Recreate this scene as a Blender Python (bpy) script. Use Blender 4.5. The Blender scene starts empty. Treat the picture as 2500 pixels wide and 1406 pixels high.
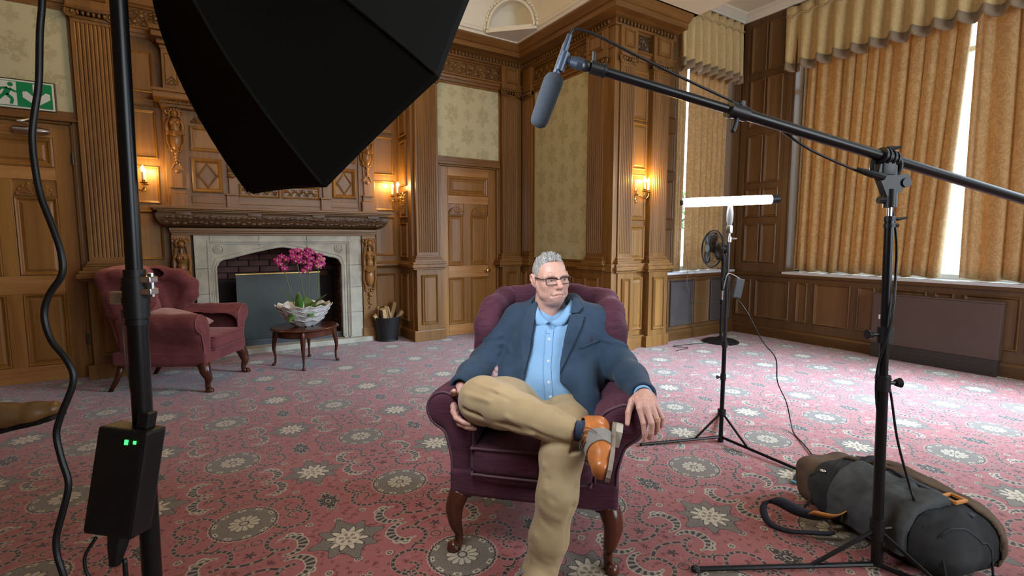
import bpy, bmesh, math, random
import numpy as np
from mathutils import Vector, Matrix, Euler
random.seed(11)
RNG = np.random.RandomState(5)
S = bpy.context.scene
COL = S.collection

# ------------------------------------------------------------------ camera
CAM_F, CAM_YAW, CAM_PITCH, CAM_H = 1216.0, 0.5688, 0.0972, 1.22
cd = bpy.data.cameras.new('camera')
cam = bpy.data.objects.new('camera', cd)
COL.objects.link(cam)
cd.sensor_fit = 'HORIZONTAL'
cd.sensor_width = 36.0
cd.lens = 36.0 * CAM_F / 2500.0
cd.clip_start = 0.05
cam.location = (0, 0, CAM_H)
cam.rotation_euler = (math.pi / 2 - CAM_PITCH, 0, -CAM_YAW)
S.camera = cam

# ------------------------------------------------------------------ view, world, lights
S.view_settings.view_transform = 'Standard'
S.view_settings.look = 'None'
S.view_settings.gamma = 1.0
S.view_settings.use_curve_mapping = False
S.view_settings.exposure = 0.0
S.cycles.max_bounces = 6
S.cycles.diffuse_bounces = 3
S.cycles.glossy_bounces = 3
S.cycles.transmission_bounces = 4
S.cycles.transparent_max_bounces = 8
S.cycles.caustics_reflective = False
S.cycles.caustics_refractive = False
S.cycles.sample_clamp_indirect = 4.0
S.cycles.use_denoising = True

W = bpy.data.worlds.new('overcast_sky')
S.world = W
W.use_nodes = True
W.node_tree.nodes['Background'].inputs[0].default_value = (0.80, 0.91, 1.0, 1)
W.node_tree.nodes['Background'].inputs[1].default_value = 6.0


def area(name, loc, aim, sx, sy, power, col, spread=180):
    d = bpy.data.lights.new(name, 'AREA')
    d.shape = 'RECTANGLE'
    d.size, d.size_y, d.energy, d.color = sx, sy, power, col
    d.spread = math.radians(spread)
    o = bpy.data.objects.new(name, d)
    COL.objects.link(o)
    o.location = loc
    o.rotation_euler = (Vector(aim) - Vector(loc)).to_track_quat('-Z', 'Y').to_euler()
    return o


def point(name, loc, power, col, r=0.02):
    d = bpy.data.lights.new(name, 'POINT')
    d.energy, d.color, d.shadow_soft_size = power, col, r
    o = bpy.data.objects.new(name, d)
    COL.objects.link(o)
    o.location = loc
    return o


WARM = (1.0, 0.66, 0.22)
# daylight through the bay window that lies outside the frame
area('bay_window_daylight', (6.25, -0.3, 2.1), (4.5, 2.25, 0.0), 1.8, 2.0, 200, (0.60, 0.78, 1.0), 62)
area('rear_fill_light', (3.4, -3.6, 2.2), (3.0, 2.5, 0.5), 2.6, 2.4, 34, (0.95, 0.96, 1.0), 110)  # fill lamp added behind the camera to lift surfaces facing it
# warm fill lamps added out of frame, the first to warm the overmantel
point('warm_fill_light', (0.8, 4.2, 3.5), 44, (1.0, 0.62, 0.22), 0.25)
point('warm_fill_light', (0.9, -1.6, 3.0), 9, (1.0, 0.74, 0.44), 0.25)
# the octagonal softbox lights the sitter
OCT_C = Vector((0.35493, 1.33087, 1.69466))
OCT_N = Vector((0.8374, 0.30317, -0.4548)).normalized()
OCT_R, OCT_PH = 0.43354, -1.97721
ol = bpy.data.lights.new('softbox_lamp', 'AREA')
ol.shape = 'DISK'
ol.size, ol.energy, ol.color = 0.74, 14, (0.86, 0.93, 1.0)
ol.spread = math.radians(150)
olo = bpy.data.objects.new('softbox_lamp', ol)
COL.objects.link(olo)
olo.location = OCT_C + OCT_N * 0.02
olo.rotation_euler = OCT_N.to_track_quat('-Z', 'Y').to_euler()

# ------------------------------------------------------------------ node helper
class X:
    """scalar socket with operators, so that patterns can be written as formulas"""
    nt = None

    def __init__(s, so): s.so = so

    @staticmethod
    def op(name, *a, clamp=False):
        n = X.nt.nodes.new('ShaderNodeMath')
        n.operation = name
        n.use_clamp = clamp
        for i, q in enumerate(a):
            if isinstance(q, X): X.nt.links.new(q.so, n.inputs[i])
            else: n.inputs[i].default_value = float(q)
        return X(n.outputs[0])

    def __add__(s, o): return X.op('ADD', s, o)
    __radd__ = __add__
    def __sub__(s, o): return X.op('SUBTRACT', s, o)
    def __rsub__(s, o): return X.op('SUBTRACT', o, s)
    def __mul__(s, o): return X.op('MULTIPLY', s, o)
    __rmul__ = __mul__
    def __truediv__(s, o): return X.op('DIVIDE', s, o)
    def __neg__(s): return X.op('MULTIPLY', s, -1)
    def abs(s): return X.op('ABSOLUTE', s)
    def sin(s): return X.op('SINE', s)
    def cos(s): return X.op('COSINE', s)


def hyp(a, b): return X.op('SQRT', a * a + b * b)
def atan2(a, b): return X.op('ARCTAN2', a, b)
def ping(a, k): return X.op('PINGPONG', a, k)
def mn(a, b): return X.op('MINIMUM', a, b)
def mx(a, b): return X.op('MAXIMUM', a, b)
def inside(d, w=0.003): return X.op('MULTIPLY_ADD', d, -1.0 / w, 0.5, clamp=True)


def new_mat(name):
    m = bpy.data.materials.new(name)
    m.use_nodes = True
    nt = m.node_tree
    X.nt = nt
    return m, nt, nt.nodes['Principled BSDF']


def coords(nt, kind='Object', scale=(1, 1, 1), rot=(0, 0, 0)):
    t = nt.nodes.new('ShaderNodeTexCoord')
    mp = nt.nodes.new('ShaderNodeMapping')
    mp.inputs['Scale'].default_value = scale
    mp.inputs['Rotation'].default_value = rot
    nt.links.new(t.outputs[kind], mp.inputs[0])
    return mp.outputs[0]


def noise(nt, vec, scale, detail=4, rough=0.55, dist=0.0):
    n = nt.nodes.new('ShaderNodeTexNoise')
    n.inputs['Scale'].default_value = scale
    n.inputs['Detail'].default_value = detail
    n.inputs['Roughness'].default_value = rough
    n.inputs['Distortion'].default_value = dist
    if vec is not None: nt.links.new(vec, n.inputs['Vector'])
    return n.outputs[0]


def ramp(nt, fac, stops):
    r = nt.nodes.new('ShaderNodeValToRGB')
    e = r.color_ramp.elements
    while len(e) < len(stops): e.new(0.5)
    for q, (p, c) in zip(e, stops):
        q.position = p
        q.color = (*c, 1)
    nt.links.new(fac, r.inputs[0])
    return r.outputs[0]


def mixc(nt, fac, a, b, mode='MIX'):
    n = nt.nodes.new('ShaderNodeMix')
    n.data_type = 'RGBA'
    n.blend_type = mode
    for i, q in ((0, fac), (6, a), (7, b)):
        if isinstance(q, X): nt.links.new(q.so, n.inputs[i])
        elif isinstance(q, bpy.types.NodeSocket): nt.links.new(q, n.inputs[i])
        elif isinstance(q, (int, float)): n.inputs[i].default_value = q
        else: n.inputs[i].default_value = (*q, 1)
    return n.outputs[2]


def bump(nt, b, height, strength=0.3, dist=0.01):
    n = nt.nodes.new('ShaderNodeBump')
    n.inputs['Strength'].default_value = strength
    n.inputs['Distance'].default_value = dist
    nt.links.new(height, n.inputs['Height'])
    nt.links.new(n.outputs[0], b.inputs['Normal'])


def mat(name, col, rough=0.6, metal=0.0, var=0.0, vscale=8, bmp=0.0, bscale=60, sheen=0.0, spec=0.5, stretch=(1, 1, 1), coat=0.0):
    m, nt, b = new_mat(name)
    b.inputs['Base Color'].default_value = (*col, 1)
    b.inputs['Roughness'].default_value = rough
    b.inputs['Metallic'].default_value = metal
    b.inputs['Specular IOR Level'].default_value = spec
    if sheen:
        b.inputs['Sheen Weight'].default_value = sheen
        b.inputs['Sheen Roughness'].default_value = 0.4
        b.inputs['Sheen Tint'].default_value = (*[min(1, c * 3 + .1) for c in col], 1)
    if coat:
        b.inputs['Coat Weight'].default_value = coat
    v = coords(nt, 'Object', stretch)
    if var:
        n = noise(nt, v, vscale, 4)
        nt.links.new(ramp(nt, n, [(0.3, [c * (1 - var) for c in col]), (0.7, [min(1, c * (1 + var)) for c in col])]), b.inputs['Base Color'])
    if bmp:
        bump(nt, b, noise(nt, v, bscale, 3), bmp, 0.01)
    return m


def wood(name, dark, light, grain='z', rough=0.38, s=1.0, contrast=1.0):
    m, nt, b = new_mat(name)
    sc = {'z': (26, 26, 1.3), 'x': (1.3, 26, 26), 'y': (26, 1.3, 26), 'h': (2.2, 2.2, 30)}[grain]
    v = coords(nt, 'Object', [k * s for k in sc])
    n1 = noise(nt, v, 1.0, 6, 0.62, 0.6)
    sc2 = [k * 0.16 for k in sc]
    n2 = noise(nt, coords(nt, 'Object', sc2), 1.0, 3, 0.5, 1.5)
    f = X(n1) * 0.6 + X(n2) * 0.55 - 0.08
    c = ramp(nt, f.so, [(0.5 - 0.22 / contrast, dark), (0.5 + 0.2 / contrast, light)])
    nt.links.new(c, b.inputs['Base Color'])
    b.inputs['Roughness'].default_value = rough
    b.inputs['Specular IOR Level'].default_value = 0.4
    bump(nt, b, n1, 0.12, 0.004)
    return m


def emit(name, col, strength):
    m = bpy.data.materials.new(name)
    m.use_nodes = True
    nt = m.node_tree
    nt.nodes.clear()
    e = nt.nodes.new('ShaderNodeEmission')
    o = nt.nodes.new('ShaderNodeOutputMaterial')
    e.inputs[0].default_value = (*col, 1)
    e.inputs[1].default_value = strength
    nt.links.new(e.outputs[0], o.inputs[0])
    return m


def glass(name, tint=(1, 1, 1), gloss=0.06):
    m = bpy.data.materials.new(name)
    m.use_nodes = True
    nt = m.node_tree
    nt.nodes.clear()
    t = nt.nodes.new('ShaderNodeBsdfTransparent')
    g = nt.nodes.new('ShaderNodeBsdfGlossy')
    mixn = nt.nodes.new('ShaderNodeMixShader')
    o = nt.nodes.new('ShaderNodeOutputMaterial')
    t.inputs[0].default_value = (*tint, 1)
    g.inputs['Roughness'].default_value = 0.02
    mixn.inputs[0].default_value = gloss
    nt.links.new(t.outputs[0], mixn.inputs[1])
    nt.links.new(g.outputs[0], mixn.inputs[2])
    nt.links.new(mixn.outputs[0], o.inputs[0])
    return m


# ------------------------------------------------------------------ mesh helpers
def thing(name, label, cat, loc=(0, 0, 0), M=None, group=None):
    o = bpy.data.objects.new(name, None)
    o.empty_display_size = 0.05
    COL.objects.link(o)
    o.matrix_world = M if M is not None else Matrix.Translation(loc)
    return tag(o, label, cat, group)


def tag(o, label=None, cat=None, group=None, kind=None):
    if label: o['label'] = label
    if cat: o['category'] = cat
    if group: o['group'] = group
    if kind: o['kind'] = kind
    return o


def link(name, me, m, parent=None):
    o = bpy.data.objects.new(name, me)
    COL.objects.link(o)
    if m is not None: me.materials.append(m)
    if parent is not None:
        o.parent = parent
    return o


def wm(o):
    M = o.matrix_basis.copy()
    while o.parent is not None:
        o = o.parent
        M = o.matrix_basis @ M
    return M


class MB:
    """collects geometry in a local frame M; done() links it as one mesh object"""

    def __init__(s, M=None):
        s.bm = bmesh.new()
        s.M = M if M is not None else Matrix()

    def v(s, p): return s.bm.verts.new(s.M @ Vector(p))

    def face(s, vs):
        try: return s.bm.faces.new(vs)
        except ValueError: return None

    def box(s, x0, x1, y0, y1, z0, z1, b=0.0):
        vs = [s.v((x, y, z)) for x in (x0, x1) for y in (y0, y1) for z in (z0, z1)]
        fs = [s.face([vs[i] for i in q]) for q in ((0, 1, 3, 2), (4, 6, 7, 5), (0, 4, 5, 1), (2, 3, 7, 6), (0, 2, 6, 4), (1, 5, 7, 3))]
        if b:
            es = {e for f in fs for e in f.edges}
            bmesh.ops.bevel(s.bm, geom=list(es), offset=b, segments=2, profile=0.6, affect='EDGES')
        return s

    def frustum(s, r0, y0, r1, y1, cap0=False):
        """rectangle r=(x0,x1,z0,z1) at depth y0 joined to another at y1, capped at y1"""
        A = [s.v((x, y0, z)) for x, z in ((r0[0], r0[2]), (r0[1], r0[2]), (r0[1], r0[3]), (r0[0], r0[3]))]
        B = [s.v((x, y1, z)) for x, z in ((r1[0], r1[2]), (r1[1], r1[2]), (r1[1], r1[3]), (r1[0], r1[3]))]
        for i in range(4):
            s.face([A[i], A[(i + 1) % 4], B[(i + 1) % 4], B[i]])
        s.face(B)
        if cap0: s.face(A[::-1])
        return s

    def rects(s, rs, cap=True):
        """nested rectangles (x0,x1,z0,z1,y) joined in order: mitred mouldings"""
        L = [[s.v((x, y, z)) for x, z in ((a, c), (b, c), (b, d), (a, d))] for a, b, c, d, y in rs]
        for P, Q in zip(L, L[1:]):
            for i in range(4):
                s.face([P[i], P[(i + 1) % 4], Q[(i + 1) % 4], Q[i]])
        if cap: s.face(L[-1])
        return s

    def prism(s, poly, y0, y1):
        """polygon in (x,z) extruded from y0 to y1"""
        A = [s.v((x, y0, z)) for x, z in poly]
        B = [s.v((x, y1, z)) for x, z in poly]
        n = len(poly)
        for i in range(n):
            s.face([A[i], A[(i + 1) % n], B[(i + 1) % n], B[i]])
        s.face(A[::-1])
        s.face(B)
        return s

    def prism_x(s, poly, x0, x1):
        A = [s.v((x0, y, z)) for y, z in poly]
        B = [s.v((x1, y, z)) for y, z in poly]
        n = len(poly)
        for i in range(n):
            s.face([A[i], A[(i + 1) % n], B[(i + 1) % n], B[i]])
        s.face(A[::-1])
        s.face(B)
        return s

    def tube(s, pts, r, seg=8, cap=True, squash=None):
        pts = [Vector(p) for p in pts]
        n = len(pts)
        rs = r if isinstance(r, (list, tuple)) else [r] * n
        t0 = (pts[1] - pts[0]).normalized()
        ref = Vector((0, 0, 1)) if abs(t0.z) < 0.9 else Vector((1, 0, 0))
        a = t0.cross(ref).normalized()
        rings = []
        for i in range(n):
            t = (pts[min(i + 1, n - 1)] - pts[max(i - 1, 0)])
            t = t.normalized() if t.length > 1e-9 else t0
            a = (a - t * a.dot(t))
            a = a.normalized() if a.length > 1e-6 else t.orthogonal().normalized()
            b = t.cross(a)
            k = squash or 1.0
            rings.append([s.v(pts[i] + (a * math.cos(w) + b * math.sin(w) * k) * rs[i]) for w in [2 * math.pi * j / seg for j in range(seg)]])
        for P, Q in zip(rings, rings[1:]):
            for j in range(seg):
                s.face([P[j], P[(j + 1) % seg], Q[(j + 1) % seg], Q[j]])
        if cap:
            s.face(rings[0][::-1])
            s.face(rings[-1])
        return s

    def ring(s, c, axis, R, r, seg=32, seg2=6, a0=0, a1=2 * math.pi):
        axis = Vector(axis).normalized()
        a = axis.orthogonal().normalized()
        b = axis.cross(a)
        c = Vector(c)
        full = abs(a1 - a0 - 2 * math.pi) < 1e-6
        n = seg if full else seg + 1
        rr = []
        for i in range(n):
            w = a0 + (a1 - a0) * i / seg
            d = a * math.cos(w) + b * math.sin(w)
            rr.append([s.v(c + d * (R + r * math.cos(q)) + axis * r * math.sin(q)) for q in [2 * math.pi * j / seg2 for j in range(seg2)]])
        for i in range(seg if full else seg):
            P, Q = rr[i], rr[(i + 1) % n]
            for j in range(seg2):
                s.face([P[j], P[(j + 1) % seg2], Q[(j + 1) % seg2], Q[j]])
        return s

    def lathe(s, prof, c=(0, 0, 0), axis=(0, 0, 1), seg=20, sx=1.0, sy=1.0):
        """profile of (radius, height) turned about axis"""
        axis = Vector(axis).normalized()
        if abs(axis.z) > 0.999: a, b = Vector((1, 0, 0)), Vector((0, 1, 0)) * (1 if axis.z > 0 else -1)
        else:
            a = axis.cross(Vector((0, 0, 1))).normalized()
            b = axis.cross(a)
        c = Vector(c)
        rings = []
        for r, h in prof:
            if r < 1e-6: rings.append([s.v(c + axis * h)])
            else: rings.append([s.v(c + axis * h + a * r * sx * math.cos(w) + b * r * sy * math.sin(w)) for w in [2 * math.pi * j / seg for j in range(seg)]])
        for P, Q in zip(rings, rings[1:]):
            for j in range(seg):
                k = (j + 1) % seg
                if len(P) == 1 and len(Q) == 1: continue
                if len(P) == 1: s.face([P[0], Q[k], Q[j]])
                elif len(Q) == 1: s.face([P[j], P[k], Q[0]])
                else: s.face([P[j], P[k], Q[k], Q[j]])
        if len(rings[0]) > 1: s.face(rings[0][::-1])
        if len(rings[-1]) > 1: s.face(rings[-1])
        return s

    def ball(s, c, r, sx=1, sy=1, sz=1, u=10, v=7, R=None):
        c = Vector(c)
        M4 = Matrix.Translation(c) @ (R.to_4x4() if R is not None else Matrix()) @ Matrix.Diagonal((r * sx, r * sy, r * sz, 1))
        bmesh.ops.create_uvsphere(s.bm, u_segments=u, v_segments=v, radius=1, matrix=s.M @ M4)
        return s

    def grid(s, rows, close=False):
        V = [[s.v(p) for p in r] for r in rows]
        for P, Q in zip(V, V[1:]):
            n = len(P)
            for j in range(n if close else n - 1):
                s.face([P[j], P[(j + 1) % n], Q[(j + 1) % n], Q[j]])
        return s

    def sweep(s, path, prof):
        """profile (offset to the right of travel, z) swept along a plan path with mitres"""
        pts = [Vector((p[0], p[1])) for p in path]
        n = len(pts)
        rows = []
        for i in range(n):
            d0 = (pts[i] - pts[i - 1]).normalized() if i > 0 else (pts[1] - pts[0]).normalized()
            d1 = (pts[i + 1] - pts[i]).normalized() if i < n - 1 else d0
            n0, n1 = Vector((d0.y, -d0.x)), Vector((d1.y, -d1.x))
            m = (n0 + n1)
            m = m / max(m.dot(n0), 1e-6) if m.length > 1e-6 else n0
            rows.append([(pts[i].x + m.x * o, pts[i].y + m.y * o, z) for o, z in prof])
        V = [[s.v(p) for p in r] for r in rows]
        k = len(prof)
        for P, Q in zip(V, V[1:]):
            for j in range(k):
                s.face([P[j], P[(j + 1) % k], Q[(j + 1) % k], Q[j]])
        s.face(V[0][::-1])
        s.face(V[-1])
        return s

    def done(s, name, m, parent=None, smooth=False, kind=None, local=False):
        bmesh.ops.recalc_face_normals(s.bm, faces=s.bm.faces[:])
        me = bpy.data.meshes.new(name)
        if parent is not None and not local:
            s.bm.transform(wm(parent).inverted())
        s.bm.to_mesh(me)
        s.bm.free()
        if smooth:
            me.polygons.foreach_set('use_smooth', [True] * len(me.polygons))
            if smooth is not True:
                me.set_sharp_from_angle(angle=math.radians(smooth))
        o = link(name, me, m, parent)
        if kind: o['kind'] = kind
        return o


def copy_tree(o, parent=None):
    c = o.copy()
    COL.objects.link(c)
    if parent is not None: c.parent = parent
    for ch in list(o.children): copy_tree(ch, c)
    return c


def spline(pts, n=8):
    """Catmull-Rom through pts"""
    P = [Vector(p) for p in pts]
    P = [P[0] * 2 - P[1]] + P + [P[-1] * 2 - P[-2]]
    out = []
    for i in range(1, len(P) - 2):
        for k in range(n):
            t = k / n
            a, b, c, d = P[i - 1], P[i], P[i + 1], P[i + 2]
            out.append(0.5 * ((2 * b) + (c - a) * t + (2 * a - 5 * b + 4 * c - d) * t * t + (3 * b - a - 3 * c + d) * t ** 3))
    out.append(P[-2])
    return out


def frame(o, x, y):
    """4x4 matrix with origin o and axes x, y, z=x cross y"""
    x = Vector(x).normalized()
    y = Vector(y).normalized()
    z = x.cross(y).normalized()
    M = Matrix((x, y, z)).transposed().to_4x4()
    M.translation = Vector(o)
    return M
# ------------------------------------------------------------------ materials of the room
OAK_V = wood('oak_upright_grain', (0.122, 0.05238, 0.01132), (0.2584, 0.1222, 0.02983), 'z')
OAK_H = wood('oak_level_grain', (0.1148, 0.04889, 0.0108), (0.2441, 0.1152, 0.02829), 'h')
OAK_P = wood('oak_panel_grain', (0.1364, 0.05936, 0.01337), (0.2871, 0.1397, 0.03498), 'z', s=0.6)
OAK_C = wood('oak_carved', (0.07178, 0.03143, 0.0072), (0.2153, 0.1048, 0.02674), 'z', rough=0.33)
OAK_D = wood('dark_oak_carved', (0.05, 0.024, 0.010), (0.13, 0.066, 0.027), 'h', rough=0.4)
PINE = wood('door_timber', (0.1723, 0.06635, 0.01132), (0.3733, 0.1816, 0.04372), 'z', s=0.55, contrast=1.3)
PINE_P = wood('door_panel_timber', (0.1938, 0.08381, 0.01646), (0.323, 0.1501, 0.036), 'z', s=0.8)
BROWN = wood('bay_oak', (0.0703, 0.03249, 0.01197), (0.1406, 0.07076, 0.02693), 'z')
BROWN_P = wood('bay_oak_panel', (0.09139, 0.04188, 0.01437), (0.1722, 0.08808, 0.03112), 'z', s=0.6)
PLASTER = mat('cream_plaster', (0.76, 0.73, 0.61), 0.85, var=0.06, vscale=2)
STONE = mat('limestone', (0.40, 0.375, 0.30), 0.85, var=0.22, vscale=6, bmp=0.25, bscale=40)
SLATE = mat('slate_hearth', (0.045, 0.055, 0.065), 0.5, var=0.2)
BRICK = mat('sooty_brick', (0.085, 0.032, 0.026), 0.9, var=0.35, vscale=9, bmp=0.4)
BRASS = mat('brass', (0.62, 0.42, 0.14), 0.25, metal=1.0)
BRONZE = mat('dark_bronze', (0.10, 0.07, 0.04), 0.4, metal=0.8)
STEEL = mat('chrome', (0.62, 0.64, 0.66), 0.22, metal=1.0)
BLACK = mat('black_plastic', (0.006, 0.006, 0.0065), 0.42, spec=0.35)
BLACKM = mat('black_paint', (0.005, 0.005, 0.0055), 0.30, spec=0.3)
WHITE = mat('white_paint', (0.72, 0.73, 0.72), 0.5)
SKIRT = wood('skirting_oak', (0.0646, 0.02794, 0.006687), (0.122, 0.05587, 0.0144), 'h')


def damask():
    m, nt, b = new_mat('damask_wallpaper')
    t = nt.nodes.new('ShaderNodeTexCoord')
    sp = nt.nodes.new('ShaderNodeSeparateXYZ')
    nt.links.new(t.outputs['Object'], sp.inputs[0])
    x = X(sp.outputs[0]) + X(sp.outputs[1])
    z = X(sp.outputs[2])
    n = X(noise(nt, t.outputs['Object'], 46, 4, 0.65))
    n2 = X(noise(nt, t.outputs['Object'], 17, 2, 0.5))
    A, B = 0.43, 0.50

    def spray(ox, oz, r, lobes, k):
        px = ping(x + ox + 8.6, A / 2)
        pz = ping(z + oz + 10, B / 2)
        rr = hyp(px, pz * 0.8)
        th = atan2(px, pz)
        edge = r * (0.82 + 0.16 * (th * lobes).cos()) + (n2 - 0.5) * r * 1.3
        return inside(rr - edge, 0.02) * inside(0.44 - n, 0.10) * k
    f = spray(0, 0, 0.105, 7, 1.0)
    f = mx(f, spray(A / 2, B / 2, 0.105, 7, 1.0))
    f = mx(f, spray(A / 2, 0, 0.06, 5, 0.85))
    f = mx(f, spray(0, B / 2, 0.06, 5, 0.85))
    c = mixc(nt, f * 0.55, (0.50, 0.46, 0.275), (0.31, 0.27, 0.135))
    nt.links.new(c, b.inputs['Base Color'])
    b.inputs['Roughness'].default_value = 0.7
    return m


DAMASK = damask()


def carpet():
    m, nt, b = new_mat('patterned_carpet')
    t = nt.nodes.new('ShaderNodeTexCoord')
    P, H = 0.697, 0.3485
    mp = nt.nodes.new('ShaderNodeMapping')
    mp.inputs['Location'].default_value = (-0.128 + 20 * P, -2.345 + 20 * P, 0)
    nt.links.new(t.outputs['Object'], mp.inputs[0])
    nz = nt.nodes.new('ShaderNodeTexNoise')
    nz.inputs['Scale'].default_value = 120
    nz.inputs['Detail'].default_value = 1
    nt.links.new(t.outputs['Object'], nz.inputs['Vector'])
    va = nt.nodes.new('ShaderNodeVectorMath')
    va.operation = 'MULTIPLY_ADD'
    nt.links.new(nz.outputs[1], va.inputs[0])
    va.inputs[1].default_value = (0.005, 0.005, 0)
    nt.links.new(mp.outputs[0], va.inputs[2])
    sp = nt.nodes.new('ShaderNodeSeparateXYZ')
    nt.links.new(va.outputs[0], sp.inputs[0])
    wx, wy = X(sp.outputs[0]), X(sp.outputs[1])
    x, y = ping(wx, H), ping(wy, H)
    fine = X(noise(nt, t.outputs['Object'], 210, 2, 0.6))
    mid = X(noise(nt, t.outputs['Object'], 38, 2, 0.5))
    ROSE, DARK, TAUPE, CREAM, PALE, RED = (0.290, 0.084, 0.078), (0.028, 0.015, 0.012), (0.150, 0.118, 0.090), (0.40, 0.335, 0.245), (0.335, 0.165, 0.135), (0.120, 0.018, 0.020)
    col = None

    def lay(mask, c):
        nonlocal col
        col = mixc(nt, mask, col if col is not None else ROSE, c)

    # scattered small flecks
    lay(inside(0.615 - mid, 0.03) * 0.75, RED)
    lay(inside(mid - 0.335, 0.03) * 0.55, PALE)

    def arc(cx, cy, R, w, nx, ny, off, dots=True, dens=17):
        px, py = x - cx, y - cy
        d = (hyp(px, py) - R).abs() - w
        keep = inside(off - (px * nx + py * ny), 0.004)
        lay(inside(d - 0.004) * keep * 0.7, PALE)
        a = atan2(px, py)
        if dots:
            blk = inside((a * dens).cos() * -0.006 - 0.0035, 0.004)
            lay(inside(d) * keep, DARK)
            dd = X.op('MAXIMUM', (hyp(px, py) - R).abs() - w * 0.42, 0.62 - (a * dens).cos())
            lay(inside(dd, 0.01) * keep, CREAM)
        else:
            lay(inside(d) * keep, DARK)

    arc(0.180, 0.066, 0.072, 0.0065, 0.25, 0.97, -0.055)         # big turn of the scroll
    arc(0.196, 0.036, 0.027, 0.005, -0.6, -0.8, -0.018, True, 9)  # its inner turn
    arc(0.124, 0.228, 0.062, 0.0075, -1, 0, -0.015)              # crescent facing the rosette
    arc(0.0, 0.19, 0.128, 0.0065, 0, 1, 0.086)                   # swag under the rosette
    arc(0.030, 0.185, 0.020, 0.0025, 1, 0, -1, False)            # pair of rings
    arc(0.124, 0.130, 0.030, 0.004, 0, 1, 0.012, False)

    # little flowers inside the scroll and the swag
    for cx, cy, r in ((0.0, 0.262, 0.024), (0.198, 0.075, 0.012), (0.150, 0.050, 0.008), (0.30, 0.13, 0.012), (0.27, 0.19, 0.010), (0.06, 0.345, 0.016), (0.24, 0.30, 0.010)):
        px, py = x - cx, y - cy
        th = atan2(px, py)
        rr = hyp(px, py) - r * (0.62 + 0.38 * (th * 5).cos())
        lay(inside(rr), RED if cx else DARK)
    for cx, cy, r in ((0.235, 0.165, 0.015), (0.155, 0.205, 0.022), (0.182, 0.222, 0.020), (0.335, 0.085, 0.010), (0.345, 0.19, 0.013)):
        px, py = x - cx, y - cy
        rr = hyp(px, py) - r
        lay(inside(rr), CREAM)
        lay(inside((hyp(px, py) - r * 0.45).abs() - 0.003) * 0.9, DARK)
    # leaf paisley: a crescent that tapers to its tail
    px, py = x - 0.128, y - 0.272
    a = atan2(py, px)
    w = 0.019 - (a - 0.1).abs() * 0.0095
    d = (hyp(px, py) - 0.062).abs() - w
    keep = inside(a.abs() - 1.95, 0.02)
    lay(inside(d - 0.005) * keep, CREAM)
    lay(inside(d) * keep, (0.23, 0.18, 0.14))
    lay(inside(mx(d, (a * 16).cos() * 0.01 - 0.001), 0.003) * keep, DARK)

    # round rosette
    rr = hyp(x, y)
    th = atan2(x, y)
    edge = 0.121 + 0.006 * (th * 20).cos().abs()
    lay(inside(rr - edge - 0.012), (0.40, 0.27, 0.21))
    lay(inside(rr - edge - 0.007), DARK)
    lay(inside(rr - edge), TAUPE)
    lay(inside(mx((rr - 0.115).abs() - 0.008, 0.2 - (th * 10).cos())), CREAM)
    lay(inside(mx((rr - 0.115).abs() - 0.003, 0.86 - (th * 10).cos())), DARK)
    lay(inside(mx(rr - 0.102, fine - 0.42)) * 0.8, (0.07, 0.05, 0.04))
    fl = rr - 0.062 * (0.78 + 0.25 * (th * 6).cos().abs())
    lay(inside(fl - 0.004), DARK)
    lay(inside(fl), CREAM)
    lay(inside(mx(rr - 0.052, (th * 6).cos().abs() - 0.28)), (0.10, 0.07, 0.05))
    lay(inside((rr - 0.017).abs() - 0.003), DARK)

    # eight-pointed star
    u, v = H - x, H - y
    rr = hyp(u, v)
    th = atan2(u, v)
    s4 = (th * 8).cos() * 0.5 + 0.5
    s4 = s4 * s4
    edge = 0.100 + 0.040 * s4 + 0.010 * (th * 4).cos()
    lay(inside(rr - edge - 0.005), DARK)
    lay(inside(rr - edge), TAUPE)
    lay(inside(mx(rr - edge, fine - 0.42)) * 0.8, (0.07, 0.05, 0.04))
    sp1 = rr - (0.066 + 0.017 * (th * 11).cos())
    lay(inside(sp1 - 0.008), DARK)
    lay(inside(sp1), (0.48, 0.41, 0.30))
    lay(inside((rr - 0.049).abs() - 0.0025) * 0.8, (0.25, 0.19, 0.12))
    lay(inside(mx((rr - 0.026).abs() - 0.010, 0.1 - (th * 6).cos())), (0.22, 0.16, 0.11))
    lay(inside(rr - 0.010), (0.24, 0.18, 0.12))

    # small dark rosette
    u = H - x
    rr = hyp(u * 1.5, y)
    th = atan2(u, y)
    edge = 0.075 * (0.86 + 0.16 * (th * 6).cos())
    lay(inside(rr - edge - 0.006) * 0.6, CREAM)
    lay(inside(rr - edge), DARK)
    lay(inside(mx((rr - edge + 0.012).abs() - 0.005, 0.55 - (th * 16).cos())), CREAM)
    lay(inside(mx((rr - 0.034).abs() - 0.004, 0.2 - (th * 8).cos())), TAUPE)
    lay(inside((rr - 0.016).abs() - 0.003), CREAM)

    val = mixc(nt, 1.0, col, ramp(nt, fine.so, [(0.3, (0.80, 0.80, 0.80)), (0.7, (1.12, 1.12, 1.12))]), 'MULTIPLY')
    nt.links.new(val, b.inputs['Base Color'])
    b.inputs['Roughness'].default_value = 0.95
    b.inputs['Specular IOR Level'].default_value = 0.15
    b.inputs['Sheen Weight'].default_value = 0.25
    b.inputs['Sheen Roughness'].default_value = 0.5
    bump(nt, b, fine.so, 0.25, 0.004)
    return m


CARPET = carpet()

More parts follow.
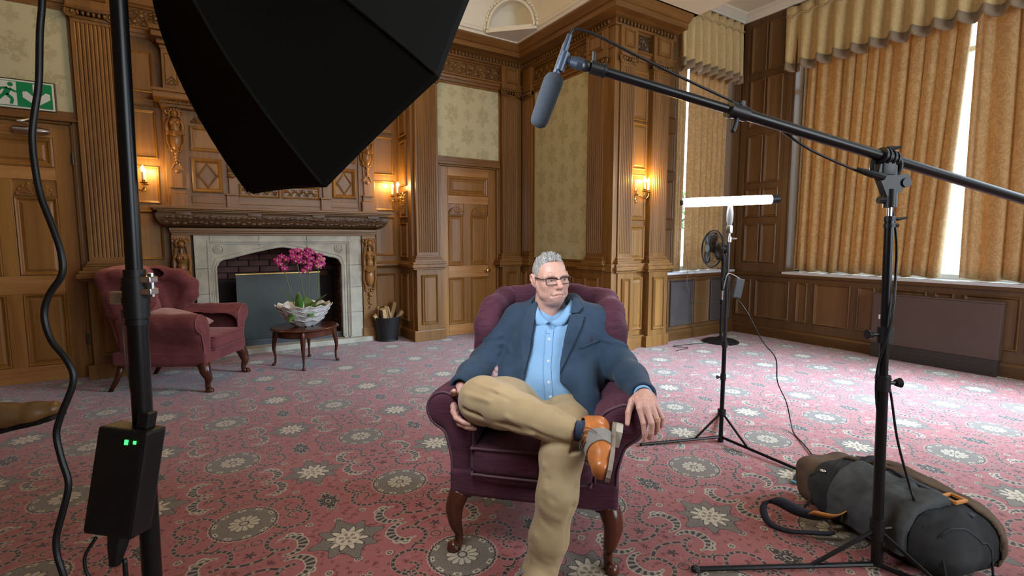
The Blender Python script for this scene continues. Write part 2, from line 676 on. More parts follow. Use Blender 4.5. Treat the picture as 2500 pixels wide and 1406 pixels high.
# ------------------------------------------------------------------ wall frames: local x along, y into the wall, z up
YB, YR, XS, YP, XR = 5.65, 6.05, 3.80, 3.95, 6.05
M_BACK = frame((0, YB, 0), (1, 0, 0), (0, 1, 0))
M_REC = frame((0, YR, 0), (1, 0, 0), (0, 1, 0))
M_SIDE = frame((XS, YB, 0), (0, -1, 0), (1, 0, 0))
M_PIER = frame((0, YP, 0), (1, 0, 0), (0, 1, 0))
M_BAY = frame((0, YP + 0.03, 0), (1, 0, 0), (0, 1, 0))
M_RIGHT = frame((XR, YP + 0.03, 0), (0, -1, 0), (1, 0, 0))
REC0, REC1 = -0.46, 2.20
M_RETR = frame((REC1, YB, 0), (0, -1, 0), (1, 0, 0))     # x runs from 0 towards the room: use negative x
M_RETL = frame((REC0, YB, 0), (0, 1, 0), (-1, 0, 0))


def structure(name, M, boxes, m, b=0):
    q = MB(M)
    for k in boxes: q.box(*k, b)
    return q.done(name, m, None, kind='structure')


# floor and outer shell
q = MB()
q.box(-3.4, 6.6, -4.4, 6.7, -0.1, 0.0)
floor = q.done('floor', CARPET, kind='structure')
wall_left = structure('wall_left', Matrix(), [(-3.4, -3.2, -4.4, 5.65, 0, 4.5)], OAK_V)
wall_front = structure('wall_front', Matrix(), [(-3.2, 0.9, -4.3, -4.1, 0, 4.5), (4.3, 6.3, -4.3, -4.1, 0, 4.5), (0.9, 4.3, -4.3, -4.1, 0, 0.8), (0.9, 4.3, -4.3, -4.1, 3.6, 4.5)], OAK_V)

D1R, D2L, D2R = -0.80, 2.555, 3.395
DH1, DH2 = 2.20, 2.135
wall_back = structure('wall_back', M_BACK, [
    (-3.2, D1R - 0.90, 0, 0.25, 0, 4.5), (D1R - 0.90, D1R, 0, 0.25, DH1, 4.5), (D1R, REC0, 0, 0.4, 0, 4.5),
    (REC1, D2L, 0, 0.4, 0, 4.5), (D2L, D2R, 0, 0.25, DH2, 4.5), (D2R, XS + 0.2, 0, 0.25, 0, 4.5)], OAK_V)
wall_recess = structure('wall_recess', M_REC, [
    (REC0 - .2, 0.18, 0, 0.15, 0, 4.5), (1.47, REC1 + .2, 0, 0.15, 0, 4.5), (0.18, 1.47, 0, 0.15, 1.16, 4.5)], OAK_V)
wall_side = structure('wall_side', M_SIDE, [(-0.2, YB - YP - 0.03, 0, 0.2, 0, 4.5)], OAK_V)
wall_pier = structure('wall_pier', M_PIER, [(XS + 0.004, 4.62, 0, 0.3, 0, 4.5)], OAK_V)
W2 = (4.83, 5.90)
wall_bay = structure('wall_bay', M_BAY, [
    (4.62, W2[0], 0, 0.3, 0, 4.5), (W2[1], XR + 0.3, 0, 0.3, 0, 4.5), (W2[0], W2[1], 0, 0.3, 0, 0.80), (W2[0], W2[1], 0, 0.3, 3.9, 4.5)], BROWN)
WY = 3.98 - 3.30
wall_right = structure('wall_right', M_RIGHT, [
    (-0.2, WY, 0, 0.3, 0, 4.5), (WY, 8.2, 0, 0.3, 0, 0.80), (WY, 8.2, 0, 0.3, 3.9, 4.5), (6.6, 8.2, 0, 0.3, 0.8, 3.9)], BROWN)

# panels -------------------------------------------------------------
def panel(M, x0, x1, z0, z1, parent, m=None, y=0.0, raised=True, w=0.030, name='panel', bev=0.035, h=0.022):
    i = lambda k, d: (x0 + k, x1 - k, z0 + k, z1 - k, y - d)
    R = [i(0, 0), i(0.002, h * .7), i(w * .3, h), i(w * .62, h * .75), i(w * .8, h * .28), i(w, 0.002)]
    if raised:
        R += [i(w + 0.004, 0.002), i(w + 0.006, 0.005), i(w + bev, 0.012), i(w + bev + 0.002, 0.015)]
    q = MB(M)
    q.rects(R)
    return q.done(name, m or OAK_P, parent)


def fluted(q, x0, x1, z0, z1, y0, y1, n):
    """shaft with n flutes; front at y0, back at y1"""
    w = x1 - x0
    mgn = w * 0.06
    p = (w - 2 * mgn) / n
    poly = [(x0, y1), (x0, y0), (x0 + mgn, y0)]
    for k in range(n):
        a = x0 + mgn + p * k
        for t in range(5):
            g = math.pi * (t + 0.0) / 4
            poly.append((a + p * 0.12 + p * 0.76 * t / 4, y0 + p * 0.36 * math.sin(g)))
        poly.append((a + p, y0))
    poly += [(x1, y0), (x1, y1)]
    A = [q.v((x, y, z0)) for x, y in poly]
    B = [q.v((x, y, z1)) for x, y in poly]
    for i in range(len(poly) - 1):
        q.face([A[i], A[i + 1], B[i + 1], B[i]])
    # square stops at the ends of the flutes
    q.box(x0, x1, y0 - 0.001, y1, z0 - 0.03, z0 + 0.005)
    q.box(x0, x1, y0 - 0.001, y1, z1 - 0.005, z1 + 0.03)


def stack(q, x0, x1, y1, levels):
    """mouldings of a pedestal: list of (z0, z1, projection)"""
    for z0, z1, p in levels:
        q.box(x0 - max(0, p - 0.06) * 0.8, x1 + max(0, p - 0.06) * 0.8, -p, y1, z0, z1, 0.006)


CAP0, CAP1 = 3.02, 3.13


def pilaster(M, x0, x1, parent, n=8, pr=0.07, ped=True, sides=0.0):
    """fluted pilaster: pedestal with a panel, moulded base, shaft, scrolled capital, block above"""
    q = MB(M)
    fluted(q, x0, x1, 1.06, CAP0, -pr, 0.0, n)
    p = q.done('pilaster', OAK_V, parent)
    q = MB(M)
    stack(q, x0, x1, 0, [(0.95, 0.985, pr + 0.045), (0.985, 1.005, pr + 0.028), (1.005, 1.03, pr + 0.014)])
    q.done('base_moulding', OAK_H, p)
    if ped:
        q = MB(M)
        q.box(x0 - 0.02, x1 + 0.02, -pr - 0.03, 0, 0.0, 0.90, 0.004)
        stack(q, x0 - 0.02, x1 + 0.02, 0, [(0.0, 0.13, pr + 0.042), (0.86, 0.885, pr + 0.045), (0.885, 0.925, pr + 0.075), (0.925, 0.955, pr + 0.055)])
        q.done('pedestal', OAK_V, p)
        panel(M, x0 + 0.035, x1 - 0.035, 0.20, 0.80, p, y=-pr - 0.03, w=0.024, bev=0.012)
    # capital: neck, egg band and two volutes
    q = MB(M)
    c = (x0 + x1) / 2
    w = x1 - x0
    q.box(x0 - 0.01, x1 + 0.01, -pr - 0.012, 0, CAP0 + 0.02, CAP0 + 0.045, 0.004)
    q.box(x0 - 0.025, x1 + 0.025, -pr - 0.045, 0, CAP1 - 0.025, CAP1, 0.006)
    k = max(4, int(w / 0.035))
    for i in range(k):
        q.ball((x0 + w * (i + 0.5) / k, -pr - 0.018, CAP0 + 0.066), 0.019, 0.75, 1, 1.1, 8, 6)
    for sx in (-1, 1):
        o = (c + sx * (w / 2 - 0.005), -pr - 0.02, CAP0 + 0.062)
        q.ring(o, (0, 1, 0), 0.032, 0.011, 14, 6)
        q.ring(o, (0, 1, 0), 0.014, 0.009, 10, 6)
    q.tube(spline([(x0 + 0.02, -pr - 0.03, CAP0 + 0.095), (c, -pr - 0.04, CAP0 + 0.083), (x1 - 0.02, -pr - 0.03, CAP0 + 0.095)], 4), 0.011, 6)
    q.done('capital', OAK_C, p, 40)
    # entablature block
    q = MB(M)
    q.box(x0 - 0.02, x1 + 0.02, -pr - 0.02, 0, CAP1, 3.40, 0.004)
    q.done('block', OAK_V, p)
    if w > 0.2: panel(M, x0 + 0.03, x1 - 0.03, 3.20, 3.38, p, y=-pr - 0.02, w=0.02, bev=0.015)
    return p


PB = [(-0.755, -0.475), (2.235, 2.515), (3.425, 3.665)]
for a, b_ in PB: pilaster(M_BACK, a, b_, wall_back, 9 if b_ < 3 else 7)
# side wall: x is distance from the back wall
pilaster(M_SIDE, 0.035, 0.235, wall_side, 6, 0.05)
pilaster(M_SIDE, 1.335, 1.625, wall_side, 8, 0.05)
# pier: two pilasters with panels between
pilaster(M_PIER, 3.825, 4.025, wall_pier, 7, 0.06)
pilaster(M_PIER, 4.310, 4.575, wall_pier, 8, 0.06)
q = MB()
q.box(XS - 0.045, XS + 0.02, YP - 0.045, YP + 0.12, 0.0, 3.40, 0.004)
q.box(XS - 0.09, XS + 0.02, YP - 0.09, YP + 0.12, 0.87, 0.955, 0.006).box(XS - 0.075, XS + 0.02, YP - 0.075, YP + 0.12, 0.0, 0.87, 0.004)
q.done('corner_post', OAK_V, wall_pier)
for z0, z1 in ((2.50, 3.02), (1.98, 2.48), (1.43, 1.93), (0.99, 1.37)):
    panel(M_PIER, 4.055, 4.280, z0, z1, wall_pier, bev=0.02)
panel(M_PIER, 4.065, 4.27, 0.20, 0.80, wall_pier)
q = MB(M_PIER)
q.box(4.04, 4.30, -0.045, 0, 0.0, 0.14, 0.004).box(4.04, 4.30, -0.06, 0, 0.865, 0.955, 0.006)
q.done('dado_rail', OAK_H, wall_pier)

# carved frieze between the blocks: raised leaf work on a sunk ground
def carved(M, x0, x1, z0, z1, parent, y=0.0, m=None, name='carving', d=0.016, step=0.055, seed=1):
    rr = random.Random(seed)
    q = MB(M)
    q.box(x0, x1, y - 0.005, y, z0, z1)
    n = max(1, int((x1 - x0) / step))
    zc, hz = (z0 + z1) / 2, (z1 - z0) / 2
    pts = [(x0 + (x1 - x0) * i / (n * 4), y - 0.01, zc + hz * 0.45 * math.sin(i * math.pi / 4)) for i in range(n * 4 + 1)]
    q.tube(pts, 0.007, 5)
    for i in range(n):
        c = x0 + (x1 - x0) * (i + 0.5) / n
        s = 1 if i % 2 else -1
        q.ball((c, y - 0.008, zc - s * hz * 0.35), min(hz * 0.38, 0.034), 1, 0.5, 1, 8, 5)
        for k in range(5):
            g = k * 1.2566 + rr.random()
            r = min(hz * 0.42, 0.036)
            q.ball((c + r * math.cos(g), y - 0.006, zc - s * hz * 0.35 + r * math.sin(g)), r * 0.48, 1, 0.55, 1, 6, 4)
        q.ball((c + step * 0.4, y - 0.006, zc + s * hz * 0.62), min(hz * .24, .022), 1.6, 0.5, 0.8, 6, 4)
    return q.done(name, m or OAK_C, parent, 50)


carved(M_BACK, 2.54, 3.40, 3.21, 3.38, wall_back, seed=2)
carved(M_BACK, -2.2, -0.78, 3.21, 3.38, wall_back, seed=3)
carved(M_REC, REC0 + 0.02, REC1 - 0.02, 3.21, 3.38, wall_recess, seed=4)
carved(M_SIDE, 0.26, 1.31, 3.21, 3.38, wall_side, seed=5)
carved(M_PIER, 4.045, 4.29, 3.21, 3.40, wall_pier, m=OAK_D, seed=6, step=0.06)

# continuous mouldings round the room
PATH = [(-3.2, YB), (REC0, YB), (REC0, YR), (REC1, YR), (REC1, YB), (XS, YB), (XS, YP), (4.66, YP)]


def trim(n, path, prof, m):
    q = MB()
    q.sweep(path, prof)
    return q.done('trim_%d' % n, m, kind='structure')


trim(1, PATH, [(0, 3.12), (0.015, 3.12), (0.02, 3.15), (0.035, 3.155), (0.04, 3.185), (0.06, 3.19), (0.06, 3.205), (0, 3.205)], OAK_H)
trim(2, PATH, [(0, 3.385), (0.02, 3.385), (0.03, 3.40), (0.055, 3.41), (0.06, 3.42), (0.06, 3.465), (0.10, 3.475), (0.135, 3.485), (0.215, 3.49), (0.215, 3.545), (0.235, 3.55), (0.26, 3.575), (0.285, 3.60), (0.285, 3.62), (0, 3.62)], OAK_H)
# egg-and-dart row under the cornice, one block each
def dentils(M, x0, x1, parent, y, n):
    q0 = MB()
    q0.box(-0.012, 0.012, -0.03, 0.0, -0.020, 0.020, 0.006)
    q0.ball((0, -0.03, -0.002), 0.011, 1, 0.8, 1.4, 6, 5)
    base = q0.done('dentil', OAK_C, parent, local=True)
    Mi = wm(parent).inverted() @ M
    for i in range(n):
        o = base if i == 0 else base.copy()
        if i: COL.objects.link(o); o.parent = parent
        o.matrix_basis = Mi @ Matrix.Translation((x0 + (x1 - x0) * (i + 0.5) / n, y, 3.442))


dentils(M_BACK, 2.22, XS - 0.06, wall_back, -0.058, 32)
dentils(M_BACK, -1.7, REC0, wall_back, -0.058, 24)
dentils(M_SIDE, 0.06, 1.70, wall_side, -0.058, 34)
dentils(M_PIER, XS - 0.04, 4.62, wall_pier, -0.058, 17)

DADO = [(0, 0.865), (0.02, 0.868), (0.03, 0.88), (0.055, 0.90), (0.055, 0.925), (0.03, 0.935), (0.02, 0.955), (0, 0.955)]
trim(3, [(D2R + 0.03, YB), (XS, YB), (XS, YP), (XS + 0.05, YP)], DADO, OAK_H)
trim(4, [(REC0, YB + 0.02), (REC0, YR), (-0.2, YR)], DADO, OAK_H)
trim(5, [(1.87, YR), (REC1, YR), (REC1, YB)], DADO, OAK_H)
BASE = [(0, 0), (0.03, 0), (0.03, 0.10), (0.022, 0.12), (0.01, 0.13), (0, 0.13)]


def baseboard(n, path, m=OAK_H):
    q = MB()
    q.sweep(path, BASE)
    return q.done('baseboard_' + n, m, kind='structure')


baseboard('side', [(D2R + 0.03, YB), (XS, YB), (XS, YP), (XS + .02, YP)])
baseboard('recess', [(1.86, YR), (REC1, YR), (REC1, YB)])
baseboard('bay', [(4.62, YP + 0.03), (XR, YP + 0.03), (XR, -4)], SKIRT)

# wallpaper above the doors and on the side wall
def paper(M, x0, x1, z0, z1, parent):
    q = MB(M)
    q.box(x0, x1, -0.006, 0, z0, z1)
    q.done('wallpaper', DAMASK, parent)
    q = MB(M)
    for k in ((x0 - .02, x0, z0 - .02, z1 + .02), (x1, x1 + .02, z0 - .02, z1 + .02), (x0, x1, z0 - .02, z0), (x0, x1, z1, z1 + .02)):
        q.box(k[0], k[1], -0.014, 0, k[2], k[3])
    q.done('paper_frame', OAK_V, parent)


paper(M_BACK, 2.545, 3.40, 2.23, 3.085, wall_back)
paper(M_BACK, -2.4, -0.785, 2.285, 3.10, wall_back)
paper(M_SIDE, 0.265, 1.30, 0.985, 3.085, wall_side)
for k in range(4):
    panel(M_SIDE, 0.27 + k * 0.262, 0.50 + k * 0.262, 0.19, 0.80, wall_side)

# doors ---------------------------------------------------------------
def door(n, xl, xr, H, knob_side):
    M = frame((0, YB + 0.03, 0), (1, 0, 0), (0, 1, 0))
    w = xr - xl
    q = MB(M)
    q.box(xl + 0.02, xr - 0.02, 0.014, 0.06, 0.005, H - 0.02)
    d = q.done('door_%d' % n, PINE, kind='structure')
    st = 0.115 * w / 0.84
    xm0, xm1 = xl + w * 0.425, xl + w * 0.535
    L, R = xl + 0.02, xr - 0.02
    k = H / 2.135
    zt = [0.005, 0.14 * k, 0.74 * k, 0.89 * k, 1.665 * k, 1.765 * k, 2.005 * k, H - 0.02]
    q = MB(M)
    for a, b_, c, e in ((L, L + st, zt[0], zt[7]), (R - st, R, zt[0], zt[7]), (xm0, xm1, zt[1], zt[2]), (xm0, xm1, zt[3], zt[4])):
        q.box(a, b_, 0, 0.016, c, e, 0.003)
    q.done('stile', PINE, d)
    for a, b_ in ((zt[0], zt[1]), (zt[2], zt[3]), (zt[4], zt[5]), (zt[6], zt[7])):
        q = MB(M)
        q.box(L + st, R - st, 0, 0.016, a, b_, 0.003)
        q.done('rail', wood_h, d)
    cols = ((L + st, xm0), (xm1, R - st))
    panel(M, L + st, R - st, zt[5], zt[6], d, PINE_P, y=0.013, w=0.05, bev=0.02, h=0.02)
    for a, b_ in cols:
        panel(M, a, b_, zt[1], zt[2], d, PINE_P, y=0.013, w=0.03, bev=0.022)
        panel(M, a, b_, zt[3], zt[3] + (zt[4] - zt[3]) * 0.82, d, PINE_P, y=0.013, w=0.03, bev=0.022)
        # carved lunette above the tall panel
        q = MB(M)
        c, r = (a + b_) / 2, (b_ - a) * 0.44
        z0 = zt[3] + (zt[4] - zt[3]) * 0.83
        arc = [(c + r * math.cos(t), z0 + r * 0.92 * math.sin(t)) for t in [math.pi * i / 12 for i in range(13)]]
        q.prism(arc, -0.006, 0.014)
        arc2 = [(c + r * 0.8 * math.cos(t), z0 + 0.012 + r * 0.72 * math.sin(t)) for t in [math.pi * i / 12 for i in range(13)]]
        q.prism(arc2, -0.011, -0.004)
        for i in range(9):
            t = math.pi * (i + 0.5) / 9
            q.ball((c + r * 0.93 * math.cos(t), -0.006, z0 + r * 0.86 * math.sin(t)), 0.011, 1, 1, 1, 6, 4)
        for i in range(5):
            t = math.pi * (i + 0.5) / 5
            q.tube([(c, -0.010, z0 + 0.015), (c + r * 0.66 * math.cos(t), -0.013, z0 + 0.015 + r * 0.58 * math.sin(t))], 0.008, 5)
        q.done('lunette', PINE, d, 40)
    q = MB(M)
    for a, b_ in ((xl - 0.005, xl + 0.02), (xr - 0.02, xr + 0.005)):
        q.box(a, b_, -0.035, 0.06, 0, H, 0.004)
    q.box(xl, xr, -0.035, 0.06, H - 0.02, H, 0.004)
    q.done('frame', OAK_V, d)
    if knob_side:
        q = MB(M)
        kx = xr - 0.165
        q.lathe([(0.0, 0), (0.028, 0), (0.028, 0.006), (0.010, 0.010), (0.010, 0.035), (0.024, 0.042), (0.030, 0.056), (0.026, 0.070), (0.0, 0.076)], (kx, 0, 0.82), (0, -1, 0), 16)
        q.done('knob', BRASS, d, 40)
    else:
        q = MB(M)
        for z in (0.35, 1.90):
            q.box(xr - 0.028, xr - 0.004, -0.038, -0.03, z - 0.05, z + 0.05, 0.002)
            q.tube([(xr - 0.016, -0.04, z - 0.05), (xr - 0.016, -0.04, z + 0.05)], 0.007, 8)
        q.done('hinge', BRONZE, d)
        q = MB(M)
        q.lathe([(0, 0), (0.028, 0), (0.030, 0.02), (0.030, 0.17), (0.024, 0.19), (0.022, 0.22), (0, 0.22)], (xr - 0.37, -0.045, 2.105), (1, 0, 0), 14)
        q.box(xr - 0.33, xr - 0.19, -0.02, 0.0, 2.08, 2.13, 0.004)
        q.done('door_closer', STEEL, d, 40)
        q = MB(M)
        q.tube([(xr - 0.27, -0.045, 2.135), (xr - 0.27, -0.045, 2.165)], 0.008, 8)
        q.tube([(xr - 0.27, -0.05, 2.16), (xr - 0.33, -0.10, 2.165), (xr - 0.24, -0.04, 2.205)], 0.008, 6)
        q.done('closer_arm', STEEL, d)
    # lintel and jamb mouldings on the wall
    return d


wood_h = wood('door_rail_timber', (0.24, 0.095, 0.022), (0.50, 0.25, 0.08), 'h', s=0.5, contrast=1.3)
door(1, D1R - 0.90, D1R, DH1, False)
door(2, D2L, D2R, DH2, True)
q = MB(M_BACK)
q.box(D2L - 0.02, D2R + 0.02, -0.03, 0, DH2, DH2 + 0.03, 0.004).box(D2L - 0.02, D2R + 0.02, -0.016, 0, DH2 + 0.03, DH2 + 0.075, 0.004)
q.done('lintel', OAK_H, wall_back)
q = MB(M_BACK)
q.box(D1R - 0.95, D1R + 0.045, -0.04, 0, DH1 + 0.0, DH1 + 0.03, 0.005).box(D1R - 0.95, D1R + 0.04, -0.025, 0, DH1 + 0.03, DH1 + 0.08, 0.004)
q.done('lintel', OAK_H, wall_back)

# ceiling -------------------------------------------------------------
q = MB()
prof = [(0.0, 3.62), (0.30, 3.62), (0.31, 3.645), (0.33, 3.65), (0.335, 3.68)] + [(0.34 + 0.85 * (1 - math.cos(t)), 3.68 + 0.62 * math.sin(t)) for t in [math.pi / 2 * i / 10 for i in range(11)]] + [(1.19, 4.5), (0, 4.5)]
q.sweep([(-3.2, YB), (XS - 0.005, YB), (XS - 0.005, -4.2)], prof)
q.box(-3.2, XS - 1.0, -4.2, YB - 1.0, 4.30, 4.5)
ceiling = q.done('ceiling', PLASTER, kind='structure', smooth=30)
q = MB()
q.box(XS - 0.30, 4.72, -4.2, YP - 0.16, 3.622, 4.5).box(XS - 0.3, 4.72, YP - 0.3, YP, 3.622, 4.5)
q.done('soffit', PLASTER, ceiling)
q = MB()
q.box(4.72, XR + 0.1, -4.2, YP + 0.04, 4.02, 4.5)
q.sweep([(4.6, YP + 0.03), (XR, YP + 0.03), (XR, -4)], [(0, 3.93), (0.02, 3.93), (0.03, 3.95), (0.07, 3.985), (0.10, 4.0), (0.10, 4.03), (0, 4.03)])
q.done('bay_ceiling', PLASTER, ceiling)

# plaster arch across the corner of the cove, with its leaf band and niche
cc = Vector((XS - 0.335, YB - 0.335, 3.66))
dgn = Vector((1, -1, 0)).normalized()
nrm = Vector((-1, -1, 0)).normalized()
ctr = cc + nrm * 0.30
M_ARCH = frame(ctr, dgn, -nrm)


def half_ring(q, r0, r1, y0, y1, n=24):
    A = [(r0, y0), (r1, y0), (r1, y1), (r0, y1)]
    rows = []
    for i in range(n + 1):
        t = math.pi * i / n
        rows.append([(r * math.cos(t), y, r * 1.12 * math.sin(t)) for r, y in A])
    q.grid(rows, close=True)


q = MB(M_ARCH)
half_ring(q, 0.27, 0.405, -0.02, 0.25)
half_ring(q, 0.262, 0.285, -0.04, 0.1)
for a, b_, y in ((0.385, 0.41, -0.055), (0.41, 0.435, -0.035), (0.435, 0.46, -0.015)):
    half_ring(q, a, b_, y, 0.25)
q.done('arch', PLASTER, ceiling, 40)
q = MB(M_ARCH)
rr = random.Random(3)
for i in range(26):
    t = math.pi * (i + 0.5) / 26
    for k in range(2):
        r = 0.315 + 0.045 * k + rr.uniform(-.008, .008)
        q.ball((r * math.cos(t), -0.028, r * 1.12 * math.sin(t)), 0.022, 1, 0.9, 1.2, 6, 4, Matrix.Rotation(-t + rr.uniform(-1, 1), 3, 'Y'))
q.done('leaf_band', PLASTER, ceiling, 60)
q = MB(M_ARCH)
apex = (0, 0.30, 0.0)
N = 16
rim = [(0.275 * math.cos(math.pi * i / N), 0.02, 0.275 * 1.12 * math.sin(math.pi * i / N)) for i in range(N + 1)]
mid_ = [(p[0] * 0.6, 0.20, p[2] * 0.8) for p in rim]
q.grid([rim, mid_, [(0, 0.32, 0.02 + 0.14 * math.sin(math.pi * i / N)) for i in range(N + 1)]])
q.box(-0.30, 0.30, -0.02, 0.3, -0.03, 0.02)
q.done('niche', PLASTER, ceiling, 40)
# ------------------------------------------------------------------ recess panelling
for M_, xs in ((M_REC, ((-0.43, -0.235), (1.875, 2.13))),):
    for a, b_ in xs:
        for z0, z1 in ((2.62, 3.0), (2.0, 2.46), (1.57, 1.93), (1.02, 1.50), (0.22, 0.80)):
            panel(M_, a, b_, z0, z1, wall_recess, raised=False, w=0.026)
        panel(M_, a, b_, 2.49, 2.56, wall_recess, raised=False, w=0.014, h=0.012)
for z0, z1 in ((2.45, 3.0), (1.86, 2.40), (1.48, 1.80), (1.0, 1.42), (0.22, 0.80)):
    panel(M_RETR, -0.35, -0.12, z0, z1, wall_recess, w=0.026, bev=0.02)
    panel(M_RETL, 0.12, 0.35, z0, z1, wall_recess, w=0.026, bev=0.02)

# ------------------------------------------------------------------ fireplace
fp = thing('fireplace', 'grey stone fireplace with arched opening and carved dark oak mantelpiece', 'fireplace', (0.83, 5.95, 0))
M_F = frame((0, 5.98, 0), (1, 0, 0), (0, 1, 0))
XL, XRt, SPR, APX = 0.190, 1.465, 0.93, 1.145


def arch_z(x):
    """four-centred opening"""
    c = (XL + XRt) / 2
    t = abs(x - c) / ((XRt - XL) / 2)
    if t >= 1: return 0.0
    if t > 0.82:
        k = (t - 0.82) / 0.18
        return SPR + 0.095 * math.sqrt(max(0, 1 - k * k)) * 1.0
    return SPR + 0.095 + (APX - SPR - 0.095) * (1 - (t / 0.82) ** 1.25)


xs = [XL + (XRt - XL) * i / 40 for i in range(41)]
# surround built of separate dressed stones: jambs in courses, spandrel and lintel stones
def stone(poly, y0, y1, nm='stone'):
    q = MB(M_F)
    q.prism(poly, y0, y1)
    bmesh.ops.bevel(q.bm, geom=[e for e in q.bm.edges], offset=0.003, segments=1, affect='EDGES')
    return q.done(nm, STONE, fp)


g = 0.0015
for z0, z1 in ((0.06, 0.36), (0.36, 0.66), (0.66, 0.92)):
    stone([(0.01, z0 + g), (0.145, z0 + g), (0.145, z1 - g), (0.01, z1 - g)], -0.02, 0.10)
    stone([(1.53, z0 + g), (1.685, z0 + g), (1.685, z1 - g), (1.53, z1 - g)], -0.02, 0.10)
    stone([(0.145, z0 + g), (XL, z0 + g), (XL, z1 - g), (0.145, z1 - g)], 0.0, 0.14)
    stone([(XRt, z0 + g), (1.53, z0 + g), (1.53, z1 - g), (XRt, z1 - g)], 0.0, 0.14)
stone([(0.01, 0.92 + g), (0.145, 0.92 + g), (0.145, 1.262), (0.01, 1.262)], -0.02, 0.10)
stone([(1.53, 0.92 + g), (1.685, 0.92 + g), (1.685, 1.262), (1.53, 1.262)], -0.02, 0.10)
for a, b_ in ((0.145, 0.60), (0.60, 1.08), (1.08, 1.53)):
    stone([(a + g, 1.185), (b_ - g, 1.185), (b_ - g, 1.262), (a + g, 1.262)], -0.02, 0.10)
    top = 1.185
    lo = [(x, max(arch_z(x), 0.92)) for x in [a + g + (b_ - a - 2 * g) * i / 16 for i in range(17)]]
    stone(lo + [(b_ - g, top), (a + g, top)], 0.0, 0.14)
# hollow moulding that follows the opening, and the square hood mould
q = MB(M_F)
path = [(XL, 0.08)] + [(XL, 0.5), (XL, SPR)] + [(x, arch_z(x)) for x in xs[1:-1]] + [(XRt, SPR), (XRt, 0.5), (XRt, 0.08)]
q.tube([(x, 0.004, z) for x, z in path], 0.014, 6)
q.tube([(x + (0.024 if x > 0.83 else -0.024), 0.0, z + (0.026 if z > SPR else 0.0)) for x, z in path], 0.010, 6)
q.tube([(0.152, -0.004, 0.08), (0.152, -0.004, 1.178), (1.523, -0.004, 1.178), (1.523, -0.004, 0.08)], 0.012, 6)
q.tube([(0.128, -0.022, 0.08), (0.128, -0.022, 1.202), (1.547, -0.022, 1.202), (1.547, -0.022, 0.08)], 0.009, 6)
q.done('stone_moulding', STONE, fp, 50)
for x in (0.225, 1.43):
    q = MB(M_F)
    c = (x, -0.004, 1.118)
    q.ring(c, (0, 1, 0), 0.042, 0.008, 18, 6)
    for i in range(6):
        q.ball((x + 0.022 * math.cos(i * 1.047), -0.006, 1.118 + 0.022 * math.sin(i * 1.047)), 0.014, 1, 0.6, 1, 6, 4)
    q.ball((x, -0.01, 1.118), 0.011, 1, 1, 1, 6, 4)
    q.done('stone_rose', STONE, fp, 60)
# hearth
q = MB()
q.box(-0.03, 1.79, 5.895, 6.06, 0, 0.062, 0.008)
q.done('hearth', STONE, fp)
q = MB()
q.box(XL, XRt, 6.00, 6.50, 0.0, 0.055).box(XL + .01, XRt - .01, 6.045, 6.09, 0.055, 0.13, 0.006)
q.done('inner_hearth', SLATE, fp)
# firebox of single bricks
shell = MB()
shell.box(XL - 0.06, XL - 0.02, 6.06, 6.55, 0, 1.3).box(XRt + 0.02, XRt + 0.06, 6.06, 6.55, 0, 1.3).box(XL - .06, XRt + .06, 6.52, 6.56, 0, 1.3).box(XL - .06, XRt + .06, 6.06, 6.56, 1.26, 1.3)
shell.done('mortar', mat('sooty_mortar', (0.03, 0.02, 0.018), 0.95), fp)
q = MB()
q.box(-0.104, 0.104, -0.02, 0.02, -0.031, 0.031, 0.004)
brick0 = q.done('brick', BRICK, fp, local=True)
first = True
Fi = wm(fp).inverted()


def brick(x, y, z, rot, sx=1.0):
    global first
    o = brick0 if first else brick0.copy()
    if not first: COL.objects.link(o); o.parent = fp
    first = False
    j = RNG.uniform(-1, 1, 3)
    o.matrix_basis = Fi @ Matrix.Translation((x, y + j[0] * 0.003, z)) @ Matrix.Rotation(rot, 4, 'Z') @ Matrix.Diagonal((sx, 1, 1, 1))


for r in range(16):
    z = 0.095 + r * 0.071
    off = 0.11 if r % 2 else 0.0
    if z > 0.78:
        for i in range(7):
            x = XL + 0.02 + off + i * 0.218
            if x < XRt: brick(x, 6.505, z, 0)
    for i in range(2):
        y = 6.20 + i * 0.218 + (0.05 if r % 2 else 0)
        brick(XL - 0.012, y, z, math.pi / 2)
        brick(XRt + 0.012, y, z, math.pi / 2)
# mantelpiece
q = MB()
for k in ((-0.32, 2.02, 5.80, 1.515, 1.54), (-0.30, 2.00, 5.815, 1.500, 1.515), (-0.27, 1.97, 5.84, 1.485, 1.50)):
    q.box(k[0], k[1], k[2], 6.05, k[3], k[4], 0.005)
q.done('mantel_shelf', OAK_H, fp)
DK = OAK_D
q = MB()
zz = [(1.335, 0.0), (1.345, 0.045), (1.375, 0.085), (1.42, 0.115), (1.46, 0.12), (1.485, 0.105)]
rows = []
for z, p in zz:
    rows.append([(-0.165 - p, 6.05, z), (-0.165 - p, 5.96 - p, z), (1.865 + p, 5.96 - p, z), (1.865 + p, 6.05, z)])
q.grid(rows)
rr = random.Random(9)
for i in range(46):
    x = -0.22 + 2.14 * (i + .5) / 46
    for zc, pp in ((1.44, 0.122), (1.385, 0.095)):
        q.ball((x + rr.uniform(-.01, .01), 5.96 - pp, zc + rr.uniform(-.01, .01)), 0.022, 1.1, 0.45, 0.8, 6, 4)
q.done('mantel_frieze', DK, fp, 50)
for x in (-0.06, 0.56, 1.19, 1.80):
    q = MB()
    q.box(x - 0.065, x + 0.065, 5.83, 5.92, 1.455, 1.486, 0.004)
    for i in range(5):
        q.ball((x - 0.05 + i * 0.025, 5.845, 1.435), 0.016, 1, .7, 1.4, 6, 4)
    q.done('mantel_bracket', DK, fp, 50)
q = MB()
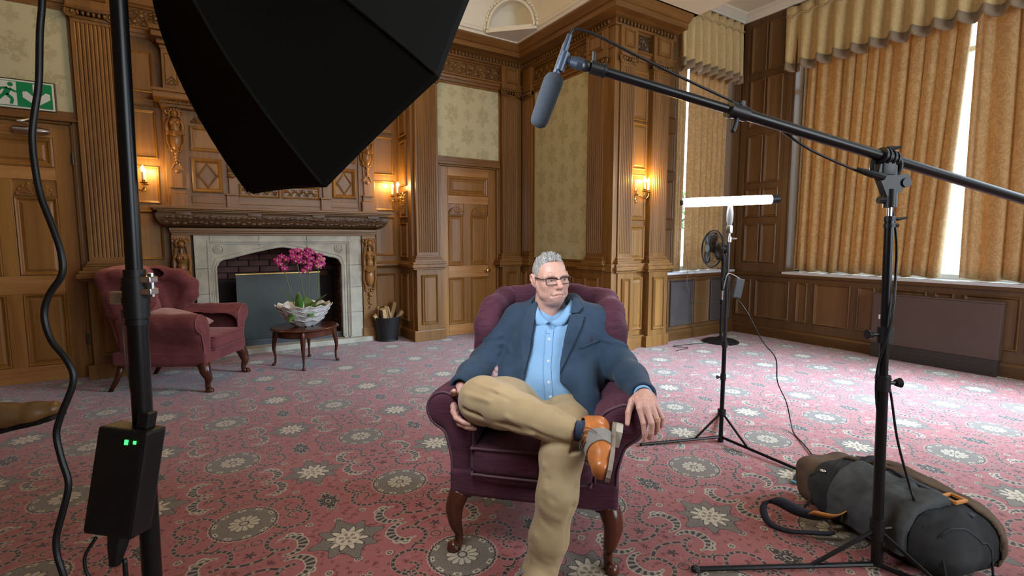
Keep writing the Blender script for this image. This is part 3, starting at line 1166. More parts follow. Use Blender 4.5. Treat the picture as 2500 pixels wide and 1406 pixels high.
for k in ((-0.185, 1.875, 5.915, 1.305, 1.335), (-0.18, 1.865, 5.93, 1.285, 1.305), (-0.17, 1.855, 5.95, 1.262, 1.285)):
    q.box(k[0], k[1], k[2], 6.05, k[3], k[4], 0.004)
q.done('mantel_moulding', OAK_H, fp)

OAK_FIG = wood('figure_oak', (0.12, 0.05, 0.014), (0.36, 0.17, 0.05), 'z', rough=0.28)


def figure(q, x, y, z0, z1, s=1.0):
    """carved half figure: wreathed head, torso, drapery tapering into foliage"""
    H = z1 - z0
    Z = lambda t: z0 + H * t
    w = 0.055 * s
    q.ball((x, y - 0.045, Z(0.915)), w * 0.62, 0.85, 0.9, 1.15, 10, 8)
    q.ball((x, y - 0.075, Z(0.905)), w * 0.15, 1, 1.3, 1.2, 6, 5)
    for i in range(9):
        t = math.pi * (i / 8) * 1.3 - 0.45
        q.ball((x + w * 0.78 * math.cos(t), y - 0.035, Z(0.925) + w * 0.75 * math.sin(t)), w * 0.30, 1, 1, 1, 6, 4)
    for sx in (-1, 1):
        q.ring((x + sx * w * 1.05, y - 0.025, Z(0.955)), (0, 1, 0), w * 0.30, w * 0.14, 10, 5)
        q.tube(spline([(x + sx * w * 0.7, y - 0.03, Z(0.90)), (x + sx * w * 0.95, y - 0.025, Z(0.84)), (x + sx * w * 0.8, y - 0.02, Z(0.78))], 4), w * 0.2, 5)
    q.tube([(x, y - 0.03, Z(0.87)), (x, y - 0.035, Z(0.82))], w * 0.3, 8)
    q.ball((x, y - 0.02, Z(0.77)), w, 0.95, 0.8, 1.15, 10, 8)
    for sx in (-1, 1):
        q.ball((x + sx * w * 0.42, y - 0.062, Z(0.775)), w * 0.36, 1, 1, 1, 8, 6)
        q.tube(spline([(x + sx * w * 0.95, y - 0.02, Z(0.81)), (x + sx * w * 1.25, y - 0.03, Z(0.74)), (x + sx * w * 1.15, y - 0.03, Z(0.64)), (x + sx * w * 1.25, y - 0.015, Z(0.58))], 4), [w * .3] * 12 + [w * .22], 6)
    q.ball((x, y - 0.025, Z(0.67)), w, 0.82, 0.8, 1.1, 10, 8)
    for i in range(5):
        q.tube(spline([(x - w, y - 0.03, Z(0.64 - i * .012)), (x, y - 0.075, Z(0.615 - i * 0.014)), (x + w, y - 0.03, Z(0.64 - i * .012))], 4), w * 0.13, 5)
    q.ball((x, y - 0.015, Z(0.50)), w, 1.0, 0.85, 2.1, 10, 10)
    for sx in (-1, 1):
        q.tube(spline([(x + sx * w * 1.1, y - 0.01, Z(0.62)), (x + sx * w * 1.3, y - 0.015, Z(0.48)), (x + sx * w * 0.9, y - 0.02, Z(0.37)), (x + sx * w * 1.1, y - 0.01, Z(0.33))], 4), w * 0.2, 5)
        q.ring((x + sx * w * 0.5, y - 0.02, Z(0.335)), (0, 1, 0), w * 0.32, w * 0.16, 10, 5)
    for i in range(4):
        q.ball((x, y - 0.018, Z(0.28 - i * 0.055)), w * (0.42 - i * .06), 1, .8, 1.2, 6, 5)
        q.ball((x + w * .3 * (-1) ** i, y - 0.012, Z(0.26 - i * 0.055)), w * (0.28 - i * .04), 1, .8, 1, 6, 4)


for x in (-0.095, 1.77):
    q = MB()
    q.box(x - 0.08, x + 0.08, 5.945, 6.05, 0.0, 1.262, 0.004).box(x - 0.088, x + 0.088, 5.93, 6.05, 0.0, 0.16, 0.004)
    pt = q.done('figure_post', OAK_V, fp)
    q = MB()
    figure(q, x, 5.945, 0.30, 1.25)
    q.done('carved_figure', OAK_FIG, pt, 60)

# ------------------------------------------------------------------ overmantel
om = thing('overmantel', 'tall panelled oak overmantel with carved figures and diamond panels above mantelpiece', 'overmantel', (0.85, 6.0, 1.54))
M_O = frame((0, 6.0, 0), (1, 0, 0), (0, 1, 0))
q = MB(M_O)
q.box(-0.16, 1.86, 0.0, 0.05, 1.54, 3.12)
q.done('backboard', OAK_V, om)
q = MB(M_O)
q.box(-0.2, 1.9, -0.015, 0.05, 1.54, 1.585, 0.004).box(0.02, 1.68, -0.012, 0.05, 1.585, 1.655, 0.004)
q.done('base_rail', OAK_H, om)
for zz_ in (((2.485, 2.515, 0.10), (2.515, 2.545, 0.12), (2.545, 2.60, 0.20), (2.60, 2.625, 0.22)), ((3.03, 3.06, 0.06), (3.06, 3.10, 0.10), (3.10, 3.15, 0.17), (3.15, 3.19, 0.20))):
    q = MB(M_O)
    for z0, z1, p in zz_:
        q.box(-0.14 - p * .5, 1.84 + p * .5, -p, 0.05, z0, z1, 0.006)
    q.done('cornice', OAK_H, om)
q0 = MB()
q0.ball((0, 0, 0), 0.016, 1, 1, 0.8, 8, 6)
bead = q0.done('bead', OAK_C, om, local=True)
Oi = wm(om).inverted()
for i in range(60):
    o = bead if i == 0 else bead.copy()
    if i: COL.objects.link(o); o.parent = om
    o.matrix_basis = Oi @ Matrix.Translation((-0.12 + 1.94 * (i + .5) / 60, 5.885, 2.53))
for x in (-0.085, 1.775):
    q = MB(M_O)
    q.box(x - 0.095, x + 0.095, -0.02, 0.05, 1.54, 2.485, 0.004).box(x - 0.07, x + 0.07, -0.075, 0.0, 1.54, 1.665, 0.006).box(x - 0.055, x + 0.055, -0.065, 0.0, 1.665, 1.72, 0.004).box(x - 0.062, x + 0.062, -0.085, 0.0, 1.72, 1.735, 0.003)
    q.box(x - 0.055, x + 0.055, -0.07, 0, 2.455, 2.485, 0.004)
    q.prism([(x - 0.032, 1.735), (x + 0.032, 1.735), (x + 0.048, 2.10), (x - 0.048, 2.10)], -0.045, 0.0)
    pt = q.done('figure_bracket', OAK_V, om)
    q = MB(M_O)
    figure(q, x, -0.045, 1.90, 2.47, 0.95)
    q.tube(spline([(x, -0.05, 2.06), (x - .012, -.055, 1.98), (x - 0.045, -0.05, 1.91), (x - 0.052, -0.048, 1.895)], 4), 0.007, 5)
    q.tube(spline([(x, -0.05, 2.06), (x + .012, -.055, 1.98), (x + 0.045, -0.05, 1.91), (x + 0.052, -0.048, 1.895)], 4), 0.007, 5)
    q.ball((x, -0.055, 1.885), 0.020, 1, .8, 1, 8, 6)
    q.done('carved_figure', OAK_FIG, pt, 60)
    q = MB(M_O)
    q.box(x - 0.075, x + 0.075, -0.055, 0.0, 2.625, 3.03, 0.004)
    up = q.done('upper_pilaster', OAK_V, om)
    panel(M_O, x - 0.05, x + 0.05, 2.70, 2.99, up, y=-0.055, w=0.012, raised=False, h=0.01)
    q = MB(M_O)
    for k in range(2):
        q.tube([(x - 0.035, -0.058, 2.705 + k * .03), (x, -0.06, 2.745 + k * .03), (x + 0.035, -0.058, 2.705 + k * .03)], 0.006, 5)
    q.done('chevron', OAK_C, up)


def diamond(x0, x1, z0, z1):
    p = panel(M_O, x0, x1, z0, z1, om, w=0.05, raised=False, h=0.03)
    q = MB(M_O)
    c, d = (x0 + x1) / 2, (z0 + z1) / 2
    a, b_ = (x1 - x0) / 2 - 0.054, (z1 - z0) / 2 - 0.054
    P4 = [(c - a, d), (c, d + b_), (c + a, d), (c, d - b_)]
    for (ax, az), (bx, bz) in zip(P4, P4[1:] + P4[:1]):
        q.tube([(ax, -0.004, az), (bx, -0.004, bz)], 0.009, 6)
    q.prism([(c - a * .8, d), (c, d - b_ * .8), (c + a * .8, d), (c, d + b_ * .8)], -0.006, 0.0)
    q.done('diamond_moulding', OAK_C, p)


for x0, x1 in ((0.030, 0.300), (1.385, 1.655)):
    diamond(x0, x1, 1.69, 2.035)
    panel(M_O, x0, x1, 2.10, 2.345, om, w=0.04, raised=False)
    q = MB(M_O)
    c = (x0 + x1) / 2
    for i in range(7):
        t = math.pi * (i + .5) / 7
        q.tube([(c + 0.02 * math.cos(t), -0.006, 2.365 + 0.01), (c + 0.115 * math.cos(t), -0.012, 2.365 + 0.085 * math.sin(t))], [0.006, 0.014], 6)
    q.done('shell_carving', OAK_C, om, 50)
for x in (0.378, 1.305):
    q = MB(M_O)
    q.box(x - 0.055, x + 0.055, -0.05, 0, 1.54, 1.67, 0.004).box(x - 0.06, x + 0.06, -0.06, 0, 1.67, 1.69, 0.004)
    q.prism([(x - 0.026, 1.69), (x + 0.026, 1.69), (x + 0.038, 2.42), (x - 0.038, 2.42)], -0.04, 0)
    b_ = q.done('small_bracket', OAK_V, om)
    q = MB(M_O)
    for z in (1.87, 1.93, 2.02, 2.2, 2.36):
        q.ball((x, -0.045, z), 0.03, 1.2, .6, .8, 8, 5)
        q.ring((x, -0.044, z + .03), (0, 1, 0), 0.02, 0.007, 10, 5)
    q.done('leaf_carving', OAK_C, b_, 60, kind='stuff')
for x0, x1 in ((0.44, 0.835), (0.85, 1.245)):
    carved(M_O, x0 + 0.03, x1 - 0.03, 1.685, 1.775, om, m=OAK_C, d=0.01, step=0.04, seed=int(x0 * 50))
    panel(M_O, x0, x1, 1.665, 1.80, om, w=0.022, raised=False, h=0.016)
    panel(M_O, x0, x1, 1.85, 2.42, om, w=0.05, bev=0.06)
for x0, x1 in ((0.04, 0.42), (0.44, 0.835), (0.85, 1.245), (1.26, 1.655)):
    panel(M_O, x0, x1, 2.68, 2.99, om, w=0.04)

# ------------------------------------------------------------------ things on the hearth
q = MB()
q.box(0.375, 1.235, 6.115, 6.135, 0.062, 0.835)
fb = q.done('fire_board', mat('charcoal_board', (0.035, 0.042, 0.038), 0.45, var=0.25, vscale=3))
tag(fb, 'plain charcoal board with a brass top strip blocking the fireplace opening', 'fire board')
q = MB()
q.box(0.37, 1.24, 6.108, 6.14, 0.835, 0.85, 0.003)
q.done('brass_strip', BRASS, fb)

# ------------------------------------------------------------------ wall lights
IVORY = mat('ivory_candle_tube', (0.75, 0.70, 0.55), 0.5)
FLAME = emit('lit_candle_bulb', (1.0, 0.72, 0.34), 38)


def sconce(M, x, z, label, arms=((-0.095, 0.11), (0.095, 0.11)), power=9.0):
    """brass wall light: backplate, curved arms, drip pans, candle tubes, lit bulbs. M: wall frame"""
    t = thing('wall_sconce', label, 'wall light', M=Matrix.Translation(M @ Vector((x, 0, z))), group='brass candle wall lights')
    q = MB(M)
    q.lathe([(0, -0.02), (0.035, -0.015), (0.03, 0.005), (0.018, 0.012), (0.014, 0.03), (0.02, 0.04), (0.012, 0.055), (0, 0.06)], (x, -0.0, z), (0, -1, 0), 16)
    q.ball((x, -0.012, z + 0.045), 0.022, 0.9, .6, 1.5, 10, 6).ball((x, -0.012, z - 0.05), 0.020, 0.9, .6, 1.7, 10, 6).ball((x, -0.02, z - 0.085), 0.012, 1, 1, 1.3, 8, 6)
    q.done('backplate', BRASS, t, 50)
    for dx, dy in arms:
        q = MB(M)
        q.tube(spline([(x, -0.04, z), (x + dx * 0.4, -0.06, z - 0.028), (x + dx * 0.8, -dy * 0.85, z - 0.045), (x + dx * 1.02, -dy, z - 0.02), (x + dx, -dy, z + 0.018)], 6), 0.0065, 6)
        q.done('arm', BRASS, t, True)
        q = MB(M)
        q.lathe([(0.004, 0.0), (0.030, 0.008), (0.033, 0.014), (0.012, 0.014), (0.014, 0.030), (0.018, 0.036), (0, 0.036)], (x + dx, -dy, z + 0.012), (0, 0, 1), 14)
        q.done('drip_pan', BRASS, t, 50)
        q = MB(M)
        q.lathe([(0.0125, 0), (0.0125, 0.075), (0.0, 0.076)], (x + dx, -dy, z + 0.045), (0, 0, 1), 12)
        c = q.done('candle', IVORY, t, 40)
        q = MB(M)
        q.lathe([(0.007, 0), (0.015, 0.012), (0.0175, 0.024), (0.013, 0.040), (0.005, 0.054), (0.0, 0.060)], (x + dx, -dy, z + 0.122), (0, 0, 1), 10)
        q.done('bulb', FLAME, c, True)
        point('sconce_light', M @ Vector((x + dx, -dy - 0.045, z + 0.16)), power, WARM, 0.03)
    return t


sconce(M_RETR, -0.235, 1.72, 'brass two-candle wall light right of the fireplace, beside the door', power=5.5)
sconce(M_RETL, 0.22, 1.72, 'brass candle wall light left of the fireplace, half behind the stand', power=4)
sconce(M_PIER, 4.125, 1.715, 'brass two-candle wall light on the panelled pier between fluted pilasters', arms=((0.02, 0.125), (0.145, 0.06)), power=8)

# ------------------------------------------------------------------ exit sign
GREEN = mat('sign_green', (0.0, 0.22, 0.075), 0.4)
SIGNW = mat('sign_white', (0.66, 0.68, 0.62), 0.4)
ex = thing('exit_sign', 'green and white fire exit sign with running figure above the left door', 'sign', (-1.10, YB, 2.385))
M_E = frame((-1.24, YB - 0.006, 2.385), (1, 0, 0), (0, 1, 0))
q = MB(M_E)
q.box(-0.34, 0.352, -0.022, 0.006, -0.122, 0.117, 0.003)
q.done('frame', BRONZE, ex)
q = MB(M_E)
q.box(-0.33, 0.342, -0.026, -0.02, -0.112, 0.107)
q.done('border', SIGNW, ex)
q = MB(M_E)
q.box(-0.318, 0.33, -0.0285, -0.025, -0.10, 0.095)
q.done('field', GREEN, ex)
q = MB(M_E)
q.box(-0.31, 0.116, -0.0305, -0.028, -0.095, 0.09)
q.done('door_pane', SIGNW, ex)
q = MB(M_E)
q.prism([(0.059 + x_, z_) for x_, z_ in ((0.155, 0.085), (0.195, 0.085), (0.195, -0.012), (0.232, 0.025), (0.258, 0.018), (0.258, -0.025), (0.175, -0.088), (0.092, -0.025), (0.092, 0.018), (0.118, 0.025), (0.155, -0.012))], -0.0305, -0.028)
q.done('arrow', SIGNW, ex)
q = MB(M_E)


def limb(a, b_, w):
    dx, dz = b_[0] - a[0], b_[1] - a[1]
    L = math.hypot(dx, dz)
    nx, nz = -dz / L * w, dx / L * w
    q.prism([(a[0] - nx, a[1] - nz), (b_[0] - nx, b_[1] - nz), (b_[0] + nx, b_[1] + nz), (a[0] + nx, a[1] + nz)], -0.0325, -0.0302)


for a, b_, w in (((-0.055, 0.035), (-0.075, -0.015), 0.018), ((-0.07, -0.01), (-0.035, -0.045), 0.011), ((-0.035, -0.045), (-0.045, -0.085), 0.010), ((-0.08, -0.01), (-0.115, -0.05), 0.011), ((-0.115, -0.05), (-0.16, -0.055), 0.010),
              ((-0.05, 0.035), (-0.015, 0.012), 0.008), ((-0.015, 0.012), (0.02, 0.022), 0.007), ((-0.058, 0.038), (-0.10, 0.030), 0.008), ((-0.10, 0.03), (-0.115, -0.002), 0.007)):
    limb((a[0] + 0.125, a[1]), (b_[0] + 0.125, b_[1]), w)
q.prism([(0.083 + 0.017 * math.cos(t), 0.066 + 0.017 * math.sin(t)) for t in [k * math.pi / 6 for k in range(12)]], -0.0325, -0.0302)
q.done('running_figure', GREEN, ex)

# ------------------------------------------------------------------ windows of the bay
PANE = glass('window_glass', (0.95, 0.98, 1.0))


def window(n, M, x0, x1, z0, z1, mull, trans, dep=0.24):
    q = MB(M)
    for a, b_, c, e in ((x0, x0 + 0.07, z0, z1), (x1 - 0.07, x1, z0, z1), (x0, x1, z0, z0 + 0.08), (x0, x1, z1 - 0.07, z1)):
        q.box(a, b_, dep - 0.05, dep + 0.03, c, e, 0.004)
    w = q.done('window_%d' % n, WHITE, kind='structure')
    for m_ in mull:
        q = MB(M)
        q.box(m_ - 0.025, m_ + 0.025, dep - 0.03, dep + 0.02, z0 + .08, z1 - .07, 0.004)
        q.done('glazing_bar', WHITE, w)
    for t_ in trans:
        q = MB(M)
        q.box(x0 + .07, x1 - .07, dep - 0.035, dep + 0.02, t_ - 0.025, t_ + 0.025, 0.004)
        q.done('meeting_rail', WHITE, w)
    X_ = [x0 + 0.07] + list(mull) + [x1 - 0.07]
    Z_ = [z0 + 0.08] + list(trans) + [z1 - 0.07]
    for a, b_ in zip(X_, X_[1:]):
        for c, e in zip(Z_, Z_[1:]):
            q = MB(M)
            q.box(a, b_, dep - 0.006, dep - 0.002, c, e)
            q.done('pane', PANE, w)
    return w


window(1, M_RIGHT, WY, 3.0, 0.80, 3.9, (1.25, 2.55), (3.0,))
window(2, M_BAY, W2[0], W2[1], 0.80, 3.9, (5.42,), (3.0,))
window(3, M_RIGHT, 3.3, 6.6, 0.80, 3.9, (4.4, 5.5), (2.35,))
q = MB(M_RIGHT)
q.box(3.0, 3.3, 0.0, 0.3, 0.8, 3.9)
q.done('mullion', BROWN, wall_right)
SILL = mat('painted_sill', (0.52, 0.53, 0.55), 0.35)
q = MB(M_RIGHT)
q.box(WY - 0.03, 6.6, -0.035, 0.24, 0.80, 0.83, 0.006)
q.done('sill', SILL, wall_right)
q = MB(M_RIGHT)
q.box(0, 6.6, -0.03, 0, 0.765, 0.80, 0.006)
q.done('sill_moulding', SKIRT, wall_right)
q = MB(M_BAY)
q.box(W2[0] - 0.2, W2[1] + 0.1, -0.04, 0.24, 0.80, 0.83, 0.006)
q.done('sill', SILL, wall_bay)
q = MB(M_BAY)
q.box(4.60, XR, -0.03, 0, 0.765, 0.80, 0.006)
q.done('sill_moulding', SKIRT, wall_bay)

# shutters and panels of the bay: x on the right wall is distance from the corner
for a, b_ in ((0.125, 0.325), (0.345, 0.545)):
    for z0, z1 in ((0.93, 1.42), (1.50, 1.86), (1.93, 2.52), (2.62, 3.2), (3.28, 3.85)):
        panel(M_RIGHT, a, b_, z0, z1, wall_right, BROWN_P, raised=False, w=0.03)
q = MB(M_RIGHT)
q.box(0.60, 0.655, -0.02, 0.02, 0.83, 3.9, 0.005).box(0.02, 0.09, -0.02, 0.02, 0.83, 3.9, 0.005)
q.done('shutter_edge', BROWN, wall_right)
for a, b_ in ((0.05, 0.25), (0.31, 0.745), (0.825, 0.955), (1.03, 1.41), (1.475, 1.64), (1.70, 2.08), (2.14, 2.29), (2.36, 2.75), (2.8, 2.95), (3.0, 3.4)):
    panel(M_RIGHT, a, b_, 0.235, 0.715, wall_right, BROWN_P, raised=False, w=0.028)
GREYP = mat('dark_panel', (0.055, 0.045, 0.042), 0.5, var=0.15)
for a, b_, m_ in ((4.66, 4.745, BROWN_P), (4.785, 5.21, GREYP), (5.225, 5.51, BROWN_P), (5.55, 5.95, GREYP)):
    panel(M_BAY, a, b_, 0.175, 0.73, wall_bay, m_, raised=False, w=0.026)
for z0, z1 in ((0.93, 1.35), (1.45, 1.9), (2.0, 2.45), (2.6, 3.2)):
    panel(M_BAY, 4.645, 4.78, z0, z1, wall_bay, BROWN_P, raised=False, w=0.024)

# ------------------------------------------------------------------ curtains
def cloth(name, c1, c2, patt, trans):
    m, nt, b = new_mat(name)
    v = coords(nt, 'Object', (1, 1, 0.75))
    n1 = X(noise(nt, v, 17, 3, 0.6, 1.2))
    n2 = X(noise(nt, coords(nt, 'Object', (1, 1, 1)), 230, 2, 0.6))
    fig = inside((n1 - 0.5).abs() - 0.045, 0.03)
    col = mixc(nt, fig * patt, c1, c2)
    nt.links.new(col, b.inputs['Base Color'])
    b.inputs['Roughness'].default_value = 0.75
    b.inputs['Sheen Weight'].default_value = 0.15
    bump(nt, b, (n2 * 0.4 + fig * 0.6).so, 0.25, 0.004)
    tr = nt.nodes.new('ShaderNodeBsdfTranslucent')
    nt.links.new(mixc(nt, 1.0, col, (1.0, 0.78, 0.55), 'MULTIPLY'), tr.inputs[0])
    ms = nt.nodes.new('ShaderNodeMixShader')
    ms.inputs[0].default_value = trans
    nt.links.new(b.outputs[0], ms.inputs[1])
    nt.links.new(tr.outputs[0], ms.inputs[2])
    nt.links.new(ms.outputs[0], nt.nodes['Material Output'].inputs[0])
    return m


GOLD = cloth('gold_damask_cloth', (0.58, 0.41, 0.20), (0.47, 0.315, 0.13), 0.9, 0.30)
GOLDV = cloth('gold_valance_cloth', (0.58, 0.43, 0.20), (0.50, 0.355, 0.15), 0.7, 0.0)
FRINGE = mat('taupe_fringe', (0.27, 0.20, 0.13), 0.9, bmp=0.4, bscale=90)
CORD = mat('cream_cord', (0.48, 0.37, 0.2), 0.8)


def curtain(M, xa0, xa1, xb0, xb1, z0, z1, y, folds, amp, label, seed):
    """hanging curtain: (xa0,xa1) at the top, (xb0,xb1) at the hem, soft pleats that open downwards"""
    rr = random.Random(seed)
    nx, nz = folds * 10, 22
    ph = [rr.uniform(-.5, .5) for _ in range(folds + 2)]
    am = [rr.uniform(.65, 1.25) for _ in range(folds + 2)]
    rows = []
    for j in range(nz + 1):
        t = j / nz
        row = []
        for i in range(nx + 1):
            s = i / nx
            k = s * folds
            f = int(k)
            u = k - f
            pp = ph[f] * (1 - u) + ph[f + 1] * u
            aa = am[f] * (1 - u) + am[f + 1] * u
            w = 2 * math.pi * k + pp * 1.6 + 0.5 * math.sin(t * 3 + f)
            d = amp * aa * (0.75 + 0.35 * t) * (math.sin(w) + 0.28 * math.sin(2 * w + pp * 3))
            e = xa0 + (xa1 - xa0) * s
            h = xb0 + (xb1 - xb0) * s
            x = e + (h - e) * t + 0.35 * amp * math.cos(w + 0.6)
            row.append((x, y + d, z1 + (z0 - z1) * t + (0.012 * math.sin(w * .5) if j == nz else 0)))
        rows.append(row)
    q = MB(M)
    q.grid(rows)
    o = q.done('curtain', GOLD, None, True)
    so = o.modifiers.new('thick', 'SOLIDIFY')
    so.thickness = 0.004
    return tag(o, label, 'curtain', 'gold damask curtains of the bay')


def valance(M, x0, x1, z0, z1, y, n, label, seed):
    """pleated valance with fringe and a cord that loops from pleat to pleat"""
    rr = random.Random(seed)
    t_ = thing('valance', label, 'valance', M=Matrix.Translation(M @ Vector(((x0 + x1) / 2, y, z1))), group='pleated valances')
    nx, nz = n * 12, 12
    wd = [rr.uniform(-.12, .12) for _ in range(n + 2)]

    def pos(i, z, off=0.0):
        s = i / nx
        k = s * n
        f = int(k)
        u = k - f
        p = 2 * math.pi * u
        tt = (z1 - z) / (z1 - z0)
        hz = abs(tt - 0.17)
        pinch = 1 - 0.5 * math.exp(-(hz / 0.06) ** 2)
        a = 0.044 * (0.55 + 0.75 * tt) * pinch
        d = -a * (math.sin(p) + 0.55 * math.cos(2 * p) * 0.5)
        x = x0 + (x1 - x0) * s + 0.018 * math.cos(p) * tt + wd[f] * 0.1 * (x1 - x0) / n * math.sin(math.pi * u)
        dz = 0.014 * math.sin(p + 0.5) * tt
        return (x, y + d - off, z + dz)
    zs = [z1 + (z0 - z1) * j / nz for j in range(nz + 1)]
    q = MB(M)
    q.grid([[pos(i, z) for i in range(nx + 1)] for z in zs])
    o = q.done('cloth', GOLDV, t_, True)
    o.modifiers.new('thick', 'SOLIDIFY').thickness = 0.004
    q = MB(M)
    q.grid([[pos(i, z, 0.006) for i in range(nx + 1)] for z in (z0 + 0.035, z0 - 0.03, z0 - 0.058)])
    o = q.done('fringe', FRINGE, t_, True)
    o.modifiers.new('thick', 'SOLIDIFY').thickness = 0.006
    zc = z1 - 0.17 * (z1 - z0)
    pts = []
    for k in range(n * 6 + 1):
        i = k / 6 * 12
        p = pos(min(i, nx), zc, 0.014)
        pts.append((p[0], min(p[1], y - 0.02), zc + 0.03 * abs(math.cos(math.pi * k / 6)) - 0.015))
    q = MB(M)
    q.tube(pts, 0.009, 6)
    q.done('cord', CORD, t_, True)
    return t_


# right wall: x is distance from the corner at Y 3.98
curtain(M_RIGHT, 0.745, 2.235, 0.725, 2.13, 0.845, 3.86, 0.095, 12, 0.042, 'gold damask curtain with deep folds, left of the bright window gap', 1)
curtain(M_RIGHT, 2.25, 3.28, 2.275, 3.30, 0.845, 3.86, 0.09, 8, 0.040, 'gold damask curtain right of the bright window gap, beyond the boom', 2)
valance(M_RIGHT, 0.56, 3.35, 3.24, 3.90, -0.04, 16, 'long gold pleated valance with taupe fringe above the wide window', 4)
curtain(M_BAY, 4.80, 5.04, 4.83, 5.0, 0.845, 3.88, 0.07, 4, 0.026, 'narrow gold curtain left of the small window gap, beside the pier', 5)
curtain(M_BAY, 5.135, 5.86, 5.13, 5.84, 0.845, 3.88, 0.07, 7, 0.026, 'gold curtain of the small window, behind the standing fan', 6)
valance(M_BAY, 4.80, 5.96, 3.24, 3.90, -0.04, 8, 'short gold pleated valance above the small window, under the ceiling', 8)

# trees beyond the small window, seen through the gap
LEAFM = mat('garden_leaf', (0.10, 0.22, 0.06), 0.8, var=0.4, vscale=3)
tr_ = thing('garden_tree', 'green garden tree outside the small window gap', 'tree', (8.4, 7.6, 0))
q = MB()
q.tube([(8.4, 7.6, 0), (8.42, 7.6, 1.2), (8.38, 7.65, 2.0)], [0.16, 0.12, 0.07], 8)
q.done('trunk', BROWN, tr_)
q = MB()
rr = random.Random(2)
for i in range(420):
    a, e, r = rr.uniform(0, 6.28), rr.uniform(-.6, 1.2), rr.uniform(.3, 1.0)
    c = Vector((8.4 + r * math.cos(a) * 1.0, 7.6 + r * math.sin(a), 1.75 + r * 0.75 * math.sin(e)))
    d1 = Vector((rr.uniform(-1, 1), rr.uniform(-1, 1), rr.uniform(-1, 1))).normalized() * 0.09
    d2 = d1.orthogonal().normalized() * 0.05
    q.face([q.v(c - d1), q.v(c + d2), q.v(c + d1), q.v(c - d2)])
q.done('foliage', LEAFM, tr_, kind='stuff')
q = MB()
q.box(4, 14, 4.4, 14, -0.25, -0.12)
q.done('ground', mat('garden_lawn', (0.16, 0.25, 0.09), 0.9, var=0.3), None, kind='structure')

# ------------------------------------------------------------------ radiator casing
rc = thing('radiator_cover', 'long dark brown radiator casing standing against the panelled bay wall', 'radiator', (5.95, 1.82, 0))
CASE = mat('brown_casing', (0.075, 0.047, 0.036), 0.42, var=0.08, vscale=3)
q = MB()
q.box(5.935, 6.045, 1.325, 2.315, 0.15, 0.655, 0.008)
q.done('casing', CASE, rc)
q = MB()
q.box(5.945, 6.045, 1.33, 2.31, 0.0, 0.15, 0.004)
for k in range(3): q.box(5.940, 5.946, 1.36, 2.28, 0.03 + k * 0.038, 0.045 + k * .038)
q.done('kick_panel', mat('dark_kick_panel', (0.028, 0.024, 0.022), 0.5), rc)
q = MB()
q.box(5.925, 5.936, 2.215, 2.25, 0.425, 0.45, 0.004).box(5.927, 5.936, 2.235, 2.25, 0.405, 0.425, 0.003)
q.done('switch', SIGNW, rc)
q = MB()
q.box(5.93, 6.045, 1.318, 2.322, 0.655, 0.668, 0.004)
q.done('top', CASE, rc)
# ------------------------------------------------------------------ soft shapes: distance fields meshed by surface nets
def vlen(a): return np.sqrt((a * a).sum(-1))


def f_ball(c, r):
    c = np.array(c, np.float32)
    return lambda P: vlen(P - c) - r


def f_ell(c, r, R=None):
    c, r = np.array(c, np.float32), np.array(r, np.float32)
    Rm = None if R is None else np.array(R, np.float32)

    def f(P):
        q = P - c
        if Rm is not None: q = q @ Rm
        k0 = vlen(q / r)
        k1 = vlen(q / (r * r))
        return k0 * (k0 - 1) / np.maximum(k1, 1e-6)
    return f


def f_cone(a, b, ra, rb):
    """capsule whose radius runs from ra at a to rb at b"""
    a, b = np.array(a, np.float32), np.array(b, np.float32)
    ba = b - a
    L2 = float((ba * ba).sum())

    def f(P):
        h = np.clip(((P - a) @ ba) / L2, 0, 1)
        return vlen(P - a - h[:, None] * ba) - (ra + (rb - ra) * h)
    return f


def f_chain(pts, rs, k=0.0):
    fs = [f_cone(p, q, r, s) for p, q, r, s in zip(pts, pts[1:], rs, rs[1:])]

    def f(P):
        d = fs[0](P)
        for g in fs[1:]: d = smin(d, g(P), k)
        return d
    return f


def f_box(c, h, r=0.0, R=None):
    c, h = np.array(c, np.float32), np.array(h, np.float32) - r
    Rm = None if R is None else np.array(R, np.float32)

    def f(P):
        q = P - c
        if Rm is not None: q = q @ Rm
        q = np.abs(q) - h
        return vlen(np.maximum(q, 0)) + np.minimum(q.max(-1), 0) - r
    return f


def poly2(px, pz, poly):
    """signed distance to a closed polygon"""
    poly = np.array(poly, np.float32)
    d = np.full(px.shape, 1e9, np.float32)
    s = np.ones(px.shape, np.float32)
    n = len(poly)
    for i in range(n):
        a, b = poly[i], poly[i - 1]
        ex, ez = b[0] - a[0], b[1] - a[1]
        wx, wz = px - a[0], pz - a[1]
        t = np.clip((wx * ex + wz * ez) / (ex * ex + ez * ez + 1e-12), 0, 1)
        bx, bz = wx - ex * t, wz - ez * t
        d = np.minimum(d, bx * bx + bz * bz)
        c1, c2, c3 = pz >= a[1], pz < b[1], ex * wz > ez * wx
        s = np.where((c1 & c2 & c3) | (~c1 & ~c2 & ~c3), -s, s)
    return s * np.sqrt(d)


def smin(a, b, k):
    if k <= 0: return np.minimum(a, b)
    h = np.maximum(k - np.abs(a - b), 0) / k
    return np.minimum(a, b) - h * h * k * 0.25


def smax(a, b, k): return -smin(-a, -b, k)


def union(fs, k=0.0):
    def f(P):
        d = fs[0](P)
        for g in fs[1:]: d = smin(d, g(P), k)
        return d
    return f


def rot(ax, deg):
    return Matrix.Rotation(math.radians(deg), 3, ax)


def rot_to(x=None, z=None):
    """3x3 matrix whose columns are an orthonormal frame with the given z (and x hint)"""
    z = Vector(z).normalized()
    x = Vector(x)
    x = (x - z * x.dot(z)).normalized()
    y = z.cross(x)
    return Matrix((x, y, z)).transposed()


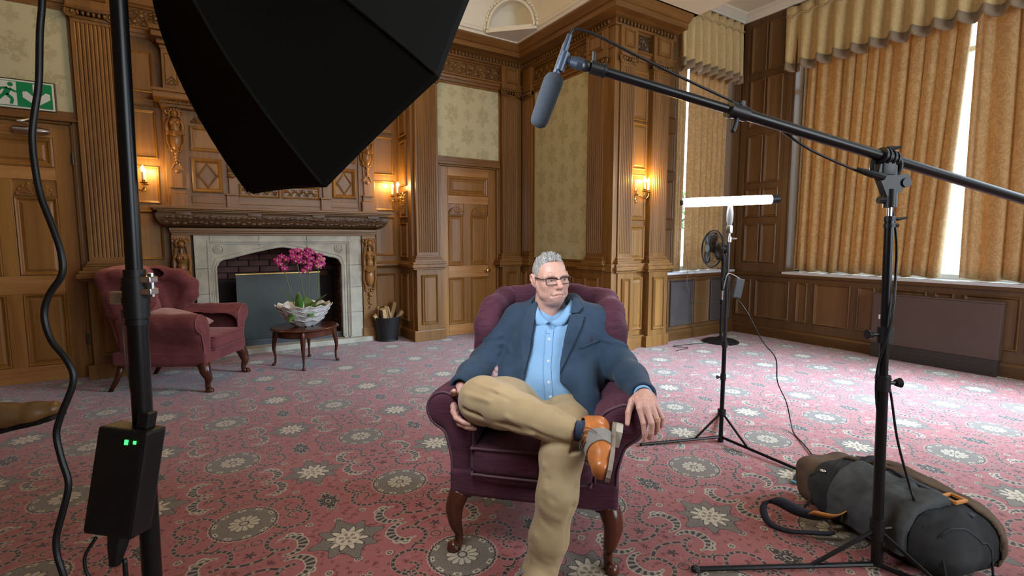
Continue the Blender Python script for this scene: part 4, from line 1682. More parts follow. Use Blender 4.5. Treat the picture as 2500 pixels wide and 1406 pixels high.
def nets(f, lo, hi, h, B=8):
    """mesh f = 0 by naive surface nets; only blocks near the surface are sampled"""
    lo = np.array(lo, float)
    n = np.ceil((np.array(hi, float) - lo) / h).astype(int) + 2
    nb = (n + B - 1) // B
    N = nb * B + 1
    V = np.full(N, 1.0, np.float32)
    bi = np.stack(np.meshgrid(*[np.arange(k) for k in nb], indexing='ij'), -1).reshape(-1, 3)
    ctr = (lo + (bi * B + B / 2) * h).astype(np.float32)
    dc = f(ctr)
    act = np.abs(dc) < B * h * 0.87 * 1.6 + 0.012
    off = np.stack(np.meshgrid(*[np.arange(B + 1)] * 3, indexing='ij'), -1).reshape(-1, 3)
    for k, s in zip(bi[~act], dc[~act]):
        if s < 0:
            i, j, l = k * B
            V[i:i + B + 1, j:j + B + 1, l:l + B + 1] = -1.0
    A = bi[act]
    for st in range(0, len(A), 600):
        ch = A[st:st + 600] * B
        idx = (ch[:, None, :] + off[None]).reshape(-1, 3)
        V[idx[:, 0], idx[:, 1], idx[:, 2]] = f((lo + idx * h).astype(np.float32))
    sgn = V < 0
    c = np.zeros(tuple(k - 1 for k in V.shape), np.int8)
    for dx in (0, 1):
        for dy in (0, 1):
            for dz in (0, 1):
                c += sgn[dx:V.shape[0] - 1 + dx, dy:V.shape[1] - 1 + dy, dz:V.shape[2] - 1 + dz]
    cells = np.argwhere((c > 0) & (c < 8))
    vid = np.full(c.shape, -1, np.int32)
    vid[tuple(cells.T)] = np.arange(len(cells))
    acc = np.zeros((len(cells), 3))
    cnt = np.zeros(len(cells))
    cor = [(x, y, z) for x in (0, 1) for y in (0, 1) for z in (0, 1)]
    for a in cor:
        for ax in range(3):
            if a[ax]: continue
            b = list(a)
            b[ax] = 1
            va = V[tuple((cells + a).T)]
            vb = V[tuple((cells + b).T)]
            m = (va < 0) != (vb < 0)
            t = np.where(m, va / np.where(m, va - vb, 1), 0)
            p = np.array(a, float)[None] + np.zeros((len(cells), 3))
            p[:, ax] += t
            acc += p * m[:, None]
            cnt += m
    verts = lo + (cells + acc / cnt[:, None]) * h
    quads = []
    for ax in range(3):
        a, b = [(1, 2), (2, 0), (0, 1)][ax]
        sl0 = [slice(1, k - 1) for k in V.shape]
        s0 = sgn[tuple(slice(1, k - 1) for k in V.shape)]
        sl1 = [slice(1, k - 1) for k in V.shape]
        sl1[ax] = slice(2, V.shape[ax])
        e = np.argwhere(s0 != sgn[tuple(sl1)]) + 1
        ins = sgn[tuple(e.T)]
        o = np.zeros(3, int)
        oa, ob = o.copy(), o.copy()
        oa[a] = 1
        ob[b] = 1
        q = np.stack([vid[tuple((e - oa - ob).T)], vid[tuple((e - ob).T)], vid[tuple(e.T)], vid[tuple((e - oa).T)]], 1)
        q[~ins] = q[~ins][:, ::-1]
        quads.append(q)
    Q = np.concatenate(quads)
    Q = Q[(Q >= 0).all(1)]
    return verts, Q


def np_mesh(name, verts, quads, m, parent=None, M=None):
    """verts are local to M (or to the parent's frame when M is None)"""
    if M is not None:
        T = (wm(parent).inverted() if parent is not None else Matrix()) @ M
        T = np.array(T)
        verts = verts @ T[:3, :3].T + T[:3, 3]
    me = bpy.data.meshes.new(name)
    me.vertices.add(len(verts))
    me.vertices.foreach_set('co', np.asarray(verts, np.float32).ravel())
    me.loops.add(len(quads) * 4)
    me.loops.foreach_set('vertex_index', quads.astype(np.int32).ravel())
    me.polygons.add(len(quads))
    me.polygons.foreach_set('loop_start', np.arange(0, len(quads) * 4, 4, dtype=np.int32))
    me.polygons.foreach_set('use_smooth', np.ones(len(quads), bool))
    me.update(calc_edges=True)
    me.validate()
    return link(name, me, m, parent)


def relax(v, q, it=2):
    """Taubin smoothing, to take the stair-steps off cut edges without shrinking"""
    n = len(v)
    e = np.concatenate([q[:, [0, 1]], q[:, [1, 2]], q[:, [2, 3]], q[:, [3, 0]]])
    for _ in range(it):
        for lam in (0.5, -0.52):
            acc = np.zeros_like(v)
            cnt = np.bincount(e[:, 0], minlength=n) + np.bincount(e[:, 1], minlength=n)
            for k in range(3):
                acc[:, k] = np.bincount(e[:, 0], v[e[:, 1], k], n) + np.bincount(e[:, 1], v[e[:, 0], k], n)
            v = v + lam * (acc / np.maximum(cnt, 1)[:, None] - v)
    return v


def main_shell(v, q):
    """drop stray islands and inner cavities, keep the largest connected surface"""
    e = np.concatenate([q[:, [0, 1]], q[:, [1, 2]], q[:, [2, 3]]])
    l = np.arange(len(v))
    for _ in range(5000):
        n = l.copy()
        low = np.minimum(l[e[:, 0]], l[e[:, 1]])
        np.minimum.at(n, l[e[:, 0]], low)
        np.minimum.at(n, l[e[:, 1]], low)
        np.minimum.at(n, e[:, 0], low)
        np.minimum.at(n, e[:, 1], low)
        for _k in range(4): n = n[n]
        if (n == l).all(): break
        l = n
    ids, cnt = np.unique(l, return_counts=True)
    keep = l == ids[np.argmax(cnt)]
    new = np.cumsum(keep) - 1
    return v[keep], new[q[keep[q[:, 0]]]]


def soft(name, f, lo, hi, h, m, parent, M=None, it=3):
    v, q = nets(f, lo, hi, h)
    v, q = main_shell(v, q)
    v = relax(v, q, it)
    return np_mesh(name, v, q, m, parent, M)


def wob(P, s, seed=0.0):
    """cheap smooth pseudo-noise in -1..1"""
    x, y, z = P[:, 0] * s, P[:, 1] * s, P[:, 2] * s
    return (np.sin(x + 1.7 * np.sin(y * .9 + seed) + seed * 3.1) + np.sin(y * 1.1 + 1.3 * np.sin(z * 1.2 + seed * 2)) + np.sin(z * .95 + 1.5 * np.sin(x * 1.05 + seed * 1.3))) / 3


# ------------------------------------------------------------------ wing armchairs
def velvet(name, c1, c2, sheen):
    m, nt, b = new_mat(name)
    n1 = noise(nt, coords(nt, 'Object', (18, 18, 150)), 1.0, 4, 0.6, 0.4)
    n2 = noise(nt, coords(nt, 'Object'), 5, 3, 0.6)
    f = X(n1) * 0.55 + X(n2) * 0.6 - 0.08
    nt.links.new(ramp(nt, f.so, [(0.32, c1), (0.70, c2)]), b.inputs['Base Color'])
    b.inputs['Roughness'].default_value = 0.8
    b.inputs['Specular IOR Level'].default_value = 0.2
    b.inputs['Sheen Weight'].default_value = 0.35
    b.inputs['Sheen Roughness'].default_value = 0.45
    b.inputs['Sheen Tint'].default_value = (*sheen, 1)
    bump(nt, b, n1, 0.25, 0.004)
    return m


MAHOG = wood('mahogany', (0.035, 0.010, 0.006), (0.10, 0.028, 0.014), 'z', rough=0.22)


def cabriole(q, top, foot, r0=0.034, r1=0.016, out=(0, 0, 0), seg=10):
    """S-curved leg with a pad foot"""
    T, F = Vector(top), Vector(foot)
    o = Vector(out)
    H = T.z - F.z
    pts = [T, T + Vector((0, 0, -H * .12)) + o * 0.5, T + Vector((0, 0, -H * .28)) + o * 0.9, F + Vector((0, 0, H * .48)) + o * 0.45, F + Vector((0, 0, H * .28)) - o * 0.05, F + Vector((0, 0, H * .13)), F + Vector((0, 0, H * .06)) + o * .3, F + Vector((0, 0, 0.012)) + o * 0.75, F + o * 0.8]
    rs = [r0 * 1.15, r0 * 1.1, r0, r0 * .72, r1 * 1.05, r1, r1 * 1.15, r1 * 1.75, r1 * 1.6]
    P = spline(pts, 4)
    R = []
    for i in range(len(rs) - 1):
        for k in range(4): R.append(rs[i] + (rs[i + 1] - rs[i]) * k / 4)
    R.append(rs[-1])
    q.tube(P, R, seg)


def armchair(M, label, fab, pipe, wings=True, h=0.009, wy=0.0, Mt=None, fab2=None):
    """local frame: x to the viewer's right, y backwards from the front legs, z up"""
    t = thing('wing_armchair', label, 'armchair', M=Mt or M)
    # seat frame
    soft('seat_rail', f_box((0, 0.29, 0.275), (0.325, 0.305, 0.055), 0.02), (-0.35, -0.04, 0.19), (0.35, 0.62, 0.36), h, fab, t, M)

    def cush(P):
        d = f_box((0, 0.225, 0.378), (0.232, 0.262, 0.056), 0.03)(P)
        x, y = P[:, 0] / 0.23, (P[:, 1] - 0.225) / 0.26
        dome = 0.02 * np.clip(1 - x * x, 0, 1) * np.clip(1 - y * y, 0, 1)
        return d - dome
    c = soft('seat_cushion', cush, (-0.26, -0.07, 0.29), (0.26, 0.52, 0.48), h, fab, t, M)
    q = MB(M)
    for z, k in ((0.430, 0.0), (0.327, 0.0)):
        q.tube(spline([(-0.222, 0.40, z), (-0.226, 0.0, z), (-0.200, -0.034, z), (0, -0.037, z + 0.004 * (z > .4)), (0.200, -0.034, z), (0.226, 0.0, z), (0.222, 0.40, z)], 6), 0.0055, 6)
    q.done('piping', pipe, c, True)
    # raked back with a gently arched top
    Rb = rot('X', -11)

    def back(P):
        P = P + np.array([0, 0, 0.018], np.float32)
        d = f_box((0, 0.60, 0.66), (0.262, 0.055, 0.335), 0.045, Rb)(P)
        e = f_cone((-0.20, 0.645, 0.945), (0.20, 0.645, 0.945), 0.052, 0.052)(P)
        e2 = f_cone((-0.10, 0.645, 0.962), (0.10, 0.645, 0.962), 0.05, 0.05)(P)
        d = smin(smin(d, e, 0.05), e2, 0.05)
        return d - 0.012 * np.exp(-((P[:, 0] / 0.18) ** 2 + ((P[:, 2] - 0.72) / 0.2) ** 2)) + 0.002 * wob(P, 24, 1)
    soft('back', back, (-0.30, 0.42, 0.30), (0.30, 0.80, 1.04), h, fab2 or fab, t, M)
    for s in (-1, 1):
        # arm: flared scroll that sweeps back to the wing
        def arm(P):
            Q = P * np.array([s, 1, 1], np.float32)
            a = f_chain([(0.345, 0.045, 0.560), (0.338, 0.25, 0.560), (0.312, 0.47, 0.575)], [0.081, 0.076, 0.068], 0.02)(Q)
            body = f_box((0.276, 0.27, 0.39), (0.044, 0.275, 0.185), 0.02)(Q)
            neck = f_cone((0.288, 0.05, 0.45), (0.30, 0.47, 0.52), 0.05, 0.05)(Q)
            d = smin(smin(a, neck, 0.07), body, 0.05)
            cut = -(Q[:, 1] + 0.012)
            d = smax(d, cut, 0.012)
            return d + 0.0015 * wob(Q, 40, s)
        a = soft('arm', arm, np.minimum([s * 0.22, -0.04, 0.18], [s * 0.46, 0, 0.18]), np.maximum([s * 0.22, 0.58, 0.68], [s * 0.46, 0.58, 0.68]), h, fab, t, M)
        q = MB(M)
        sc = [(0.246, 0.222), (0.246, 0.40), (0.252, 0.50), (0.262, 0.575), (0.29, 0.622), (0.345, 0.640), (0.40, 0.618), (0.425, 0.56), (0.405, 0.50), (0.362, 0.463), (0.332, 0.42), (0.320, 0.35), (0.318, 0.222)]
        pc = np.array([(s * x, 0.004, z) for x, z in sc], np.float32)
        for _ in range(8):      # pull the piping onto the edge of the arm
            g_ = np.stack([(arm(pc + np.float32([1e-3, 0, 0])) - arm(pc - np.float32([1e-3, 0, 0]))) / 2e-3, np.zeros(len(pc)), (arm(pc + np.float32([0, 0, 1e-3])) - arm(pc - np.float32([0, 0, 1e-3]))) / 2e-3], 1)
            step_ = arm(pc)[:, None] * g_ / np.maximum((g_ ** 2).sum(1), 0.05)[:, None]
            step_[0] = step_[-1] = 0
            pc = (pc - step_ * 0.7).astype(np.float32)
        q.tube(spline([(float(p[0]), -0.001, float(p[2])) for p in pc], 5), 0.0055, 6)
        q.done('piping', pipe, a, True)

        def wing(P):
            Q = P * np.array([s, 1, 1], np.float32) + np.array([0.016, -wy, 0.018], np.float32)
            core = f_chain([(0.285, 0.50, 0.62), (0.280, 0.56, 0.78), (0.262, 0.62, 0.93)], [0.056, 0.056, 0.052], 0.05)(Q)
            front = f_chain([(0.300, 0.40, 0.63), (0.306, 0.335, 0.74), (0.304, 0.33, 0.84), (0.290, 0.40, 0.915), (0.262, 0.52, 0.945), (0.24, 0.63, 0.95)], [0.045, 0.045, 0.047, 0.047, 0.047, 0.046], 0.06)(Q)
            # web between the roll and the back
            web = f_box((0.285, 0.48, 0.775), (0.022, 0.13, 0.15), 0.02)(Q)
            d = smin(smin(core, front, 0.03), web, 0.03)
            fold = 0.0022 * np.sin((Q[:, 2] * 0.8 + Q[:, 1] * 1.0) * 170) * np.exp(-(((Q[:, 1] - 0.37) / 0.05) ** 2 + ((Q[:, 2] - 0.89) / 0.05) ** 2))
            return d + fold
        if wings:
            soft('wing', wing, np.minimum([s * 0.19, 0.26, 0.54], [s * 0.37, 0.26, 0.54]), np.maximum([s * 0.19, 0.70, 1.02], [s * 0.37, 0.70, 1.02]), h, fab, t, M)
    for x, y, o in ((-0.292, 0.01, (-0.018, -0.022, 0)), (0.292, 0.01, (0.018, -0.022, 0))):
        q = MB(M)
        cabriole(q, (x, y + 0.012, 0.225), (x + (0.0), y - 0.01, 0.0), 0.036, 0.0165, o)
        q.done('leg', MAHOG, t, True)
    for x in (-0.27, 0.27):
        q = MB(M)
        q.tube([(x, 0.56, 0.23), (x, 0.60, 0.10), (x, 0.65, 0.0)], [0.022, 0.019, 0.015], 8)
        q.done('leg', MAHOG, t, True)
    return t


PLUM = velvet('plum_velvet', (0.036, 0.010, 0.020), (0.098, 0.030, 0.048), (0.55, 0.32, 0.42))
PLUMP = mat('plum_piping', (0.085, 0.035, 0.05), 0.7)
ROSEV = velvet('rose_velvet', (0.105, 0.026, 0.028), (0.21, 0.058, 0.058), (0.7, 0.4, 0.38))
ROSEP = mat('rose_piping', (0.19, 0.06, 0.06), 0.7)
CH_O, CH_U = Vector((1.0365, 1.4865, 0)), Vector((0.7037, -0.7105, 0)).normalized()
M_CH = frame(CH_O, CH_U, (-CH_U.y, CH_U.x, 0))
armchair(M_CH, 'plum velvet wing armchair in which the man in the blazer sits', PLUM, PLUMP, h=0.008, wy=0.085)
L_U = Vector((0.349 - 0.036, 5.146 - 4.607, 0)).normalized()
M_CL = frame(((0.036 + 0.349) / 2, (4.607 + 5.146) / 2, 0), L_U, (-L_U.y, L_U.x, 0))
armchair(M_CL @ Matrix.Diagonal((1, 1.2, 1, 1)), 'empty rose pink wing armchair beside the fireplace, behind the light stand', ROSEV, ROSEP, h=0.010, Mt=M_CL, wy=0.03, fab2=velvet('pale_rose_velvet', (0.17, 0.045, 0.045), (0.33, 0.105, 0.10), (0.8, 0.5, 0.48)))  # its back is a paler rose than the rest

# cushions
def cushion(M, c, R, w, hgt, th, label, m, m2, k=0.0):
    def f(P):
        q = (P - np.array(c, np.float32)) @ np.array(R, np.float32)
        x, z = np.abs(q[:, 0]) / w, np.abs(q[:, 2]) / hgt
        t = th * np.sqrt(np.clip((1 - x ** 2.6) * (1 - z ** 2.6), 0, 1)) + 0.003
        pin = np.maximum(x, z) - (1 - 0.06 * np.minimum(x, z) * 0)
        return smax(np.abs(q[:, 1]) - t, np.maximum(x - 1, z - 1) * min(w, hgt), 0.004) * 0.8
    r = math.hypot(w, hgt) + 0.03
    lo = np.array(c) - r
    hi = np.array(c) + r
    o = soft('cushion', f, lo, hi, 0.008, m, None, M)
    return tag(o, label, 'cushion')


def paisley():
    m, nt, b = new_mat('paisley_cushion_cloth')
    v = coords(nt, 'Object')
    n = X(noise(nt, v, 30, 3, 0.6, 1.6))
    f = inside((n - 0.5).abs() - 0.05, 0.03)
    nt.links.new(mixc(nt, f, (0.24, 0.10, 0.12), (0.42, 0.30, 0.29)), b.inputs['Base Color'])
    b.inputs['Roughness'].default_value = 0.8
    b.inputs['Sheen Weight'].default_value = 0.3
    return m


PAIS = paisley()
GREYC = mat('mauve_grey_cushion', (0.30, 0.17, 0.16), 0.85, var=0.15, vscale=12, sheen=0.3)
cushion(M_CH, (-0.192, 0.285, 0.566), rot('Z', 14) @ rot('X', -14) @ rot('Y', 38), 0.105, 0.105, 0.045, 'patterned mauve velvet cushion wedged behind the seated man', PAIS, None)
cushion(M_CL, (-0.10, 0.30, 0.565), rot('Z', 12) @ rot('X', -72), 0.20, 0.20, 0.05, 'mauve grey cushion lying on the seat of the rose armchair', GREYC, None)
# ------------------------------------------------------------------ octagonal softbox, seen from behind
FABRIC = mat('black_softbox_fabric', (0.005, 0.005, 0.004), 0.8, bmp=0.1, bscale=300, spec=0.15)
sb = thing('softbox', 'large black octagonal softbox seen from behind, aimed at the seated man', 'softbox', OCT_C)
oa = OCT_N.cross(Vector((0, 0, 1))).normalized()
ob = oa.cross(OCT_N)
DEP = 0.42


def rod_pt(k, t):
    """point on rod k (may be fractional): t 0 at the hub, 1 at the rim; rods bow outwards"""
    a = math.radians(6) + (math.pi / 2 - math.radians(6)) * t
    r, hgt = OCT_R * (0.26 * math.sin(a) + 0.74 * (0.1 + 0.9 * t)), -DEP * math.cos(a) * 1.0
    w = OCT_PH + k * math.pi / 4
    return OCT_C + OCT_N * hgt + (oa * math.cos(w) + ob * math.sin(w)) * r


for k in range(8):
    rows = []
    for j in range(15):
        t = j / 14
        A, B_ = rod_pt(k, t), rod_pt(k + 1, t)
        row = []
        for i in range(9):
            s = i / 8
            p = A.lerp(B_, s)
            sag = 4 * s * (1 - s)
            inw = (OCT_C + OCT_N * (p - OCT_C).dot(OCT_N) - p)
            p = p + inw.normalized() * sag * (0.015 - 0.010 * t)
            row.append(p)
        rows.append(row)
    q = MB()
    q.grid(rows)
    o = q.done('panel', FABRIC, sb, True)
    q = MB()
    q.tube([rod_pt(k, j / 14) * 1.0 - OCT_N * 0.0015 for j in range(15)], 0.0038, 6)
    q.done('rod_seam', FABRIC, o, True)
DIFF = emit('lit_diffuser', (0.90, 0.95, 1.0), 5.0)
q = MB()
q.face([q.v(rod_pt(k, 1) * 0.88 + OCT_C * 0.12 - OCT_N * 0.03) for k in range(8)])
q.done('diffuser', DIFF, sb)
q = MB()
rim_ = []
for k in range(8):
    for i in range(8):
        p = rod_pt(k, 1).lerp(rod_pt(k + 1, 1), i / 8)
        rim_.append(p + (OCT_C - p).normalized() * 4 * i / 8 * (1 - i / 8) * 0.005)
q.grid([rim_, [p + OCT_N * 0.012 for p in rim_], [p.lerp(OCT_C, 0.10) - OCT_N * 0.028 for p in rim_]], close=True)
o = q.done('lip', FABRIC, sb)
o.modifiers.new('thick', 'SOLIDIFY').thickness = 0.003
q = MB()
hub = OCT_C - OCT_N * DEP
q.lathe([(0.0, -0.10), (0.04, -0.10), (0.045, -0.01), (0.085, 0.0), (0.085, 0.03), (0, 0.03)], hub, OCT_N, 20)
q.done('speed_ring', BLACKM, sb, 40)

# stand of the softbox: three sections with collars, knobs, tripod out of frame
PB_, PT_ = Vector((-0.101, 1.161, 0.558)), Vector((-0.087, 1.148, 1.639))
pole = lambda z: PB_ + (PT_ - PB_) * ((z - PB_.z) / (PT_.z - PB_.z))
st = thing('softbox_stand', 'thick black lighting stand pole at the left, carrying the softbox', 'light stand', pole(0))
q = MB()
q.tube([pole(0.0), pole(1.09)], 0.0168, 16)
q.done('lower_pole', BLACKM, st, 40)
q = MB()
q.tube([pole(1.09), pole(1.86)], 0.0134, 16)
q.tube([pole(1.84), hub - OCT_N * 0.06], 0.012, 10)
q.done('upper_pole', BLACKM, st, 40)
q = MB()
for z0, z1, r in ((1.075, 1.15, 0.0205), (1.10, 1.112, 0.0222), (1.126, 1.134, 0.0222), (1.062, 1.072, 0.0195), (1.15, 1.165, 0.0175)):
    q.tube([pole(z0), pole(z1)], r, 16)
q.done('collar', BLACK, st, 40)
q = MB()
c = pole(1.118)
rt = Vector((math.cos(CAM_YAW), -math.sin(CAM_YAW), 0))
Mk = frame(pole(1.128), rt, (-rt.y, rt.x, 0))
q.M = Mk
q.box(0.015, 0.036, -0.012, 0.012, 0.012, 0.024, 0.003).box(0.015, 0.036, -0.012, 0.012, -0.010, 0.002, 0.003)
q.tube([(0.03, 0, -0.014), (0.03, 0, 0.030)], 0.005, 8)
q.box(-0.045, -0.018, -0.008, 0.008, -0.028, -0.004, 0.003)
q.done('clamp', STEEL, st)
for k in range(3):
    w = 0.9 + k * 2.094
    d = Vector((math.cos(w), math.sin(w), 0))
    q = MB()
    q.tube([pole(0.33), Vector((PB_.x, PB_.y, 0.012)) + d * 0.52], 0.010, 8)
    q.tube([pole(0.10), Vector((PB_.x, PB_.y, 0.012)) + d * 0.30 + Vector((0, 0, 0.13))], 0.007, 6)
    q.done('leg', BLACKM, st)
# power brick hung on a cord
pb = thing('power_brick', 'black power brick with two green lights hanging on the softbox stand', 'power adapter', (-0.13, 1.13, 0.78))
Mb = frame((-0.128, 1.143, 0.775), (0.075, -0.05, 0.0), (0.05, 0.075, -0.012))
q = MB(Mb @ Matrix.Rotation(math.radians(7), 4, 'Y'))
q.box(-0.046, 0.046, -0.026, 0.026, -0.098, 0.098, 0.006)
q.done('case', BLACK, pb)
q = MB(Mb @ Matrix.Rotation(math.radians(7), 4, 'Y'))
q.box(0.008, 0.014, -0.0275, -0.025, 0.071, 0.080).box(0.024, 0.029, -0.0275, -0.025, 0.074, 0.080)
q.done('indicator_light', emit('green_led', (0.05, 1.0, 0.15), 2.5), pb)
q = MB(Mb @ Matrix.Rotation(math.radians(7), 4, 'Y'))
q.box(0.012, 0.034, -0.012, 0.012, 0.098, 0.128, 0.003)
q.done('jack', BLACK, pb)
q = MB(Mb @ Matrix.Rotation(math.radians(7), 4, 'Y'))
q.tube([(0.004, 0, -0.098), (0.004, 0, -0.125), (0.004, 0, -0.16)], [0.019, 0.016, 0.009], 10)
q.done('plug', BLACK, pb)
q = MB()
q.tube(spline([(-0.139, 1.14, 0.62), (-0.136, 1.14, 0.55), (-0.11, 1.15, 0.30), (-0.02, 1.25, 0.05), (0.10, 1.42, 0.006), (0.30, 1.6, 0.006)], 8), 0.0045, 6)
q.tube(spline([(-0.178, 1.15, 0.672), (-0.196, 1.145, 0.64), (-0.190, 1.14, 0.60), (-0.160, 1.13, 0.572), (-0.12, 1.12, 0.53), (-0.11, 1.12, 0.3), (-0.2, 1.2, 0.01)], 8), 0.003, 6)
q.done('lead', BLACK, pb, True)
q = MB()
q.tube([(-0.118, 1.169, 1.09), (-0.117, 1.165, 1.0), (-0.108, 1.155, 0.885)], 0.0016, 5)
q.tube([(-0.102, 1.169, 1.07), (-0.100, 1.165, 1.0), (-0.098, 1.155, 0.885)], 0.0016, 5)
q.done('cord', mat('grey_cord', (0.16, 0.14, 0.11), 0.7), pb, True)
# mains cable that hangs in waves from the softbox lamp
wav = [(-0.10, 1.19, 2.02), (-0.16, 1.18, 1.85), (-0.190, 1.173, 1.70), (-0.192, 1.171, 1.622), (-0.198, 1.168, 1.567), (-0.204, 1.163, 1.484), (-0.212, 1.162, 1.436), (-0.218, 1.162, 1.395), (-0.217, 1.155, 1.347), (-0.211, 1.145, 1.292), (-0.196, 1.129, 1.237), (-0.187, 1.118, 1.196), (-0.188, 1.115, 1.161), (-0.208, 1.124, 1.127), (-0.217, 1.126, 1.092), (-0.209, 1.116, 1.051), (-0.188, 1.098, 1.017), (-0.181, 1.09, 0.982), (-0.201, 1.096, 0.927), (-0.21, 1.098, 0.893), (-0.205, 1.09, 0.852), (-0.197, 1.08, 0.811), (-0.206, 1.081, 0.769), (-0.219, 1.084, 0.721), (-0.219, 1.08, 0.687), (-0.212, 1.072, 0.655), (-0.19, 1.07, 0.5), (-0.22, 1.08, 0.3), (-0.25, 1.10, 0.1), (-0.35, 1.12, 0.008), (-0.7, 1.0, 0.007)]
q = MB()
q.tube(spline(wav, 4), 0.0052, 8)
o = q.done('power_cable', BLACK, None, True)
tag(o, 'thick black mains cable hanging in waves at the left edge, before the door', 'cable')

# ------------------------------------------------------------------ microphone stand with boom
ms = thing('microphone_stand', 'black stand with tripod feet holding the long boom, standing over the rucksack', 'stand', (2.075, 0.738, 0))
MB0, MT0 = Vector((2.075, 0.738, 0.0)), Vector((2.036, 0.763, 1.33))
mp_ = lambda z: MB0 + (MT0 - MB0) * (z / 1.33)
q = MB()
q.tube([mp_(0.02), mp_(0.72)], 0.0175, 12)
q.done('lower_pole', BLACKM, ms, 40)
q = MB()
q.tube([mp_(0.72), mp_(1.30)], 0.0145, 12)
q.done('upper_pole', BLACKM, ms, 40)
q = MB()
q.tube([mp_(1.29), mp_(1.36)], 0.008, 10)
q.done('spigot', STEEL, ms, 40)
for z, s in ((0.71, 1), (0.885, -1)):
    q = MB()
    q.tube([mp_(z - 0.028), mp_(z + 0.028)], 0.0235, 14)
    q.tube([mp_(z + 0.015), mp_(z + 0.019)], 0.0255, 14)
    q.tube([mp_(z), mp_(z) + rt * 0.045 * s], 0.007, 8)
    q.tube([mp_(z) + rt * 0.045 * s, mp_(z) + rt * 0.062 * s], [0.012, 0.018], 10)
    q.done('knob_collar', BLACK, ms, 40)
q = MB()
for z in (1.268, 1.29):
    q.tube([mp_(z - 0.007), mp_(z + 0.007)], 0.018, 12)
    q.tube([mp_(z), mp_(z) + rt * 0.032], 0.006, 8)
q.tube([mp_(1.29) + rt * 0.03, mp_(1.295) + rt * 0.062], [0.006, 0.004], 8)
q.done('lock_lever', BLACK, ms, 40)
q = MB()
q.tube([mp_(0.125), mp_(0.20)], 0.024, 12)
q.tube([mp_(0.16), mp_(0.165) + rt * 0.05], 0.006, 8)
q.done('leg_collar', BLACK, ms, 40)
for tgt in ((1.50, 1.09, 0.012), (2.19, 0.20, 0.012), (2.62, 0.96, 0.012)):
    f = Vector(tgt)
    q = MB()
    q.tube([mp_(0.022), f], 0.009, 8)
    q.tube([mp_(0.16), mp_(0.02).lerp(f, 0.36) + Vector((0, 0, 0.004))], 0.0075, 8)
    o = q.done('leg', BLACKM, ms)
    q = MB()
    q.ball(f, 0.013, 1.4, 1.4, .9, 8, 6)
    q.done('rubber_foot', BLACK, o)
# pivot head
BS = Vector((2.018, 0.775, 1.498))
BL = Vector((0.998, 1.142, 1.718))
bd = (BS - BL).normalized()
bn = bd.cross(Vector((0, 0, 1))).normalized()   # towards the camera side
bu = bn.cross(bd)
q = MB()
q.tube([mp_(1.33), mp_(1.392)], 0.021, 12)
q.tube([mp_(1.355), mp_(1.355) - rt * 0.04], 0.012, 8)
q.done('socket', BLACK, ms, 40)
fr = frame(BS, rt, (-rt.y, rt.x, 0))
q = MB(fr)
q.prism([(-0.035, -0.055), (0.0, -0.13), (0.045, -0.12), (0.075, -0.075), (0.07, -0.055), (0.03, -0.06), (0.028, 0.0), (-0.025, 0.0)], -0.014, 0.014)
q.ring((0.0, 0.0, -0.028), (0, 1, 0), 0.048, 0.009, 26, 8, math.pi * 0.0, math.pi * 2)
q.lathe([(0, -0.02), (0.016, -0.02), (0.016, 0.02), (0, 0.02)], (0.062, 0, -0.085), (0, 1, 0), 12)
q.box(-0.022, 0.022, -0.018, 0.018, -0.06, 0.0, 0.005)
q.done('pivot_head', BLACK, ms, 40)
q = MB(fr)
q.tube([(-0.03, -0.03, -0.068), (-0.075, -0.04, -0.058), (-0.125, -0.04, -0.043)], [0.013, 0.010, 0.006], 8)
q.done('tension_lever', BLACK, ms, 40)
q = MB()
for k in (-0.026, -0.010, 0.010, 0.026):
    q.tube([BS + bd * (k - 0.004), BS + bd * (k + 0.004)], 0.029, 14)
q.tube([BS + bd * -0.026, BS + bd * 0.026], 0.0255, 14)
q.tube([BS + Vector((0, 0, 0.028)), BS + Vector((0, 0, 0.036)) + rt * 0.045], [0.010, 0.005], 8)
q.done('boom_clamp', BLACK, ms, 40)
# boom
bm_ = thing('boom_pole', 'long black telescopic boom pole slanting across the upper right', 'boom pole', BS)
q = MB()
q.tube([BL, BL.lerp(BS, 0.42)], 0.0138, 12)
q.done('inner_tube', BLACKM, bm_, 40)
q = MB()
q.tube([BL.lerp(BS, 0.44), BS + bd * 0.95], 0.0175, 14)
q.done('outer_tube', BLACKM, bm_, 40)
q = MB()
J = BL.lerp(BS, 0.455)
q.tube([J - bd * 0.03, J + bd * 0.035], 0.0225, 12)
q.tube([J - bd * 0.032, J - bd * 0.022], 0.026, 12)
q.tube([J - Vector((0, 0, 0.018)), J - Vector((0.01, 0, 0.045)), J - Vector((0.02, -0.0, 0.062))], [0.009, 0.008, 0.007], 8)
q.tube([J + Vector((0.02, 0, 0.015)), J + Vector((0.02, 0, 0.035))], 0.012, 8)
q.done('twist_lock', BLACK, bm_, 40)
q = MB()
q.tube([BL + bd * 0.0, BL + bd * 0.045], 0.0185, 12)
q.tube([BL + bd * 0.040, BL + bd * 0.047], 0.0205, 12)
q.ball(BL - bd * 0.012, 0.017, 1, 1, 1, 10, 8)
q.tube([BL + bd * 0.01, BL + bd * 0.012 + Vector((0, 0, 0.045))], 0.0055, 8)
q.done('swivel', BLACK, bm_, 40)
q = MB()
q.tube([BL - bd * 0.015, BL - bd * 0.040 + Vector((0, 0, 0.010))], 0.0045, 8)
q.done('threaded_stud', BRASS, bm_, 40)
